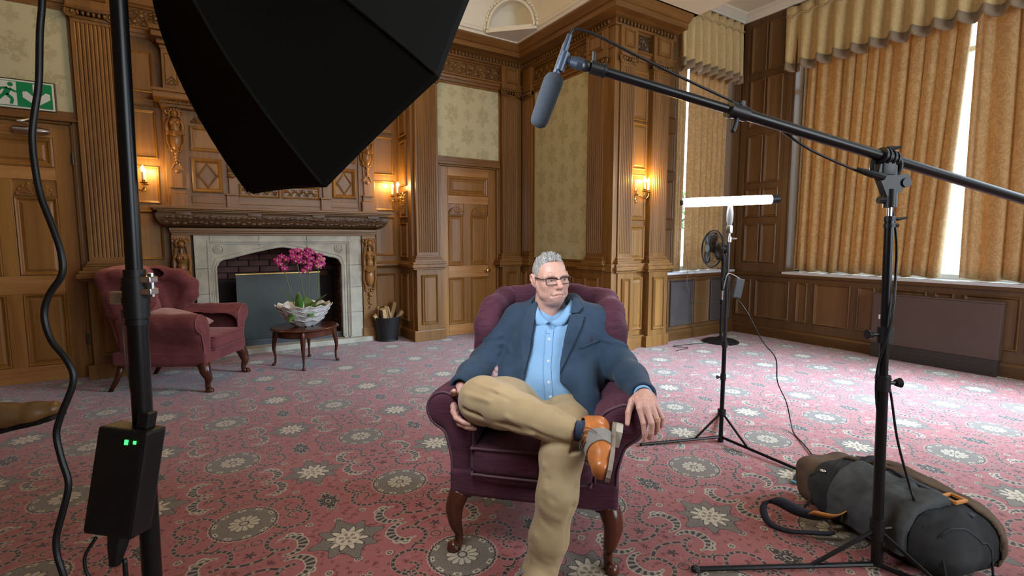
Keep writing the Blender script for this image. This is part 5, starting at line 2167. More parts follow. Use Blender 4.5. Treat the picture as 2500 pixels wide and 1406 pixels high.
# microphone with foam windshield
MTp, MFo = Vector((0.945, 1.176, 1.796)), Vector((0.871, 1.224, 1.551))
md = (MFo - MTp).normalized()
MMid = Vector((0.933, 1.184, 1.739))
mic = thing('microphone', 'shotgun microphone in dark grey foam windshield hanging from the boom tip', 'microphone', MMid)
MICB = mat('blue_black_metal', (0.045, 0.06, 0.085), 0.35, metal=0.6)
q = MB()
q.tube([MTp + md * 0.015, MTp + md * 0.15], 0.0105, 12)
q.tube([MTp + md * 0.055, MTp + md * 0.062], 0.0112, 12)
q.done('body', MICB, mic, 40)
q = MB()
L_ = (MFo - MTp).length
prof = [(0.0, 0.104), (0.014, 0.104), (0.023, 0.110), (0.0285, 0.122), (0.0290, 0.145), (0.0275, 0.20), (0.026, L_ - 0.018), (0.0225, L_ - 0.005), (0.012, L_ + 0.002), (0.0, L_ + 0.003)]
q.lathe(prof, MTp, md, 24)
q.done('windshield', mat('grey_foam', (0.013, 0.018, 0.025), 0.95, bmp=0.5, bscale=400), mic, True)
q = MB()
q.tube([MTp - md * 0.012, MTp + md * 0.03], [0.0075, 0.010], 12)
q.done('connector', MICB, mic, 40)
q = MB()
q.tube([MMid - md * 0.02, MMid + md * 0.035], 0.0145, 12)
e1 = (BL - MMid)
q.tube([MMid, MMid + e1 * 0.30], 0.009, 8)
q.tube([MMid + e1 * 0.26, MMid + e1 * 0.52], [0.014, 0.0185], 12)
q.tube([MMid + e1 * 0.52, MMid + e1 * 0.76], [0.0185, 0.016], 12)
q.done('clip', MICB, mic, 40)
# cable along the boom
bz = Vector((0, 0, 1))
P_ = lambda t, o: BL.lerp(BS, t) + Vector((0, 0, o))
q = MB()
q.tube(spline([MTp - md * 0.010, MTp - md * 0.03 + Vector((0.006, 0, 0.0)), Vector((0.975, 1.16, 1.822)), Vector((1.02, 1.14, 1.81)), P_(0.14, 0.072), P_(0.28, 0.050), P_(0.45, 0.026), P_(0.47, 0.027), P_(0.62, -0.005) - bn * 0.022, P_(0.72, -0.05), P_(0.92, -0.075), BS + Vector((-0.02, 0.02, -0.065))], 8), 0.0042, 7)
q.tube(spline([BS + Vector((0.03, 0.02, -0.02)), mp_(1.25) + rt * 0.024, mp_(1.1) + rt * 0.030, mp_(0.95) + rt * 0.008 - Vector((0.02, 0.02, 0)), mp_(0.75) - rt * 0.022, mp_(0.6) - rt * 0.012, mp_(0.70) + rt * 0.02, mp_(0.5) + rt * 0.06, mp_(0.33) + rt * 0.11, mp_(0.27) + rt * 0.13, Vector((2.36, 0.75, 0.22))], 8), 0.0042, 7)
o = q.done('microphone_cable', BLACK, None, True)
tag(o, 'thin black microphone cable running along the boom and down its stand', 'cable')

# ------------------------------------------------------------------ tube light on its stand
TS = Vector((2.636, 1.776, 0))
ts = thing('tube_light_stand', 'thin black tripod stand carrying the glowing tube light', 'light stand', TS)
tp = lambda z: TS + Vector((0, 0, z))
q = MB()
q.tube([tp(0.015), tp(0.60)], 0.0125, 12)
q.done('lower_pole', BLACKM, ts, 40)
q = MB()
q.tube([tp(0.60), tp(1.0)], 0.0105, 12)
q.tube([tp(1.0), tp(1.215)], 0.0082, 12)
q.done('upper_pole', mat('gunmetal', (0.06, 0.06, 0.065), 0.25, metal=0.8), ts, 40)
for z, s in ((0.60, 1), (0.99, -1), (0.40, -1)):
    q = MB()
    q.tube([tp(z - 0.018), tp(z + 0.018)], 0.0165, 12)
    q.tube([tp(z), tp(z) + rt * 0.028 * s], 0.005, 6)
    q.tube([tp(z) + rt * 0.028 * s, tp(z) + rt * 0.038 * s], [0.008, 0.012], 8)
    q.done('knob_collar', BLACK, ts, 40)
q = MB()
q.tube([tp(1.205), tp(1.235)], 0.014, 10)
q.tube([tp(1.225), tp(1.225) + rt * 0.045], 0.005, 8)
q.done('lock_lever', STEEL, ts, 40)
q = MB()
q.tube([tp(0.165), tp(0.20)], 0.024, 12)
q.tube([tp(0.0), tp(0.035)], 0.017, 12)
q.done('leg_collar', BLACK, ts, 40)
for f in ((2.188, 1.99, 0.009), (2.63, 1.25, 0.009), (3.06, 2.07, 0.009)):
    f = Vector(f)
    h_ = tp(0.03)
    q = MB()
    q.tube([h_, f], 0.0085, 8, squash=1.0)
    q.tube([tp(0.185), h_.lerp(f, 0.34)], 0.0065, 8)
    o = q.done('leg', BLACKM, ts)
    q = MB()
    q.ball(f, 0.011, 1.3, 1.3, .8, 8, 6)
    q.done('rubber_foot', BLACK, o)
q = MB()
q.tube([tp(1.23), tp(1.262)], 0.007, 10)
q.box(TS.x - 0.013, TS.x + 0.013, TS.y - 0.013, TS.y + 0.013, 1.255, 1.30, 0.003)
q.done('spigot', STEEL, ts, 40)
q = MB()
q.lathe([(0.0, 1.29), (0.014, 1.295), (0.024, 1.33), (0.025, 1.37), (0.017, 1.42), (0.010, 1.435), (0, 1.435)], (TS.x, TS.y, 0), (0, 0, 1), 14, 1.0, 0.6)
q.done('bracket', mat('grey_bracket', (0.20, 0.20, 0.20), 0.5), ts, 40)
TA, TB = Vector((2.404, 1.925, 1.431)), Vector((2.832, 1.651, 1.450))
tl = thing('tube_light', 'glowing white LED tube light held level on the thin stand', 'tube light', TA.lerp(TB, 0.5))
td = (TB - TA).normalized()
q = MB()
q.tube([TA, TA + td * 0.006] + [TA.lerp(TB, t) for t in (0.1, 0.9, 1.0)], [0.018, 0.024, 0.026, 0.026, 0.026], 16)
q.done('lit_tube', emit('lit_tube', (1.0, 0.97, 0.90), 40), tl, True)
q = MB()
q.tube([TB, TB + td * 0.045], 0.024, 16)
q.done('end_cap', BLACK, tl, 40)
q = MB()
q.tube([TA - td * 0.012, TA], 0.016, 16)
q.done('end_cap', BLACK, tl, 40)
ad = thing('power_brick', 'small dark power brick hung on the tube light stand, lead trailing below', 'power adapter', (2.69, 1.74, 0.94))
Md = frame((2.688, 1.742, 0.935), (rt.x, rt.y, 0.0), (-rt.y, rt.x, 0)) @ Matrix.Rotation(math.radians(10), 4, 'Y')
q = MB(Md)
q.box(-0.026, 0.026, -0.018, 0.018, -0.058, 0.058, 0.006)
q.done('case', mat('dark_grey_plastic', (0.035, 0.036, 0.04), 0.4), ad)
q = MB()
q.tube(spline([Md @ Vector((0, 0, 0.058)), tp(1.02) + Vector((0.012, -0.012, 0)), tp(1.01) + Vector((-0.014, -0.006, 0)), tp(0.93) - rt * 0.02], 6), 0.003, 6)
q.done('hanging_cord', mat('grey_cord_pale', (0.30, 0.28, 0.26), .7), ad, True)
q = MB()
q.tube(spline([Md @ Vector((0.004, 0, -0.058)), Vector((2.72, 1.70, 0.80)), Vector((2.83, 1.66, 0.62)), Vector((2.95, 1.64, 0.50)), Vector((3.02, 1.66, 0.34)), Vector((3.17, 1.68, 0.18)), Vector((3.20, 1.66, 0.05)), Vector((3.13, 1.60, 0.006)), Vector((3.0, 1.47, 0.006)), Vector((2.88, 1.36, 0.006)), Vector((2.69, 1.20, 0.006)), Vector((2.56, 1.06, 0.006)), Vector((2.5, 0.9, 0.006))], 8), 0.0036, 6)
q.done('lead', BLACK, ad, True)
VEL = mat('black_webbing', (0.014, 0.015, 0.02), 0.8)
q = MB()
rows = []
cl = spline([(2.76, 1.265, 0.045), (2.70, 1.262, 0.03), (2.62, 1.27, 0.028), (2.55, 1.265, 0.022), (2.49, 1.25, 0.008)], 5)
for i, p in enumerate(cl):
    s_ = Vector((0.006, -0.016, 0.004)) * (1.0 if i > 3 else 0.6)
    rows.append([p - s_, p + s_])
q.grid(rows)
o = q.done('cable_tie', VEL, None)
o.modifiers.new('thick', 'SOLIDIFY').thickness = 0.004
tag(o, 'black hook and loop strap dangling over a foot of the tube light stand', 'strap')
q = MB()
q.box(2.478, 2.492, 1.232, 1.268, 0.004, 0.012, 0.002)
q.done('tab', mat('blue_tab', (0.08, 0.26, 0.36), 0.6), o)

# ------------------------------------------------------------------ pedestal fan
FC = Vector((5.118, 3.66, 1.112))
FB = Vector((5.262, 3.60, 0))
fan = thing('pedestal_fan', 'black pedestal fan turned away, in front of the small window curtains', 'fan', FB)
fa = Vector((-0.91, 0.36, 0.05)).normalized()
q = MB()
q.lathe([(0, 0), (0.205, 0), (0.205, 0.012), (0.17, 0.03), (0.06, 0.045), (0.03, 0.07), (0, 0.07)], FB, (0, 0, 1), 28)
q.done('base', BLACK, fan, 40)
q = MB()
q.tube([FB + Vector((0, 0, 0.05)), FB + Vector((0, 0, 0.50))], 0.017, 12)
q.tube([FB + Vector((0, 0, 0.62)), FB + Vector((0, 0, 0.98))], [0.024, 0.030], 12)
q.done('column', BLACK, fan, 40)
q = MB()
q.tube([FB + Vector((0, 0, 0.48)), FB + Vector((0, 0, 0.64))], 0.0135, 12)
q.done('chrome_tube', STEEL, fan, 40)
q = MB()
q.tube([FB + Vector((0, 0, 0.46)), FB + Vector((0, 0, 0.51))], 0.026, 12)
q.tube([FB + Vector((0, 0, 0.485)), FB + Vector((-0.035, -0.03, 0.485))], 0.012, 8)
q.done('height_collar', BLACK, fan, 40)
MO = FC - fa * 0.05
q = MB()
q.lathe([(0.0, 0.01), (0.055, 0.01), (0.062, -0.02), (0.058, -0.10), (0.045, -0.135), (0.0, -0.14)], MO, fa, 18)
q.tube([MO - fa * 0.08, FB + Vector((0, 0, 0.97))], [0.03, 0.034], 10)
q.tube([MO - fa * 0.06 + Vector((0, 0, 0.055)), MO - fa * 0.06 + Vector((0, 0, 0.075))], 0.008, 8)
q.done('motor', BLACK, fan, 40)
GM = mat('fan_grille_wire', (0.02, 0.02, 0.021), 0.35)
for nm, sgn, dp in (('front_grille', 1, 0.055), ('rear_grille', -1, 0.045)):
    q = MB()
    a_ = fa.orthogonal().normalized()
    b__ = fa.cross(a_)
    for r_, h_ in ((0.212, 0), (0.15, dp * .75), (0.075, dp)):
        q.ring(FC + fa * sgn * h_, fa, r_, 0.0022, 30, 4)
    for k in range(72):
        w = 2 * math.pi * k / 72
        d = a_ * math.cos(w) + b__ * math.sin(w)
        q.tube([FC + d * 0.212, FC + d * 0.15 + fa * sgn * dp * .75, FC + d * 0.04 + fa * sgn * dp], 0.0012, 3, cap=False)
    q.lathe([(0, 0), (0.045, 0), (0.045, 0.006), (0, 0.006)], FC + fa * sgn * dp, fa, 16)
    q.done(nm, GM, fan, kind='stuff')
q = MB()
q.ring(FC, fa, 0.214, 0.009, 36, 6)
q.done('rim', BLACK, fan, True)
q = MB()
q.lathe([(0, -0.03), (0.045, -0.03), (0.04, 0.03), (0, 0.04)], FC, fa, 16)
q.done('hub', BLACK, fan, 40)
BLADE = mat('smoked_blade', (0.03, 0.02, 0.018), 0.3)
for k in range(3):
    w0 = 0.5 + k * 2.094
    rows = []
    for i in range(6):
        r_ = 0.04 + 0.15 * i / 5
        wd_ = 0.35 + 0.5 * math.sin(math.pi * (i + .6) / 6.2)
        rows.append([FC + (a_ * math.cos(w0 + u * wd_) + b__ * math.sin(w0 + u * wd_)) * r_ + fa * (0.018 * u) for u in (-1, -.5, 0, .5, 1)])
    q = MB()
    q.grid(rows)
    o = q.done('blade', BLADE, fan, True)
    o.modifiers.new('thick', 'SOLIDIFY').thickness = 0.002
q = MB()
q.tube(spline([FB + Vector((-.02, 0, 0.49)), FB + Vector((-0.15, 0.05, 0.485)), FB + Vector((-0.36, 0.16, 0.47))], 6), 0.003, 5)
q.tube(spline([FB + Vector((-0.19, 0.02, 0.012)), FB + Vector((-0.4, 0.08, 0.006)), FB + Vector((-0.7, 0.12, 0.006)), FB + Vector((-0.62, -0.02, 0.006)), FB + Vector((-0.85, -0.05, 0.006))], 6), 0.0035, 5)
q.done('lead', BLACK, fan, True)
q = MB()
q.tube(spline([(4.83, 3.84, 1.32), (4.86, 3.84, 1.15), (4.94, 3.86, 0.95), (5.0, 3.90, 0.84), (5.03, 3.93, 0.68), (5.11, 3.95, 0.58)], 6), 0.0028, 5)
o = q.done('blind_cord', mat('thin_grey_cord', (0.18, 0.15, 0.13), .7), None, True)
tag(o, 'thin cord trailing over the sill of the small window', 'cord')
# ------------------------------------------------------------------ table with the orchid bowl
TC = Vector((0.89, 5.17, 0))
tb = thing('side_table', 'low dark mahogany table with an oval top before the fireplace', 'table', TC)
q = MB()
q.lathe([(0, 0.355), (0.295, 0.355), (0.312, 0.362), (0.315, 0.371), (0.308, 0.378), (0.285, 0.3805), (0, 0.3805)], TC, (0, 0, 1), 40)
q.done('table_top', MAHOG, tb, 40)
q = MB()
q.lathe([(0.262, 0.295), (0.268, 0.295), (0.268, 0.355), (0.262, 0.355)], TC, (0, 0, 1), 40)
q.done('apron', MAHOG, tb, 40)
for x, y in ((0.816, 4.885), (0.618, 5.243), (1.163, 5.129), (0.963, 5.424)):
    d = (Vector((x, y, 0)) - TC).normalized()
    q = MB()
    T_ = TC + d * 0.258 + Vector((0, 0, 0.352))
    cabriole(q, T_, TC + d * 0.278, 0.023, 0.010, d * 0.02, 8)
    q.done('leg', MAHOG, tb, True)

# faceted white bowl: rows of scalloped petals
BW = mat('white_shell_glaze', (0.66, 0.64, 0.60), 0.45, var=0.06, vscale=6)
bw = thing('planter_bowl', 'white bowl of overlapping scale facets on the low mahogany table', 'bowl', TC + Vector((0, 0, 0.381)))
BZ = 0.381
prof_r = lambda t: 0.075 + 0.160 * (t ** 0.62)
q = MB()
q.lathe([(0, 0.0), (0.072, 0.0)] + [(prof_r(t) - 0.012, 0.205 * t + 0.002) for t in (0.08, .25, .45, .65, .85, 0.96)] + [(prof_r(0.96) - 0.022, 0.197)] + [(prof_r(t) - 0.026, 0.205 * t + 0.01) for t in (.85, .6, .4)] + [(0, 0.08)], (TC.x, TC.y, BZ), (0, 0, 1), 32)
q.done('body', BW, bw, 30)
rr = random.Random(4)
for r_, (t0, t1, n) in enumerate(((0.02, 0.36, 9), (0.20, 0.60, 11), (0.42, 0.82, 13), (0.64, 1.04, 14))):
    for k in range(n):
        w = 2 * math.pi * (k + 0.5 * (r_ % 2)) / n + rr.uniform(-.05, .05)
        hw = math.pi / n * 1.12
        rows = []
        for i in range(4):
            t = t0 + (t1 - t0) * i / 3
            row = []
            for u in (-1, -.5, 0, .5, 1):
                taper = [0.55, 0.95, 1.0, 0.82][i]
                tt = t - (0.06 * abs(u) ** 2 if i == 3 else 0) + (0.035 if i == 3 and u == 0 else 0)
                rad = prof_r(max(0.0, min(tt, 1.06))) + [0.000, 0.004, 0.010, 0.022][i] - 0.010 * (1 - abs(u)) * (i in (1, 2))
                a_ = w + u * hw * taper
                row.append((TC.x + rad * math.cos(a_), TC.y + rad * math.sin(a_), BZ + 0.205 * tt))
            rows.append(row)
        q = MB()
        q.grid(rows)
        o = q.done('scale', BW, bw)
        o.modifiers.new('thick', 'SOLIDIFY').thickness = 0.004
q = MB()
q.lathe([(0, 0.14), (0.17, 0.145), (0.19, 0.15)], (TC.x, TC.y, BZ), (0, 0, 1), 24)
for i in range(60):
    a_, r_ = rr.uniform(0, 6.28), 0.17 * math.sqrt(rr.random())
    q.ball((TC.x + r_ * math.cos(a_), TC.y + r_ * math.sin(a_), BZ + 0.148), rr.uniform(.008, .018), 1.4, 1, .6, 5, 4)
q.done('moss', mat('brown_moss', (0.10, 0.085, 0.04), 0.95, var=0.5, vscale=40), bw, kind='stuff')

PETAL = mat('magenta_petal', (0.36, 0.012, 0.13), 0.55, var=0.35, vscale=25)
PETALP = mat('pale_pink_petal', (0.52, 0.14, 0.25), 0.55, var=0.3, vscale=25)
LIP = mat('orchid_lip', (0.45, 0.25, 0.12), 0.5)
LEAFG = mat('orchid_leaf', (0.075, 0.17, 0.03), 0.42, var=0.25, vscale=8)
STEM = mat('orchid_stem', (0.12, 0.14, 0.05), 0.6)
VIEW = (Vector((0, 0, 1.22)) - Vector((0.89, 5.17, 1.0))).normalized()


def flower(p, face, s, m):
    """three sepals, two broad petals and a lip in one blossom mesh"""
    R = rot_to(Vector((0, 0, 1)), face)
    q = MB(Matrix.Translation(p) @ R.to_4x4())
    for w, L, wd in ((0, 1, .42), (2.2, 1, .42), (-2.2, 1, .42), (1.2, 1.05, .78), (-1.2, 1.05, .78)):
        c, n_ = math.cos(w), math.sin(w)
        rows = []
        for i, (t, k) in enumerate(((0.05, .15), (.35, .75), (.7, 1.0), (.92, .6), (1.0, .1))):
            row = []
            for u in (-1, 0, 1):
                x, y = t * L * s, u * wd * k * s * .62
                row.append((x * c - y * n_, x * n_ + y * c, s * (.12 - .22 * t * t + .06 * (1 - abs(u)))))
            rows.append(row)
        q.grid(rows)
    o = q.done('flower', m, None, True, local=True)
    o.modifiers.new('thick', 'SOLIDIFY').thickness = 0.0015
    return o


def orchid(base, tip, blooms, leaves, label, bend, pale=False):
    t = thing('orchid', label, 'orchid', base, group='orchids in the white bowl')
    B_, T_ = Vector(base), Vector(tip)
    q = MB()
    mid1 = B_.lerp(T_, 0.5) + Vector(bend)
    q.tube(spline([B_, mid1, T_, T_ + Vector((0.02, -0.03, 0.03))], 8), 0.0042, 6)
    q.done('stem', STEM, t, True)
    for i, bl in enumerate(blooms):
        fv = (VIEW + Vector((rr.uniform(-.5, .5), rr.uniform(-.3, .3), rr.uniform(-.35, .2)))).normalized()
        f = flower(Vector(bl), fv, rr.uniform(0.032, 0.040), PETALP if pale and i % 2 else PETAL)
        f.parent = t
        f.data.transform(wm(t).inverted())
        q = MB()
        q.ball(Vector(bl) + fv * 0.008, 0.009, 1, 1, 1.3, 6, 5)
        q.done('lip', LIP, f)
    for a_, L, up, wd in leaves:
        rows = []
        d = Vector((math.cos(a_), math.sin(a_), 0))
        sd = Vector((-d.y, d.x, 0))
        for i in range(8):
            s = i / 7
            c = B_ + d * L * s * (1 - .25 * up) + Vector((0, 0, L * (up * s - (1.0 - up) * 0.8 * s * s + 0.25 * s)))
            w_ = wd * math.sin(math.pi * min(1, (s * .88 + .12))) ** .7
            rows.append([c - sd * w_ + Vector((0, 0, w_ * .25)), c, c + sd * w_ + Vector((0, 0, w_ * .25))])
        q = MB()
        q.grid(rows)
        o = q.done('leaf', LEAFG, t, True)
        o.modifiers.new('thick', 'SOLIDIFY').thickness = 0.002
    return t


Z0 = BZ + 0.14
orchid((0.84, 5.13, Z0), (0.715, 5.10, 0.955), [(0.68, 5.09, 0.985), (0.715, 5.08, 0.945), (0.66, 5.11, 1.02), (0.735, 5.10, 1.03), (0.70, 5.12, 1.055)], ((-1.75, 0.17, .98, .036), (2.9, 0.20, .95, .042), (-2.2, 0.22, .12, .045)), 'magenta orchid leaning left in the white bowl', (-0.02, 0, 0.02))
orchid((0.885, 5.10, Z0), (0.825, 5.10, 1.03), [(0.80, 5.08, 1.055), (0.845, 5.07, 1.05), (0.795, 5.10, 1.10), (0.84, 5.09, 1.11), (0.875, 5.09, 1.085), (0.815, 5.07, 1.015), (0.86, 5.07, 1.005)], ((-1.4, 0.20, .2, .045), (0.5, 0.16, .6, .035)), 'magenta orchid second from the left in the white bowl', (0.015, 0, 0))
orchid((0.93, 5.16, Z0), (0.935, 5.13, 1.06), [(0.93, 5.10, 1.115), (0.965, 5.10, 1.09), (0.92, 5.09, 1.06), (0.955, 5.09, 1.035), (0.905, 5.10, 1.0), (0.945, 5.09, 0.985), (0.925, 5.08, 0.945), (0.895, 5.09, 0.92)], ((0.0, 0.22, .7, .036), (-0.7, 0.18, .45, .04), (1.6, .15, .8, .035)), 'tallest orchid with a long spray of magenta flowers, centre of the bowl', (0.01, 0, 0))
orchid((0.99, 5.18, Z0), (1.03, 5.14, 1.0), [(1.01, 5.10, 1.0), (1.05, 5.10, 1.02), (1.06, 5.11, 0.975), (1.02, 5.09, 0.955), (1.04, 5.12, 1.06)], ((0.3, 0.15, .5, .035), (2.0, .13, .8, .03)), 'paler pink orchid on the right side of the white bowl', (0.015, 0, 0), True)

# ------------------------------------------------------------------ bucket of firewood
BK = Vector((1.945, 5.865, 0))
bk = thing('coal_bucket', 'black metal coal bucket full of firewood between fireplace and door', 'bucket', BK)
IRON = mat('black_iron', (0.014, 0.014, 0.015), 0.5, metal=0.2)
q = MB()
q.lathe([(0, 0.008), (0.118, 0.008), (0.125, 0.05), (0.15, 0.20), (0.165, 0.285), (0.158, 0.285), (0.143, 0.20), (0.118, 0.05), (0, 0.05)], BK, (0, 0, 1), 28)
q.done('body', IRON, bk, 40)
q = MB()
q.ring(BK + Vector((0, 0, 0.287)), (0, 0, 1), 0.163, 0.006, 28, 6)
q.done('rim', IRON, bk, 40)
q = MB()
q.lathe([(0.105, 0.0), (0.128, 0.0), (0.128, 0.03), (0.12, 0.034), (0.105, 0.034)], BK, (0, 0, 1), 28)
q.done('foot_ring', IRON, bk, 40)
q = MB()
q.tube([BK + Vector((0.164 * math.cos(w) * -0.55, -0.164 * abs(math.sin(w)) * 1.05, 0.285 - 0.02)) for w in [math.pi * i / 14 for i in range(1)]] + [BK + Vector((-0.163 + 0.326 * i / 14, -0.165 * math.sin(math.pi * i / 14) - 0.0, 0.28 - 0.03 * math.sin(math.pi * i / 14))) for i in range(15)], 0.004, 6)
q.done('handle', IRON, bk, True)
BARK = mat('log_bark', (0.13, 0.075, 0.04), 0.9, var=0.4, vscale=30, bmp=0.5)
CUT = mat('cut_wood', (0.46, 0.30, 0.14), 0.8, var=0.2, vscale=30)


def log(c, d, L, r, label, half=True):
    """split log: bark on the round side, pale split faces and ends"""
    d = Vector(d).normalized()
    a = d.orthogonal().normalized()
    b_ = d.cross(a)
    n = 9
    pr = [(r * math.cos(math.pi * i / (n - 1)), r * math.sin(math.pi * i / (n - 1))) for i in range(n)]
    t = thing('firewood_log', label, 'log', Vector(c), group='firewood in the bucket')
    q = MB()
    A = [Vector(c) + a * x + b_ * y for x, y in pr]
    q.grid([A, [p + d * L for p in A]])
    q.done('bark', BARK, t, 30)
    q = MB()
    P0, P1 = [q.v(p) for p in A + [Vector(c) - b_ * r * .35]], [q.v(p + d * L) for p in A + [Vector(c) - b_ * r * .35]]
    q.face(P0)
    q.face(P1[::-1])
    q.face([P0[-1], P0[0], P1[0], P1[-1]])
    q.face([P0[-2], P0[-1], P1[-1], P1[-2]])
    q.done('split_face', CUT, t)


log(BK + Vector((-0.02, -0.06, 0.20)), (-0.15, -0.1, 1), 0.20, 0.062, 'thick log with pale top in the middle of the coal bucket')
log(BK + Vector((0.06, 0.04, 0.20)), (0.35, 0.25, 1), 0.26, 0.05, 'tallest log leaning right in the coal bucket')
log(BK + Vector((0.08, -0.03, 0.19)), (0.75, 0.0, 1), 0.19, 0.045, 'log leaning far right over the bucket rim')
log(BK + Vector((0.02, 0.08, 0.20)), (0.1, 0.2, 1), 0.20, 0.05, 'log standing at the back of the coal bucket')
log(BK + Vector((-0.09, -0.02, 0.21)), (-0.6, -0.2, 1), 0.13, 0.032, 'small log at the left rim of the coal bucket')
for c, d, L, lab in (((0.02, -0.11, 0.24), (-0.25, -0.1, 1), 0.19, 'pale split stick standing upright at the bucket front'), ((-0.10, 0.0, 0.23), (0.5, -0.2, .5), 0.13, 'pale stick lying across the left of the bucket'), ((-0.09, 0.05, 0.25), (0.02, 0, 1), 0.16, 'thin upright stick at the back left of the bucket'), ((-0.12, -0.03, 0.24), (-0.3, 0, 1), 0.10, 'thin short stick leaning over the left bucket rim')):
    q = MB()
    p = BK + Vector(c)
    q.tube([p, p + Vector(d).normalized() * L], [0.011, 0.010], 4)
    o = q.done('kindling_stick', CUT, None)
    tag(o, lab, 'stick', 'firewood in the bucket')

# ------------------------------------------------------------------ rucksack lying on its front
bag = thing('rucksack', 'dark brown and grey rucksack with orange buckles lying behind the boom stand', 'rucksack', (2.4, 0.72, 0))
CANV = mat('brown_canvas', (0.100, 0.068, 0.048), 0.95, var=0.35, vscale=7, bmp=0.15, bscale=260, spec=0.06)
GREYN = mat('slate_nylon', (0.036, 0.037, 0.038), 0.95, var=0.3, vscale=6, bmp=0.12, bscale=260, spec=0.06)
GREYL = mat('grey_nylon_pocket', (0.066, 0.070, 0.072), 0.95, var=0.3, vscale=9, bmp=0.12, bscale=260, spec=0.06)
NAVY = mat('navy_padding', (0.016, 0.020, 0.030), 0.75, bmp=0.2)
ORNG = mat('orange_webbing', (0.52, 0.20, 0.04), 0.6)
# long axis runs from the lid (far left) towards the near right
BA, BBt = Vector((2.43, 1.03, 0)), Vector((2.26, 0.41, 0))
bx = (BBt - BA).normalized()
by = Vector((-bx.y, bx.x, 0))
M_BG = frame(BA, bx, by)      # x along the bag, y away to the right, z up


def bagf(P):
    d = f_box((0.25, 0.0, 0.115), (0.30, 0.185, 0.125), 0.11)(P)
    d = smin(d, f_chain([(0.10, -0.06, 0.15), (0.36, -0.07, 0.145)], [0.095, 0.095], 0.03)(P), 0.05)      # front pocket
    d = smin(d, f_chain([(0.20, 0.05, 0.17), (0.40, 0.03, 0.145)], [0.105, 0.095], 0.03)(P), 0.05)
    tp_ = np.clip((P[:, 0] - 0.40) / 0.3, 0, 1)
    d = d + 0.035 * tp_ * tp_ * (P[:, 2] > 0.1) * np.clip((P[:, 2] - 0.1) / 0.1, 0, 1)
    d = smax(d, -(P[:, 2] - 0.004), 0.02)
    for a, b, w, h_ in (((0.30, -0.30, 0.15), (0.36, 0.0, 0.30), 0.016, 0.012), ((0.42, -0.30, 0.1), (0.50, 0.0, 0.28), 0.014, 0.010), ((0.16, -0.26, 0.1), (0.20, 0.02, 0.30), 0.014, 0.010), ((0.52, -0.25, 0.2), (0.62, 0.1, 0.2), 0.014, 0.009)):
        d = d + h_ * np.exp(-(f_cone(a, b, 0, 0)(P) / w) ** 2)
    return d * 0.85 + 0.006 * wob(P, 22, 2) + 0.0045 * wob(P, 48, 5) + 0.002 * wob(P, 110, 1)


def lidf(P):
    d = f_box((-0.045, 0.0, 0.115), (0.085, 0.155, 0.105), 0.075, rot('Y', -8))(P)
    d = smax(d, -(P[:, 2] - 0.004), 0.02)
    d = d + 0.008 * np.exp(-(f_cone((-0.1, -0.2, 0.15), (0.05, 0.05, 0.22), 0, 0)(P) / 0.014) ** 2)
    return d * .85 + 0.006 * wob(P, 24, 7) + 0.003 * wob(P, 60, 3)


soft('body', bagf, (-0.1, -0.26, -0.01), (0.90, 0.26, 0.32), 0.010, GREYN, bag, M_BG)
soft('lid', lidf, (-0.16, -0.26, -0.01), (0.12, 0.26, 0.26), 0.010, CANV, bag, M_BG)


def flap(P):
    d = np.abs(bagf(P) - 0.006) - 0.005
    poly = poly2(P[:, 0], P[:, 1], [(0.04, -0.05), (0.10, 0.24), (0.60, 0.24), (0.58, 0.09), (0.42, 0.035), (0.22, 0.0)])
    return smax(smax(d, poly, 0.006), 0.05 - P[:, 2], 0.004)


soft('flap', flap, (0.0, -0.1, 0.03), (0.80, 0.27, 0.34), 0.008, CANV, bag, M_BG, it=10)


def surf(x, y):
    """height of the bag at local x, y"""
    z = 0.36
    zs = np.linspace(0.36, 0.0, 120)
    P = np.stack([np.full(120, x), np.full(120, y), zs], 1).astype(np.float32)
    v = np.minimum(bagf(P), lidf(P))
    i = np.argmax(v < 0)
    return float(zs[i]) if (v < 0).any() else 0.02


def pocket(P):
    d = np.abs(bagf(P) - 0.010) - 0.012
    e = poly2(P[:, 0], P[:, 1], [(0.10, -0.30), (0.40, -0.30), (0.46, -0.02), (0.12, -0.05)])
    return smax(smax(d, e, 0.010), 0.06 - P[:, 2], 0.01) + 0.002 * wob(P, 70, 4)


soft('front_pocket', pocket, (0.04, -0.30, 0.02), (0.52, 0.04, 0.32), 0.008, GREYL, bag, M_BG, it=10)
for a, b in (((-0.01, -0.16), (0.54, -0.15)), ((0.02, 0.02), (0.10, -0.17)), ((0.50, -0.15), (0.56, 0.10))):
    q = MB(M_BG)
    q.tube([(a[0] + (b[0] - a[0]) * k / 14, a[1] + (b[1] - a[1]) * k / 14, surf(a[0] + (b[0] - a[0]) * k / 14, a[1] + (b[1] - a[1]) * k / 14) + 0.001) for k in range(15)], 0.004, 6)
    q.done('seam', VEL, bag, True)


def strap(pts, w, m, nm='strap', lift=0.008):
    q = MB(M_BG)
    P = spline([(x, y, surf(x, y) + lift + dz) for x, y, dz in pts], 6)
    rows = []
    for i, p in enumerate(P):
        t = (P[min(i + 1, len(P) - 1)] - P[max(i - 1, 0)]).normalized()
        s = t.cross(Vector((0, 0, 1))).normalized() * w
        rows.append([p - s, p + s])
    q.grid(rows)
    o = q.done(nm, m, bag, True)
    o.modifiers.new('thick', 'SOLIDIFY').thickness = 0.005
    return o


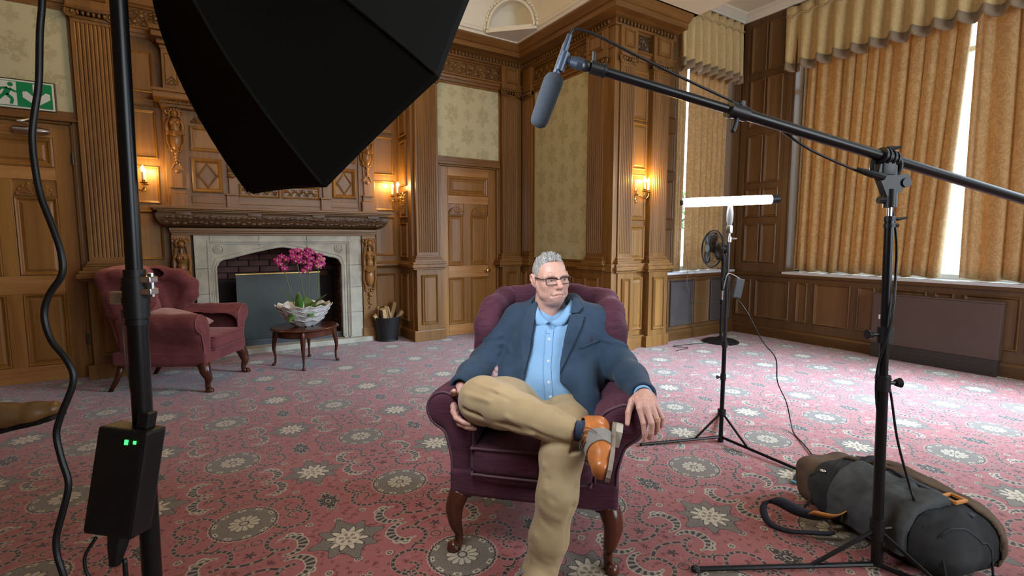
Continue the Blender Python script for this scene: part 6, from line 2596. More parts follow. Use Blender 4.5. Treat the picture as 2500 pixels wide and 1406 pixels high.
strap([(0.10, -0.20, 0), (0.13, -0.08, 0), (0.16, 0.06, 0), (0.19, 0.2, 0)], 0.016, GREYN)
strap([(0.22, 0.02, 0), (0.32, 0.0, 0), (0.42, 0.01, 0), (0.50, 0.03, 0)], 0.014, VEL)
strap([(0.0, -0.2, 0), (0.01, 0, 0), (0.03, 0.18, 0)], 0.004, VEL)
q = MB(M_BG)
zz_ = surf(0.44, 0.01)
for k in ((0.41, 0.42, -0.02, 0.04), (0.46, 0.47, -0.02, 0.04), (0.41, 0.47, -0.022, -0.012), (0.41, 0.47, 0.032, 0.042)):
    q.box(k[0], k[1], k[2], k[3], zz_ + 0.006, zz_ + 0.018, 0.003)
q.done('buckle', ORNG, bag)
# padded shoulder strap spilling out on the carpet
q = MB(M_BG)
P = spline([(0.16, -0.17, 0.10), (0.15, -0.24, 0.08), (0.10, -0.32, 0.085), (0.02, -0.385, 0.11), (-0.01, -0.42, 0.07), (0.03, -0.43, 0.02), (0.10, -0.40, 0.012), (0.17, -0.34, 0.03), (0.20, -0.27, 0.03)], 6)
rows = []
for i, p in enumerate(P):
    w_ = 0.030 if i < 22 else 0.014
    rows.append([p + Vector((0.6, 0.3, 0.5)).normalized() * w_ * k for k in (-1, 0, 1)])
q.grid(rows)
o = q.done('shoulder_strap', NAVY, bag, True)
o.modifiers.new('thick', 'SOLIDIFY').thickness = 0.012
q = MB(M_BG)
P = spline([(0.20, -0.19, 0.12), (0.19, -0.25, 0.10), (0.14, -0.31, 0.10)], 6)
q.grid([[p + Vector((0.02, 0.008, 0.022)) * k + Vector((0, -0.008, 0.006)) for k in (-.5, .5)] for p in P])
o = q.done('orange_trim', ORNG, bag, True)
o.modifiers.new('thick', 'SOLIDIFY').thickness = 0.004
q = MB(M_BG)
q.ball((0.05, -0.16, surf(0.05, -.16) + .008), 0.012, 1.3, 1, .6, 8, 6)
q.done('cord_lock', STEEL, bag, True)
# ------------------------------------------------------------------ the seated man (coordinates of his armchair: x right, y back, z up)
man = thing('person', 'seated man in blue blazer, light blue shirt and tan trousers, legs crossed, looking aside', 'person', M=M_CH)
f3 = np.float32
HC = np.array([0.010, 0.405, 1.047], f3)
_fw = Vector((math.sin(math.radians(31)), -math.cos(math.radians(31)), -0.03)).normalized()
_lf = Vector((0, 0, 1)).cross(_fw).normalized()
_lf = (_lf + Vector((0, 0, 0.055))).normalized()
_up = _fw.cross(_lf)
HR = np.array(Matrix((_lf, _fw, _up)).transposed(), f3)   # columns: his left, forward, up
HRI = HR
HS = 0.925
hloc = lambda P: ((P - HC) @ HR) / f3(HS)
hw = lambda a, b, c: Vector((HC + HR @ np.array([a, b, c], f3) * HS).tolist())


def sym(fs):
    """evaluate on |a|"""
    def f(Q):
        R = Q.copy()
        R[:, 0] = np.abs(R[:, 0])
        return fs(R)
    return f


_cran = f_ell((0, -0.020, 0.033), (0.0755, 0.096, 0.084))
_face = f_ell((0, 0.022, -0.018), (0.065, 0.072, 0.088))
_jaw = sym(f_chain([(0.053, -0.008, -0.034), (0.046, 0.024, -0.068), (0.0, 0.064, -0.090)], [0.021, 0.023, 0.024], 0.01))
_jowl = sym(f_ell((0.034, 0.036, -0.062), (0.026, 0.032, 0.030)))
_cheek = sym(f_ell((0.040, 0.056, -0.022), (0.026, 0.024, 0.024)))
_chin = f_ell((0, 0.074, -0.089), (0.024, 0.018, 0.018))
_dbl = f_ell((0, 0.028, -0.106), (0.044, 0.044, 0.024))
_brow = sym(f_chain([(0.004, 0.086, 0.021), (0.034, 0.082, 0.025), (0.056, 0.062, 0.018)], [0.009, 0.011, 0.010], 0.01))
_nose = f_chain([(0, 0.088, 0.014), (0, 0.099, -0.004), (0, 0.113, -0.026)], [0.0085, 0.0095, 0.0135], 0.006)
_wing = sym(f_ell((0.0125, 0.101, -0.032), (0.0085, 0.012, 0.0085)))
_nost = sym(f_ell((0.0075, 0.110, -0.0415), (0.0038, 0.006, 0.004)))
_sock = sym(f_ell((0.033, 0.103, 0.003), (0.021, 0.022, 0.013)))
_lid = sym(f_ball((0.0325, 0.0685, 0.003), 0.0150))
_muzz = f_ell((0, 0.070, -0.062), (0.034, 0.028, 0.030))
_ulip = sym(f_chain([(0.0, 0.0965, -0.0615), (0.012, 0.0935, -0.0620), (0.0265, 0.081, -0.0710)], [0.0052, 0.0050, 0.0022], 0.004))
_llip = sym(f_chain([(0.0, 0.0945, -0.0725), (0.012, 0.0915, -0.0725), (0.0250, 0.080, -0.0730)], [0.0068, 0.0062, 0.0022], 0.004))
_groove = sym(f_chain([(0.0, 0.1015, -0.0668), (0.013, 0.0985, -0.0676), (0.029, 0.084, -0.0735)], [0.0024, 0.0022, 0.0026]))
_fold = sym(f_chain([(0.017, 0.103, -0.030), (0.030, 0.094, -0.052), (0.036, 0.080, -0.072)], [0.0025, 0.0035, 0.003]))
_ear = sym(f_chain([(0.076, 0.004, -0.026), (0.083, 0.004, -0.010), (0.088, -0.002, 0.012), (0.090, -0.014, 0.024), (0.091, -0.028, 0.016), (0.089, -0.028, -0.002), (0.084, -0.016, -0.022), (0.078, -0.004, -0.031)], [0.0055, 0.004, 0.0045, 0.0052, 0.0055, 0.0055, 0.0065, 0.0075], 0.004))
_concha = sym(f_ell((0.080, -0.012, -0.002), (0.0075, 0.020, 0.028), rot('Z', -14)))
_neck = f_chain([(0, -0.030, -0.050), (0, -0.030, -0.120), (0, -0.036, -0.260)], [0.060, 0.064, 0.072], 0.02)


def head(P):
    Q = hloc(P)
    d = smin(_cran(Q), _face(Q), 0.030)
    d = smin(d, _jaw(Q), 0.028)
    d = smin(d, _jowl(Q), 0.022)
    d = smin(d, _cheek(Q), 0.022)
    d = smin(d, _chin(Q), 0.016)
    d = smin(d, _neck(Q), 0.020)
    d = smin(d, _dbl(Q), 0.022)
    d = smin(d, _muzz(Q), 0.022)
    d = smin(d, _brow(Q), 0.012)
    d = smax(d, -_sock(Q), 0.014)
    d = smin(d, smin(_nose(Q), _wing(Q), 0.007), 0.011)
    lid = smax(_lid(Q), 0.0030 - np.abs(Q[:, 2] + 0.0005), 0.001)
    d = smin(d, lid, 0.003)
    d = smax(d, -_nost(Q), 0.003)
    d = smin(d, smin(_ulip(Q), _llip(Q), 0.002), 0.006)
    d = smax(d, -_groove(Q), 0.003)
    d = smax(d, -_fold(Q), 0.010)
    d = smin(d, smin(_ear(Q), _concha(Q), 0.005), 0.006)
    line = 0.0012 * np.exp(-((Q[:, 2] - 0.058) / 0.0025) ** 2) + 0.001 * np.exp(-((Q[:, 2] - 0.072) / 0.0025) ** 2)
    return (d + line * (Q[:, 1] > 0.04)) * HS


def finger(pts, rs): return f_chain(pts, rs, 0.003)


# his left hand, draped over the front of the chair arm
HL = [finger([(0.385, 0.005, 0.655), (0.391, -0.033, 0.632), (0.404, -0.052, 0.588), (0.408, -0.050, 0.552), (0.409, -0.044, 0.526)], [0.0125, 0.0118, 0.0102, 0.0090, 0.0080]),
      finger([(0.405, 0.000, 0.662), (0.413, -0.038, 0.640), (0.430, -0.058, 0.592), (0.431, -0.050, 0.553), (0.427, -0.038, 0.530)], [0.0125, 0.0118, 0.0104, 0.0092, 0.0080]),
      finger([(0.424, 0.004, 0.660), (0.433, -0.030, 0.640), (0.451, -0.044, 0.598), (0.452, -0.034, 0.562), (0.446, -0.022, 0.542)], [0.0120, 0.0112, 0.0098, 0.0086, 0.0076]),
      finger([(0.438, 0.014, 0.652), (0.450, -0.014, 0.634), (0.467, -0.022, 0.602), (0.468, -0.012, 0.573), (0.462, -0.004, 0.556)], [0.0108, 0.0098, 0.0086, 0.0076, 0.0068]),
      finger([(0.385, 0.040, 0.652), (0.366, 0.010, 0.642), (0.353, -0.022, 0.610), (0.350, -0.038, 0.575)], [0.0165, 0.0140, 0.0112, 0.0086])]
_palmL = union([f_cone((0.390, 0.035, 0.655), (0.392, -0.020, 0.642), 0.0165, 0.0135), f_cone((0.408, 0.032, 0.662), (0.414, -0.022, 0.650), 0.0170, 0.0135), f_cone((0.424, 0.034, 0.660), (0.432, -0.014, 0.650), 0.0165, 0.0130), f_cone((0.434, 0.040, 0.652), (0.446, 0.002, 0.640), 0.0150, 0.0115),
                f_cone((0.404, 0.075, 0.660), (0.410, 0.030, 0.657), 0.027, 0.024)], 0.012)
# his right hand, clasping the crossed leg below the knee
HRt = [finger([(-0.302, 0.010, 0.580), (-0.297, -0.030, 0.566), (-0.274, -0.062, 0.553), (-0.246, -0.066, 0.541), (-0.226, -0.060, 0.534)], [0.0125, 0.0118, 0.0105, 0.0092, 0.0082]),
       finger([(-0.298, 0.012, 0.566), (-0.290, -0.026, 0.546), (-0.266, -0.054, 0.530), (-0.238, -0.056, 0.520), (-0.219, -0.048, 0.515)], [0.0122, 0.0115, 0.0102, 0.0090, 0.0080]),
       finger([(-0.292, 0.018, 0.553), (-0.280, -0.014, 0.531), (-0.254, -0.036, 0.516), (-0.228, -0.036, 0.508), (-0.212, -0.028, 0.505)], [0.0115, 0.0108, 0.0096, 0.0085, 0.0076]),
       finger([(-0.284, 0.028, 0.545), (-0.268, 0.004, 0.522), (-0.244, -0.010, 0.510), (-0.226, -0.008, 0.504)], [0.0105, 0.0095, 0.0084, 0.0074]),
       finger([(-0.308, 0.030, 0.612), (-0.306, 0.000, 0.628), (-0.298, -0.026, 0.640), (-0.288, -0.046, 0.652)], [0.0155, 0.0135, 0.0112, 0.0092])]
_palmR = union([f_cone((-0.306, 0.050, 0.612), (-0.303, -0.012, 0.578), 0.0165, 0.0135), f_cone((-0.304, 0.052, 0.600), (-0.296, -0.004, 0.560), 0.0165, 0.0130), f_cone((-0.300, 0.055, 0.590), (-0.286, 0.008, 0.546), 0.0160, 0.0120), f_cone((-0.300, 0.085, 0.630), (-0.302, 0.045, 0.604), 0.026, 0.023)], 0.012)


def hand(fs, palm):
    def f(P):
        d = palm(P)
        for g in fs: d = smin(d, g(P), 0.0045)
        return d
    return f


handL, handR = hand(HL, _palmL), hand(HRt, _palmR)
_armL = f_chain([(0.205, 0.44, 0.845), (0.315, 0.35, 0.680), (0.404, 0.085, 0.660)], [0.055, 0.042, 0.027], 0.02)
_armR = f_chain([(-0.145, 0.44, 0.845), (-0.275, 0.32, 0.665), (-0.300, 0.090, 0.632)], [0.055, 0.042, 0.027], 0.02)
_SC = np.array([0.72, 1, 1], f3)
_TOR = f_chain([(0.014, 0.350, 0.50), (0.016, 0.366, 0.61), (0.020, 0.418, 0.75), (0.021, 0.455, 0.83)], [0.136, 0.146, 0.132, 0.100], 0.06)


def torso(P, o=0.0):
    d = (_TOR(P * _SC)) * 0.92
    y = f_chain([(-0.140, 0.452, 0.852), (0.028, 0.465, 0.868), (0.200, 0.452, 0.856)], [0.060, 0.062, 0.060], 0.02)(P)
    d = smin(d, y, 0.06) - o
    v_ = np.abs(P[:, 0] - 0.030) * 0.75
    return smax(d, np.minimum((P[:, 2] - 0.834 - np.maximum(P[:, 1] - 0.34, 0) * 0.85 - v_) * 0.7, 0.075 - np.abs(P[:, 0] - 0.030)), 0.006)


_legs = union([f_chain([(-0.07, 0.32, 0.50), (-0.14, 0.14, 0.56), (-0.185, -0.015, 0.615)], [0.07, 0.065, 0.055], 0.02), f_chain([(-0.185, -0.015, 0.615), (-0.03, -0.08, 0.602), (0.16, -0.094, 0.556), (0.228, -0.086, 0.556)], [0.052, 0.05, 0.033, 0.030], 0.01),
               f_chain([(0.10, 0.32, 0.49), (0.125, -0.10, 0.458), (0.12, -0.16, 0.34), (0.095, -0.17, 0.19), (0.075, -0.17, 0.07)], [0.07, 0.052, 0.05, 0.045, 0.034], 0.01)], 0.02)


def body(P):
    d = smin(torso(P, -0.025), np.minimum(_armL(P), _armR(P)), 0.03)
    m = P[:, 2] < 0.72
    if m.any(): d[m] = smin(d[m], _legs(P[m]), 0.02)
    m = P[:, 2] > 0.80
    if m.any(): d[m] = smin(d[m], head(P[m]), 0.004)
    m = (P[:, 0] > 0.32) & (P[:, 1] < 0.14) & (P[:, 2] < 0.72) & (P[:, 2] > 0.48)
    if m.any(): d[m] = smin(d[m], handL(P[m]), 0.010)
    m = (P[:, 0] < -0.18) & (P[:, 1] < 0.14) & (P[:, 2] < 0.70) & (P[:, 2] > 0.46)
    if m.any(): d[m] = smin(d[m], handR(P[m]), 0.010)
    return d


def skin_mat():
    m, nt, b = new_mat('skin')
    at = nt.nodes.new('ShaderNodeAttribute')
    at.attribute_name = 'tone'
    n = noise(nt, coords(nt), 90, 3, 0.6)
    c = mixc(nt, 0.35, at.outputs['Color'], ramp(nt, n, [(0.3, (0.42, 0.20, 0.15)), (0.7, (0.64, 0.42, 0.34))]))
    nt.links.new(c, b.inputs['Base Color'])
    b.inputs['Roughness'].default_value = 0.46
    b.inputs['Subsurface Weight'].default_value = 0.12
    b.inputs['Subsurface Radius'].default_value = (0.010, 0.004, 0.002)
    bump(nt, b, noise(nt, coords(nt), 420, 2, 0.6), 0.08, 0.002)
    return m


v, qd = nets(body, (-0.40, -0.32, 0.02), (0.52, 0.66, 1.22), 0.0030)
v, qd = main_shell(v, qd)
v = relax(v, qd, 1)
bd_ = np_mesh('body', v, qd, skin_mat(), man, M_CH)
Q = hloc(v.astype(f3))
col = np.tile(np.array([0.50, 0.275, 0.215]), (len(v), 1))


def blend(w, c):
    global col
    w = np.clip(w, 0, 1)[:, None]
    col = col * (1 - w) + np.array(c) * w


hd = v[:, 2] > 0.86
g3 = lambda c, s: np.exp(-(((np.stack([np.abs(Q[:, 0]), Q[:, 1], Q[:, 2]], 1) - np.array(c)) / np.array(s)) ** 2).sum(1)) * hd
blend(g3((0, 0.115, -0.022), (0.017, 0.025, 0.024)) * 0.75, (0.60, 0.20, 0.17))
blend(g3((0.042, 0.07, -0.022), (0.022, 0.04, 0.020)) * 0.5, (0.60, 0.27, 0.22))
blend(g3((0.0, 0.095, 0.062), (0.05, 0.06, 0.02)) * 0.35, (0.62, 0.33, 0.26))
blend(g3((0.088, -0.01, 0.0), (0.012, 0.03, 0.03)) * 0.6, (0.60, 0.26, 0.22))
blend(g3((0.0, 0.075, -0.085), (0.055, 0.06, 0.026)) * 0.40, (0.42, 0.28, 0.25))
lipm = ((np.minimum(_ulip(Q.astype(f3)), _llip(Q.astype(f3))) < 0.0012) & hd & (Q[:, 1] > 0.07)).astype(float)
blend(lipm * 0.85, (0.33, 0.11, 0.10))
blend(g3((0.033, 0.086, 0.030), (0.020, 0.02, 0.0045)) * 0.65, (0.36, 0.24, 0.19))   # brows
hnd = (v[:, 2] < 0.72)
blend(hnd * 0.25, (0.58, 0.28, 0.23))
ca = bd_.data.color_attributes.new('tone', 'FLOAT_COLOR', 'POINT')
if len(bd_.data.vertices) == len(v):
    ca.data.foreach_set('color', np.concatenate([col, np.ones((len(v), 1))], 1).astype(f3).ravel())
else:
    print('vertex count changed', len(bd_.data.vertices), len(v))
    ca.data.foreach_set('color', np.tile(np.array([0.56, 0.335, 0.265, 1], f3), len(bd_.data.vertices)))

EYEW = mat('eye_white', (0.62, 0.60, 0.58), 0.25)
IRIS = mat('iris', (0.05, 0.07, 0.09), 0.15)
MM = M_CH
for s in (-1, 1):
    c = hw(s * 0.0325, 0.0685, 0.003)
    q = MB(MM)
    q.ball(c, 0.0138 * HS, 1, 1, 1, 16, 12)
    e = q.done('eye', EYEW, man, True)
    gz = (Vector(HR @ np.array([0.35, 0.94, -0.10], f3))).normalized()
    q = MB(MM)
    q.lathe([(r_ * HS, h_ * HS) for r_, h_ in [(0.0, 0.0147), (0.0035, 0.0144), (0.0062, 0.0128), (0.0064, 0.0120), (0, 0.0118)]], c, gz, 14)
    q.done('iris', IRIS, e, True)

# hair: cropped sides, spiky top
_tr = random.Random(21)
tufts = []
for i in range(120):
    a_, b__ = _tr.uniform(-0.056, 0.056), _tr.uniform(-0.085, 0.062)
    cz = 0.033 + 0.084 * math.sqrt(max(0, 1 - (a_ / 0.0755) ** 2 - ((b__ + 0.02) / 0.097) ** 2))
    if cz < 0.082: continue
    fr_ = (b__ + 0.085) / 0.147
    L = 0.008 + 0.017 * fr_ + _tr.uniform(-0.003, 0.006)
    d = Vector((a_ * 3 + _tr.uniform(-.25, .25), 0.15 + 0.35 * fr_ + _tr.uniform(-.25, .25), 1.0)).normalized()
    p = Vector((a_, b__, cz - 0.002))
    e_ = p + d * L
    tufts.append(f_cone(tuple(p), tuple(e_), 0.0060, 0.0010))


def hair(P):
    Q = hloc(P)
    sc = smin(_cran(Q), _face(Q), 0.030)
    top = np.clip((Q[:, 2] - 0.055) / 0.035, 0, 1)
    d = sc - 0.0016 - 0.005 * top * np.clip(1 - np.abs(Q[:, 0]) / 0.068, 0, 1)
    d = d + 0.0012 * wob(Q, 320, 3) * (0.4 + top)
    m = Q[:, 2] > 0.055
    if m.any():
        t = np.full(m.sum(), 1.0, f3)
        for g in tufts: t = np.minimum(t, g(Q[m]))
        d[m] = smin(d[m], t, 0.005)
    hl = np.interp(Q[:, 1], [-0.12, -0.07, -0.035, -0.012, 0.004, 0.014, 0.021, 0.030, 0.042, 0.054, 0.12], [-0.075, -0.065, -0.045, 0.026, -0.010, -0.012, 0.036, 0.068, 0.082, 0.088, 0.092]).astype(f3)
    d = smax(d, (hl - Q[:, 2]) * 0.7 + 0.0012 * wob(Q, 400, 8), 0.003)
    return d * HS


def hair_mat():
    m, nt, b = new_mat('grey_hair')
    n = noise(nt, coords(nt, 'Object', (260, 260, 40)), 1.0, 4, 0.7)
    nt.links.new(ramp(nt, n, [(0.36, (0.11, 0.105, 0.10)), (0.66, (0.44, 0.43, 0.41))]), b.inputs['Base Color'])
    b.inputs['Roughness'].default_value = 0.55
    bump(nt, b, n, 0.5, 0.004)
    return m


soft('hair', hair, HC - 0.15, HC + 0.17, 0.0019, hair_mat(), man, M_CH)

# glasses
GLF = mat('dark_spectacle_frame', (0.020, 0.010, 0.010), 0.25)
q = MB(MM)
sg = thing  # (keeps the name free)


def lens_loop(s, k=1.0):
    pts = []
    w, h_, r = 0.0265 * k, 0.0150 * k, 0.006
    for cx, cz, a0 in ((w - r, h_ - r, 0), (-w + r, h_ - r, 90), (-w + r, -h_ + r, 180), (w - r, -h_ + r, 270)):
        for i in range(5):
            t = math.radians(a0 + i * 22.5)
            a = cx + r * math.cos(t)
            pts.append((s * 0.0335 + a, 0.1005 - 0.0028 * ((s * 0.0335 + a) / 0.03) ** 2, -0.0015 + cz + r * math.sin(t)))
    return pts


for s in (-1, 1):
    L = [hw(*p) for p in lens_loop(s)]
    q.tube(L + L[:1], 0.0019, 6, cap=False)
    top = [hw(*p) for p in lens_loop(s)[0:10]]
    q.tube(top, 0.0032, 6)
    q.tube(spline([hw(s * 0.059, 0.0905, 0.008), hw(s * 0.068, 0.082, 0.009), hw(s * 0.076, 0.05, 0.010), hw(s * 0.083, 0.0, 0.012), hw(s * 0.084, -0.02, 0.004)], 5), 0.0022, 6)
q.tube(spline([hw(-0.008, 0.100, 0.004), hw(0, 0.1035, 0.007), hw(0.008, 0.100, 0.004)], 5), 0.0022, 6)
gl = q.done('glasses', GLF, man, True)
LENS = glass('spectacle_lens', (0.97, 0.98, 0.98), 0.018)
for s in (-1, 1):
    q = MB(MM)
    q.face([q.v(hw(*p)) for p in lens_loop(s, 0.98)])
    q.done('lens', LENS, gl)

# ---- clothes
def weave(name, c1, c2, scale=260, rough=0.85, sheen=0.2, bs=0.2):
    m, nt, b = new_mat(name)
    n1 = noise(nt, coords(nt), scale, 2, 0.7)
    n2 = noise(nt, coords(nt), 7, 3, 0.6)
    f = X(n1) * 0.55 + X(n2) * 0.5 - 0.03
    nt.links.new(ramp(nt, f.so, [(0.33, c1), (0.68, c2)]), b.inputs['Base Color'])
    b.inputs['Roughness'].default_value = rough
    b.inputs['Specular IOR Level'].default_value = 0.25
    b.inputs['Sheen Weight'].default_value = sheen
    bump(nt, b, n1, bs, 0.002)
    return m


BLAZER = weave('blue_wool', (0.012, 0.026, 0.050), (0.034, 0.062, 0.102), 700, sheen=0.08, bs=0.12)
LINING = mat('dark_lining', (0.012, 0.014, 0.02), 0.7)
SHIRT = weave('light_blue_cotton', (0.155, 0.30, 0.50), (0.235, 0.40, 0.60), 500, sheen=0.1, bs=0.1)
CHINO = weave('tan_cotton', (0.275, 0.190, 0.098), (0.395, 0.285, 0.155), 900, sheen=0.15, bs=0.08)
SOCK = weave('navy_wool', (0.014, 0.022, 0.045), (0.035, 0.05, 0.09), 300)


def crease(P, a, b, w, h):
    """a soft ridge (h>0) or furrow (h<0) along the segment a-b"""
    g = f_cone(a, b, 0, 0)(P)
    return h * np.exp(-(g / w) ** 2)


_neckw = lambda P: _neck(hloc(P)) * HS
OPEN_ = [(-0.060, 1.0), (-0.040, 0.945), (-0.046, 0.77), (-0.068, 0.647), (-0.104, 0.556), (-0.15, 0.38), (0.26, 0.38), (0.165, 0.52), (0.128, 0.592), (0.080, 0.641), (0.076, 0.708), (0.098, 0.867), (0.110, 0.945), (0.12, 1.0)]


def shirt(P):
    d = torso(P, -0.001)
    m = P[:, 2] > 0.8
    if m.any():
        d[m] = smin(d[m], smax(_neckw(P[m]) - 0.003, P[m][:, 2] - (0.842 + (P[m][:, 1] - 0.34) * 0.75), 0.004), 0.03)
    d = smax(d, 0.48 - P[:, 2], 0.01)
    d = d - crease(P, (0.06, 0.26, 0.74), (-0.02, 0.24, 0.66), 0.008, 0.004) - crease(P, (0.08, 0.24, 0.60), (0.0, 0.22, 0.575), 0.008, 0.005) - crease(P, (-0.06, 0.24, 0.62), (-0.02, 0.22, 0.56), 0.010, 0.005)
    return d + 0.0022 * wob(P, 42, 4)


soft('shirt', shirt, (-0.26, 0.15, 0.46), (0.30, 0.60, 0.98), 0.006, SHIRT, man, M_CH)
shirt_o = man.children[-1]


def proj_y(f, x, z, y0=0.10, y1=0.5):
    """front surface of f at local x, z"""
    ys = np.linspace(y0, y1, 320)
    Pp = np.stack([np.full(320, x), ys, np.full(320, z)], 1).astype(f3)
    vv = f(Pp)
    i = np.argmax(vv < 0)
    return float(ys[i]) if (vv < 0).any() else y1


def placket(P):
    d = np.abs(shirt(P) - 0.002) - 0.0022
    w = np.abs(P[:, 0] - (0.024 + 0.02 * np.clip((0.70 - P[:, 2]) / 0.2, 0, 1))) - 0.017
    return smax(smax(d, w, 0.002), smax(P[:, 1] - 0.40, P[:, 2] - 0.838, .002), 0.002)


soft('placket', placket, (-0.02, 0.16, 0.50), (0.09, 0.42, 0.90), 0.0035, SHIRT, shirt_o, M_CH)
BLUEB = mat('blue_button', (0.10, 0.17, 0.27), 0.4)
PEARL = mat('pearl_button', (0.62, 0.62, 0.60), 0.3)
for x, z in ((0.024, 0.80), (0.027, 0.715), (0.034, 0.635), (0.042, 0.575)):
    q = MB(MM)
    y = proj_y(placket, x, z)
    q.lathe([(0, -0.002), (0.0056, -0.002), (0.0060, 0.0012), (0.004, 0.002), (0, 0.0016)], (x, y, z), (0, -1, 0.1), 10)
    q.done('button', PEARL, shirt_o, 40)


COL_IN = [(0.030, 0.515, 0.962), (-0.025, 0.490, 0.960), (-0.050, 0.430, 0.947), (-0.036, 0.368, 0.915), (-0.012, 0.345, 0.888), (0.016, 0.336, 0.866)]
COL_OUT = [(0.030, 0.540, 0.922), (-0.046, 0.505, 0.918), (-0.074, 0.435, 0.903), (-0.064, 0.355, 0.872), (-0.036, 0.326, 0.846), (-0.002, 0.326, 0.842)]
COL_IN2 = [(0.030, 0.515, 0.962), (0.078, 0.490, 0.962), (0.098, 0.430, 0.955), (0.083, 0.368, 0.925), (0.058, 0.345, 0.893), (0.020, 0.336, 0.866)]
COL_OUT2 = [(0.030, 0.540, 0.922), (0.100, 0.505, 0.920), (0.118, 0.435, 0.910), (0.106, 0.355, 0.884), (0.080, 0.326, 0.850), (0.044, 0.326, 0.842)]
for a, b in ((COL_IN, COL_OUT), (COL_IN2, COL_OUT2)):
    A_, B_ = spline(a, 6), spline(b, 6)
    rows = []
    for k in range(6):
        t = k / 5
        rows.append([p.lerp(q_, t) + Vector((0, 0, 0.006 * math.sin(math.pi * t))) + (p.lerp(q_, t) - Vector((0.025, 0.43, p.lerp(q_, t).z))).normalized() * 0.010 * math.sin(math.pi * t) for p, q_ in zip(A_, B_)])
    q = MB(MM)
    q.grid(rows)
    o = q.done('collar', SHIRT, shirt_o, True)
    o.modifiers.new('thick', 'SOLIDIFY').thickness = 0.0035
    tip_ = Vector(b[4]).lerp(Vector(a[4]), 0.22) + Vector((0, -0.006, 0))
    q = MB(MM)
    q.lathe([(0, -0.002), (0.0042, -0.002), (0.0045, 0.001), (0, 0.0015)], tip_, (0, -1, 0.2), 8)
    q.done('button', BLUEB, shirt_o, 40)


def sleeveL(P):
    d = f_chain([(0.202, 0.447, 0.842), (0.262, 0.41, 0.755), (0.322, 0.345, 0.685), (0.366, 0.21, 0.672), (0.407, 0.062, 0.657)], [0.073, 0.067, 0.063, 0.056, 0.047], 0.04)(P)
    for i, z in enumerate((0.79, 0.755, 0.72, 0.69)):
        d = d - crease(P, (0.235 + i * 0.012, 0.33 + .006 * i, z + 0.01), (0.35, 0.36, z - 0.02), 0.010, 0.011)
    d = d - crease(P, (0.33, 0.26, 0.72), (0.40, 0.22, 0.665), 0.010, 0.010) - crease(P, (0.35, 0.17, 0.715), (0.42, 0.15, 0.66), 0.009, 0.008)
    return d


def sleeveR(P):
    d = f_chain([(-0.142, 0.447, 0.842), (-0.208, 0.40, 0.752), (-0.270, 0.32, 0.672), (-0.292, 0.20, 0.650), (-0.300, 0.080, 0.635)], [0.073, 0.067, 0.063, 0.056, 0.049], 0.04)(P)
    for i, z in enumerate((0.79, 0.75, 0.715, 0.685)):
        d = d - crease(P, (-0.18 - i * 0.012, 0.32 - .01 * i, z + 0.012), (-0.29, 0.35, z - 0.02), 0.010, 0.011)
    d = d - crease(P, (-0.24, 0.24, 0.70), (-0.32, 0.21, 0.66), 0.010, 0.010)
    return d


def jacket(P):
    o = 0.014 + 0.006 * np.clip((0.62 - P[:, 2]) / 0.12, 0, 1)
    d = torso(P, 0.0) - o
    nk = f_chain([(-0.055, 0.425, 0.925), (-0.045, 0.475, 0.945), (0.030, 0.505, 0.955), (0.105, 0.475, 0.945), (0.120, 0.425, 0.925)], [0.022, 0.026, 0.026, 0.026, 0.022], 0.02)(P)
    d = smin(d, nk, 0.035)
    # front skirts spread over the lap
    d = smin(d, f_chain([(-0.150, 0.30, 0.66), (-0.165, 0.245, 0.575), (-0.155, 0.22, 0.55)], [0.050, 0.042, 0.036], 0.03)(P), 0.03)
    d = smin(d, f_chain([(0.165, 0.28, 0.66), (0.195, 0.205, 0.56), (0.225, 0.165, 0.50)], [0.055, 0.050, 0.040], 0.03)(P), 0.035)
    d = smin(d, smin(sleeveL(P), sleeveR(P), 0.01), 0.028)
    cut = np.maximum(poly2(P[:, 0], P[:, 2], OPEN_), P[:, 1] - (0.405 + 0.25 * (P[:, 2] - 0.9)))
    d = smax(d, -cut, 0.006)
    hem = np.interp(P[:, 0], [-0.30, -0.14, -0.05, 0.10, 0.16, 0.30], [0.545, 0.535, 0.54, 0.52, 0.465, 0.445]).astype(f3)
    low = smax(d, hem - P[:, 2], 0.008)
    d = np.where((P[:, 0] < 0.30) & (P[:, 0] > -0.25), low, d)
    d = smax(d, -(_neckw(P) - 0.012), 0.006)
    # hollow cuffs
    for a, b in (((0.400, 0.085, 0.658), (0.412, 0.02, 0.656)), ((-0.299, 0.10, 0.637), (-0.302, 0.03, 0.628))):
        d = smax(d, -f_cone(a, b, 0.033, 0.035)(P), 0.004)
    d = smax(d, 0.052 - P[:, 1], 0.004)
    # drag lines
    d = d - crease(P, (0.13, 0.28, 0.70), (0.20, 0.26, 0.80), 0.012, 0.005) + crease(P, (0.10, 0.27, 0.62), (0.19, 0.25, 0.66), 0.012, 0.006) - crease(P, (0.16, 0.22, 0.585), (0.24, 0.19, 0.60), 0.010, 0.006)
    d = d - crease(P, (-0.10, 0.28, 0.68), (-0.17, 0.30, 0.76), 0.012, 0.005) + crease(P, (-0.09, 0.26, 0.61), (-0.17, 0.26, 0.63), 0.010, 0.004)
    return d + 0.0022 * wob(P, 30, 6) + 0.001 * wob(P, 70, 9)


jk = soft('blazer', jacket, (-0.38, 0.02, 0.42), (0.49, 0.64, 1.0), 0.0058, BLAZER, man, M_CH)


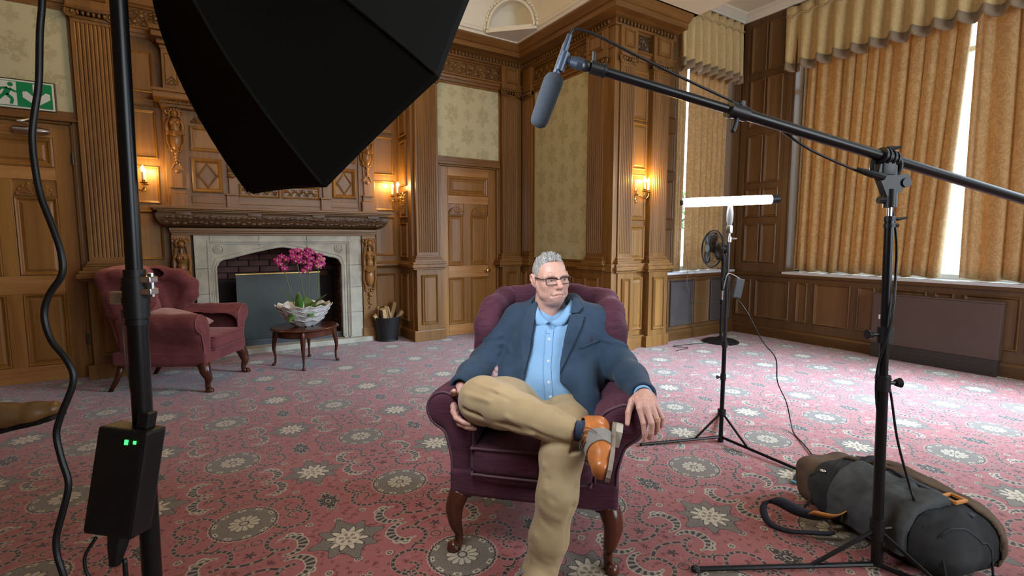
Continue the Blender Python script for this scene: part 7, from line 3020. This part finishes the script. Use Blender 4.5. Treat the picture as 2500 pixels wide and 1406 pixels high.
def shell(name, poly, lift, th, m, parent, base=jacket, h=0.004, ymax=0.42):
    xs_, zs_ = [p[0] for p in poly], [p[1] for p in poly]

    def f(P):
        d = np.abs(base(P) - lift) - th
        return smax(smax(d, poly2(P[:, 0], P[:, 2], poly), 0.004), P[:, 1] - ymax, 0.002)
    return soft(name, f, (min(xs_) - 0.02, 0.12, min(zs_) - 0.02), (max(xs_) + 0.02, ymax + 0.02, max(zs_) + 0.02), h, m, parent, M_CH)


shell('lapel', [(-0.044, 0.955), (-0.066, 0.94), (-0.096, 0.905), (-0.104, 0.83), (-0.092, 0.74), (-0.070, 0.655), (-0.052, 0.75), (-0.046, 0.86)], 0.007, 0.0042, BLAZER, jk)
shell('lapel', [(0.106, 0.898), (0.134, 0.902), (0.166, 0.892), (0.157, 0.85), (0.132, 0.79), (0.080, 0.672), (0.077, 0.71), (0.092, 0.83)], 0.007, 0.0042, BLAZER, jk)
shell('notch_collar', [(0.106, 0.975), (0.132, 0.955), (0.156, 0.925), (0.140, 0.906), (0.106, 0.902)], 0.009, 0.0042, BLAZER, jk)
shell('breast_pocket', [(0.150, 0.762), (0.232, 0.786), (0.232, 0.800), (0.150, 0.776)], 0.002, 0.0024, BLAZER, jk)
shell('pocket_square', [(0.196, 0.778), (0.202, 0.778), (0.203, 0.815), (0.195, 0.815)], 0.002, 0.002, mat('wine_thread', (0.12, 0.02, 0.03), .8), jk)
shell('buttonhole', [(0.126, 0.868), (0.146, 0.873), (0.146, 0.8765), (0.126, 0.8715)], 0.008, 0.0018, mat('red_thread', (0.22, 0.05, 0.05), .8), jk, h=0.003)
HORN = mat('dark_button', (0.012, 0.014, 0.02), 0.3)
for x, z in ((-0.088, 0.632),):
    q = MB(MM)
    y = proj_y(jacket, x, z)
    q.lathe([(0, -0.002), (0.009, -0.002), (0.0098, 0.002), (0.007, 0.0035), (0, 0.0025)], (x, y, z), (-0.25, -1, 0), 14)
    q.done('button', HORN, jk, 40)
q = MB(MM)
q.tube([(0.4035, 0.070, 0.6575), (0.4065, 0.040, 0.656)], [0.0345, 0.0340], 20, cap=False)
o = q.done('shirt_cuff', SHIRT, man, True)
o.modifiers.new('thick', 'SOLIDIFY').thickness = 0.003


def trousers(P):
    pel = f_ell((0.015, 0.345, 0.495), (0.188, 0.150, 0.110))(P)
    tR = f_chain([(-0.075, 0.32, 0.505), (-0.140, 0.14, 0.553), (-0.183, -0.010, 0.610)], [0.102, 0.098, 0.086], 0.05)(P)
    tL = f_chain([(0.105, 0.32, 0.495), (0.122, 0.10, 0.478), (0.125, -0.085, 0.455)], [0.102, 0.092, 0.078], 0.05)(P)
    sR = f_chain([(-0.183, -0.018, 0.616), (-0.100, -0.062, 0.612), (-0.010, -0.085, 0.598), (0.080, -0.092, 0.574), (0.168, -0.096, 0.551)], [0.084, 0.076, 0.064, 0.055, 0.047], 0.03)(P)
    sL = f_chain([(0.125, -0.090, 0.455), (0.119, -0.150, 0.345), (0.094, -0.168, 0.195), (0.062, -0.172, 0.045)], [0.075, 0.068, 0.064, 0.058], 0.03)(P)
    a = smin(pel, smin(tR, tL, 0.03), 0.06)
    a = smin(a, sL, 0.02)
    a = smin(a, f_ell((0.058, -0.205, 0.060), (0.060, 0.085, 0.062))(P), 0.03)
    d = smin(a, sR, 0.012)
    d = smin(d, np.maximum(sR, tR) - 0.002, 0.03)
    # hem of the crossed leg and of the standing leg
    ax = np.array([0.985, -0.045, -0.17], f3)
    t = (P - np.array([0.170, -0.096, 0.551], f3)) @ ax
    nearhem = (P[:, 0] > 0.10) & (P[:, 1] < 0.0) & (P[:, 2] > 0.492)
    d = np.where(nearhem, smax(d, t, 0.004), d)
    d = np.where(nearhem, smax(d, -f_cone((0.13, -0.094, 0.556), (0.20, -0.098, 0.548), 0.0355, 0.037)(P), 0.004), d)
    d = smax(d, 0.012 - P[:, 2], 0.004)
    # folds: sweeping from the knee along the shin, behind the knee, round the lap and shin
    c = crease
    R_ = lambda a, b, w, h: c(P, a, b, w, h)
    d = d - R_((-0.235, -0.075, 0.655), (-0.13, -0.135, 0.655), 0.010, 0.007) + R_((-0.225, -0.085, 0.672), (-0.11, -0.135, 0.668), 0.007, 0.006)
    d = d - R_((-0.20, -0.06, 0.695), (-0.10, -0.11, 0.684), 0.009, 0.006) + R_((-0.17, -0.10, 0.690), (-0.06, -0.12, 0.658), 0.007, 0.005)
    d = d + R_((-0.235, -0.085, 0.600), (-0.02, -0.150, 0.570), 0.008, 0.010) - R_((-0.21, -0.08, 0.580), (0.03, -0.148, 0.548), 0.009, 0.008) + R_((-0.20, -0.06, 0.560), (0.0, -0.13, 0.530), 0.008, 0.009)
    d = d - R_((-0.06, -0.15, 0.605), (0.14, -0.14, 0.545), 0.010, 0.006) + R_((-0.02, -0.15, 0.590), (0.14, -0.145, 0.525), 0.006, 0.005)
    d = d - R_((-0.04, -0.12, 0.665), (0.06, -0.10, 0.640), 0.010, 0.005) + R_((0.04, -0.10, 0.637), (0.12, -0.11, 0.615), 0.007, 0.005)
    d = d - R_((0.05, -0.16, 0.455), (0.19, -0.15, 0.405), 0.011, 0.0048) + R_((0.06, -0.19, 0.425), (0.20, -0.16, 0.375), 0.008, 0.0054) - R_((0.07, -0.21, 0.395), (0.195, -0.175, 0.345), 0.010, 0.0048) + R_((0.10, -0.225, 0.37), (0.195, -0.18, 0.32), 0.008, 0.0042)
    d = d - R_((0.055, -0.21, 0.335), (0.16, -0.225, 0.285), 0.012, 0.0042) + R_((0.05, -0.21, 0.30), (0.13, -0.235, 0.26), 0.009, 0.0036)
    d = d - R_((0.05, -0.22, 0.235), (0.16, -0.205, 0.17), 0.012, 0.0036) + R_((0.035, -0.21, 0.20), (0.12, -0.235, 0.155), 0.009, 0.0036) - R_((0.03, -0.22, 0.15), (0.13, -0.22, 0.105), 0.011, 0.0042) + R_((0.02, -0.2, 0.115), (0.10, -0.235, 0.075), 0.009, 0.0036)
    d = d + R_((0.175, -0.185, 0.38), (0.135, -0.215, 0.1), 0.008, 0.0030)
    d = d - R_((0.04, 0.19, 0.575), (0.22, 0.20, 0.545), 0.012, 0.008) + R_((0.04, 0.16, 0.570), (0.21, 0.17, 0.545), 0.008, 0.007) - R_((0.0, 0.12, 0.56), (0.19, 0.13, 0.545), 0.012, 0.008) + R_((0.02, 0.09, 0.55), (0.18, 0.08, 0.53), 0.008, 0.006) + R_((0.03, 0.21, 0.585), (0.01, 0.05, 0.50), 0.014, 0.009)
    d = d - R_((-0.20, 0.05, 0.52), (-0.02, 0.0, 0.47), 0.014, 0.008) + R_((-0.16, 0.08, 0.48), (0.02, 0.02, 0.45), 0.010, 0.006)
    return d + 0.0020 * wob(P, 26, 2) + 0.0012 * wob(P, 60, 11)


tz = soft('trousers', trousers, (-0.30, -0.32, 0.0), (0.26, 0.52, 0.74), 0.0056, CHINO, man, M_CH)
q = MB(MM)
q.tube([(0.11, -0.095, 0.560), (0.19, -0.092, 0.555), (0.225, -0.085, 0.556), (0.262, -0.078, 0.556)], [0.0350, 0.0360, 0.039, 0.041], 18)
q.done('sock', SOCK, man, True)

# shoes
TAN = mat('tan_leather', (0.42, 0.135, 0.035), 0.28, var=0.25, vscale=14)
SUEDE = mat('grey_suede', (0.20, 0.185, 0.165), 0.9, var=0.1, vscale=40)
SOLE = mat('worn_sole', (0.22, 0.17, 0.13), 0.7, var=0.25, vscale=20)
HEELM = mat('pale_heel', (0.42, 0.38, 0.31), 0.7, var=0.2)
LACE = mat('brown_lace', (0.09, 0.065, 0.05), 0.7)


def shoe_up(P):
    Q = P * np.array([1, 0.86, 1], f3)
    a = f_chain([(0.040, 0, 0.050), (0.110, 0, 0.046), (0.190, 0.002, 0.032), (0.252, 0.0, 0.028)], [0.034, 0.036, 0.0375, 0.030], 0.03)(Q)
    b = f_chain([(0.036, 0, 0.060), (0.045, 0, 0.092)], [0.033, 0.036], 0.02)(Q)
    c = f_cone((0.075, 0, 0.082), (0.135, 0, 0.056), 0.034, 0.030)(Q)
    d = smin(smin(a, b, 0.03), c, 0.03)
    d = smax(d, 0.008 - P[:, 2], 0.006)
    d = smax(d, -f_chain([(0.046, 0, 0.088), (0.072, 0, 0.125)], [0.030, 0.040])(P), 0.005)
    return d


OUT = [(0.0, 0.0), (0.008, 0.026), (0.03, 0.034), (0.08, 0.030), (0.12, 0.030), (0.17, 0.042), (0.21, 0.047), (0.25, 0.040), (0.279, 0.022), (0.287, 0.0)]
OUT = OUT + [(x, -y) for x, y in OUT[-2:0:-1]]


def shoe(Ml, parent):
    """tan brogue with grey suede panel: x heel to toe, y width, z up from the ground"""
    up = soft('shoe', shoe_up, (-0.01, -0.06, 0.0), (0.30, 0.06, 0.14), 0.0034, TAN, parent, Ml)

    def vamp(P):
        d = np.abs(shoe_up(P) - 0.0026) - 0.0030
        e = poly2(P[:, 0], P[:, 2], [(0.088, 0.0), (0.118, 0.045), (0.125, 0.09), (0.195, 0.09), (0.182, 0.04), (0.190, 0.0)])
        return smax(smax(d, e, 0.002), 0.012 - P[:, 2], 0.002)
    soft('suede_panel', vamp, (0.06, -0.06, 0.0), (0.22, 0.06, 0.12), 0.0032, SUEDE, up, Ml)
    q = MB(Ml)
    A = [q.v((x, y, -0.004)) for x, y in OUT]
    B_ = [q.v((x, y * 1.02, 0.010)) for x, y in OUT]
    for i in range(len(OUT)): q.face([A[i], A[(i + 1) % len(OUT)], B_[(i + 1) % len(OUT)], B_[i]])
    q.face(A[::-1])
    q.face(B_)
    q.done('sole', SOLE, up)
    q = MB(Ml)
    hl_ = [(0.0, 0.0), (0.008, 0.027), (0.03, 0.034), (0.072, 0.031), (0.072, -0.031), (0.03, -0.034), (0.008, -0.027)]
    A = [q.v((x, y, -0.026)) for x, y in hl_]
    B_ = [q.v((x, y, -0.003)) for x, y in hl_]
    for i in range(len(hl_)): q.face([A[i], A[(i + 1) % len(hl_)], B_[(i + 1) % len(hl_)], B_[i]])
    q.face(A[::-1])
    q.face(B_)
    q.done('heel', HEELM, up)
    q = MB(Ml)
    for k in range(4):
        x = 0.098 + k * 0.017
        ztop = [0.0]
        zs2 = np.linspace(0.14, 0.02, 90)

        def zt(y):
            vv = shoe_up(np.stack([np.full(90, x), np.full(90, y), zs2], 1).astype(f3))
            i = np.argmax(vv < 0)
            return float(zs2[i]) + 0.003
        q.tube([(x + 0.004, y, zt(y)) for y in (-0.020, -0.010, 0, 0.010, 0.020)], 0.0018, 5)
        q.tube([(x + 0.014 * (y + .02) / .04, y, zt(y) + .001) for y in (-0.020, -0.010, 0, 0.010, 0.020)], 0.0018, 5)
    for s in (-1, 1):
        q.tube(spline([(0.102, 0, 0.096), (0.112, s * 0.020, 0.106), (0.130, s * 0.036, 0.092), (0.120, s * 0.040, 0.076), (0.104, s * 0.012, 0.094)], 6), 0.0017, 5)
        q.tube(spline([(0.102, 0, 0.096), (0.108, s * 0.024, 0.108), (0.125, s * 0.046, 0.100), (0.146, s * 0.062, 0.085), (0.166, s * 0.066, 0.062)], 6), 0.0016, 5)
    q.done('lace', LACE, up, True)
    return up


toe = Vector((-0.03, -0.97, -0.19)).normalized()
sol = Vector((0.93, -0.15, -0.22))
upv = -(sol - toe * sol.dot(toe)).normalized()
wid = upv.cross(toe)
MS = M_CH @ frame((0.305, -0.020, 0.552), toe, wid)
shoe(MS, man)
toe2 = Vector((-0.12, -0.99, 0)).normalized()
ML_ = M_CH @ frame((0.068, -0.050, 0.026), toe2, (Vector((0, 0, 1))).cross(toe2))
shoe(ML_, man)
q = MB(MM)
q.ring((0.4512, -0.0440, 0.603), Vector((0.018, -0.014, -0.042)), 0.0102, 0.0017, 18, 6)
q.done('wedding_ring', mat('gold', (0.75, 0.48, 0.14), 0.2, metal=1.0), man, True)

# ------------------------------------------------------------------ interviewer at the left edge: only the shoe shows
iv = thing('person', 'person mostly out of frame at left edge, brown leather shoe of crossed leg showing', 'person', (-0.95, 2.75, 0))
TAN2 = mat('brown_leather', (0.13, 0.065, 0.022), 0.35, var=0.3, vscale=10)
_t = Vector((0.93, -0.15, 0.20)).normalized()
_u = (Vector((-0.2, -0.1, 0.97)) - _t * Vector((-0.2, -0.1, 0.97)).dot(_t)).normalized()
M_IS = frame((-0.745, 2.68, 0.462), _t, _u.cross(_t))
u2 = soft('shoe', shoe_up, (-0.01, -0.06, 0.0), (0.30, 0.06, 0.14), 0.0036, TAN2, iv, M_IS)
q = MB(M_IS)
A = [q.v((x, y, -0.006)) for x, y in OUT]
B_ = [q.v((x, y * 1.02, 0.010)) for x, y in OUT]
for i in range(len(OUT)): q.face([A[i], A[(i + 1) % len(OUT)], B_[(i + 1) % len(OUT)], B_[i]])
q.face(A[::-1])
q.face(B_)
q.done('sole', BLACK, u2)
DARKT = weave('dark_trouser', (0.012, 0.012, 0.016), (0.03, 0.03, 0.036))
ank = M_IS @ Vector((0.045, 0, 0.11))
kn, hp = Vector((-1.10, 2.86, 0.78)), Vector((-1.55, 3.08, 0.50))
kn2, ft2 = Vector((-1.12, 2.62, 0.50)), Vector((-1.05, 2.45, 0.08))
lg = union([f_chain([tuple(ank + Vector((-0.05, 0.02, 0.08))), tuple(kn), tuple(hp)], [0.055, 0.075, 0.10], 0.03), f_chain([tuple(hp - Vector((0.02, .2, 0))), tuple(kn2), tuple(ft2)], [0.10, 0.075, 0.06], 0.03),
            f_chain([(-1.58, 2.99, 0.52), (-1.66, 3.02, 0.80), (-1.70, 3.03, 1.02)], [0.15, 0.16, 0.13], 0.05)], 0.05)
soft('suit', lg, (-1.95, 2.2, 0.0), (-0.6, 3.35, 1.25), 0.014, DARKT, iv, Matrix())
soft('shin', f_chain([tuple(ank - _u * .03), tuple(ank + Vector((-0.05, 0.02, 0.085)))], [0.036, 0.042]), (-0.95, 2.5, 0.42), (-0.6, 2.85, 0.78), 0.008, SOCK, iv, Matrix())
soft('shoe', shoe_up, (-0.01, -0.06, 0.0), (0.30, 0.06, 0.14), 0.005, TAN2, iv, frame((-1.06, 2.52, 0.0), (0.3, -0.95, 0), Vector((0, 0, 1)).cross(Vector((0.3, -0.95, 0)))))
soft('head', union([f_ell((-1.69, 3.02, 1.30), (0.078, 0.095, 0.12)), f_cone((-1.70, 3.03, 1.05), (-1.69, 3.02, 1.25), 0.055, 0.055)], 0.03), (-1.85, 2.85, 1.0), (-1.5, 3.2, 1.5), 0.008, mat('skin_plain', (0.5, 0.3, 0.24), .5), iv, Matrix())
cs = thing('stool', 'dark upholstered seat of the person at the left edge', 'stool', (-1.58, 3.02, 0))
soft('seat', f_box((-1.58, 3.02, 0.34), (0.27, 0.27, 0.06), 0.03), (-1.9, 2.7, 0.25), (-1.28, 3.35, 0.45), 0.012, PLUM, cs, Matrix())
for x in (-1.78, -1.38):
    for y in (2.82, 3.22):
        q = MB()
        q.tube([(x, y, 0.30), (x, y, 0.0)], [0.022, 0.014], 8)
        q.done('leg', MAHOG, cs)
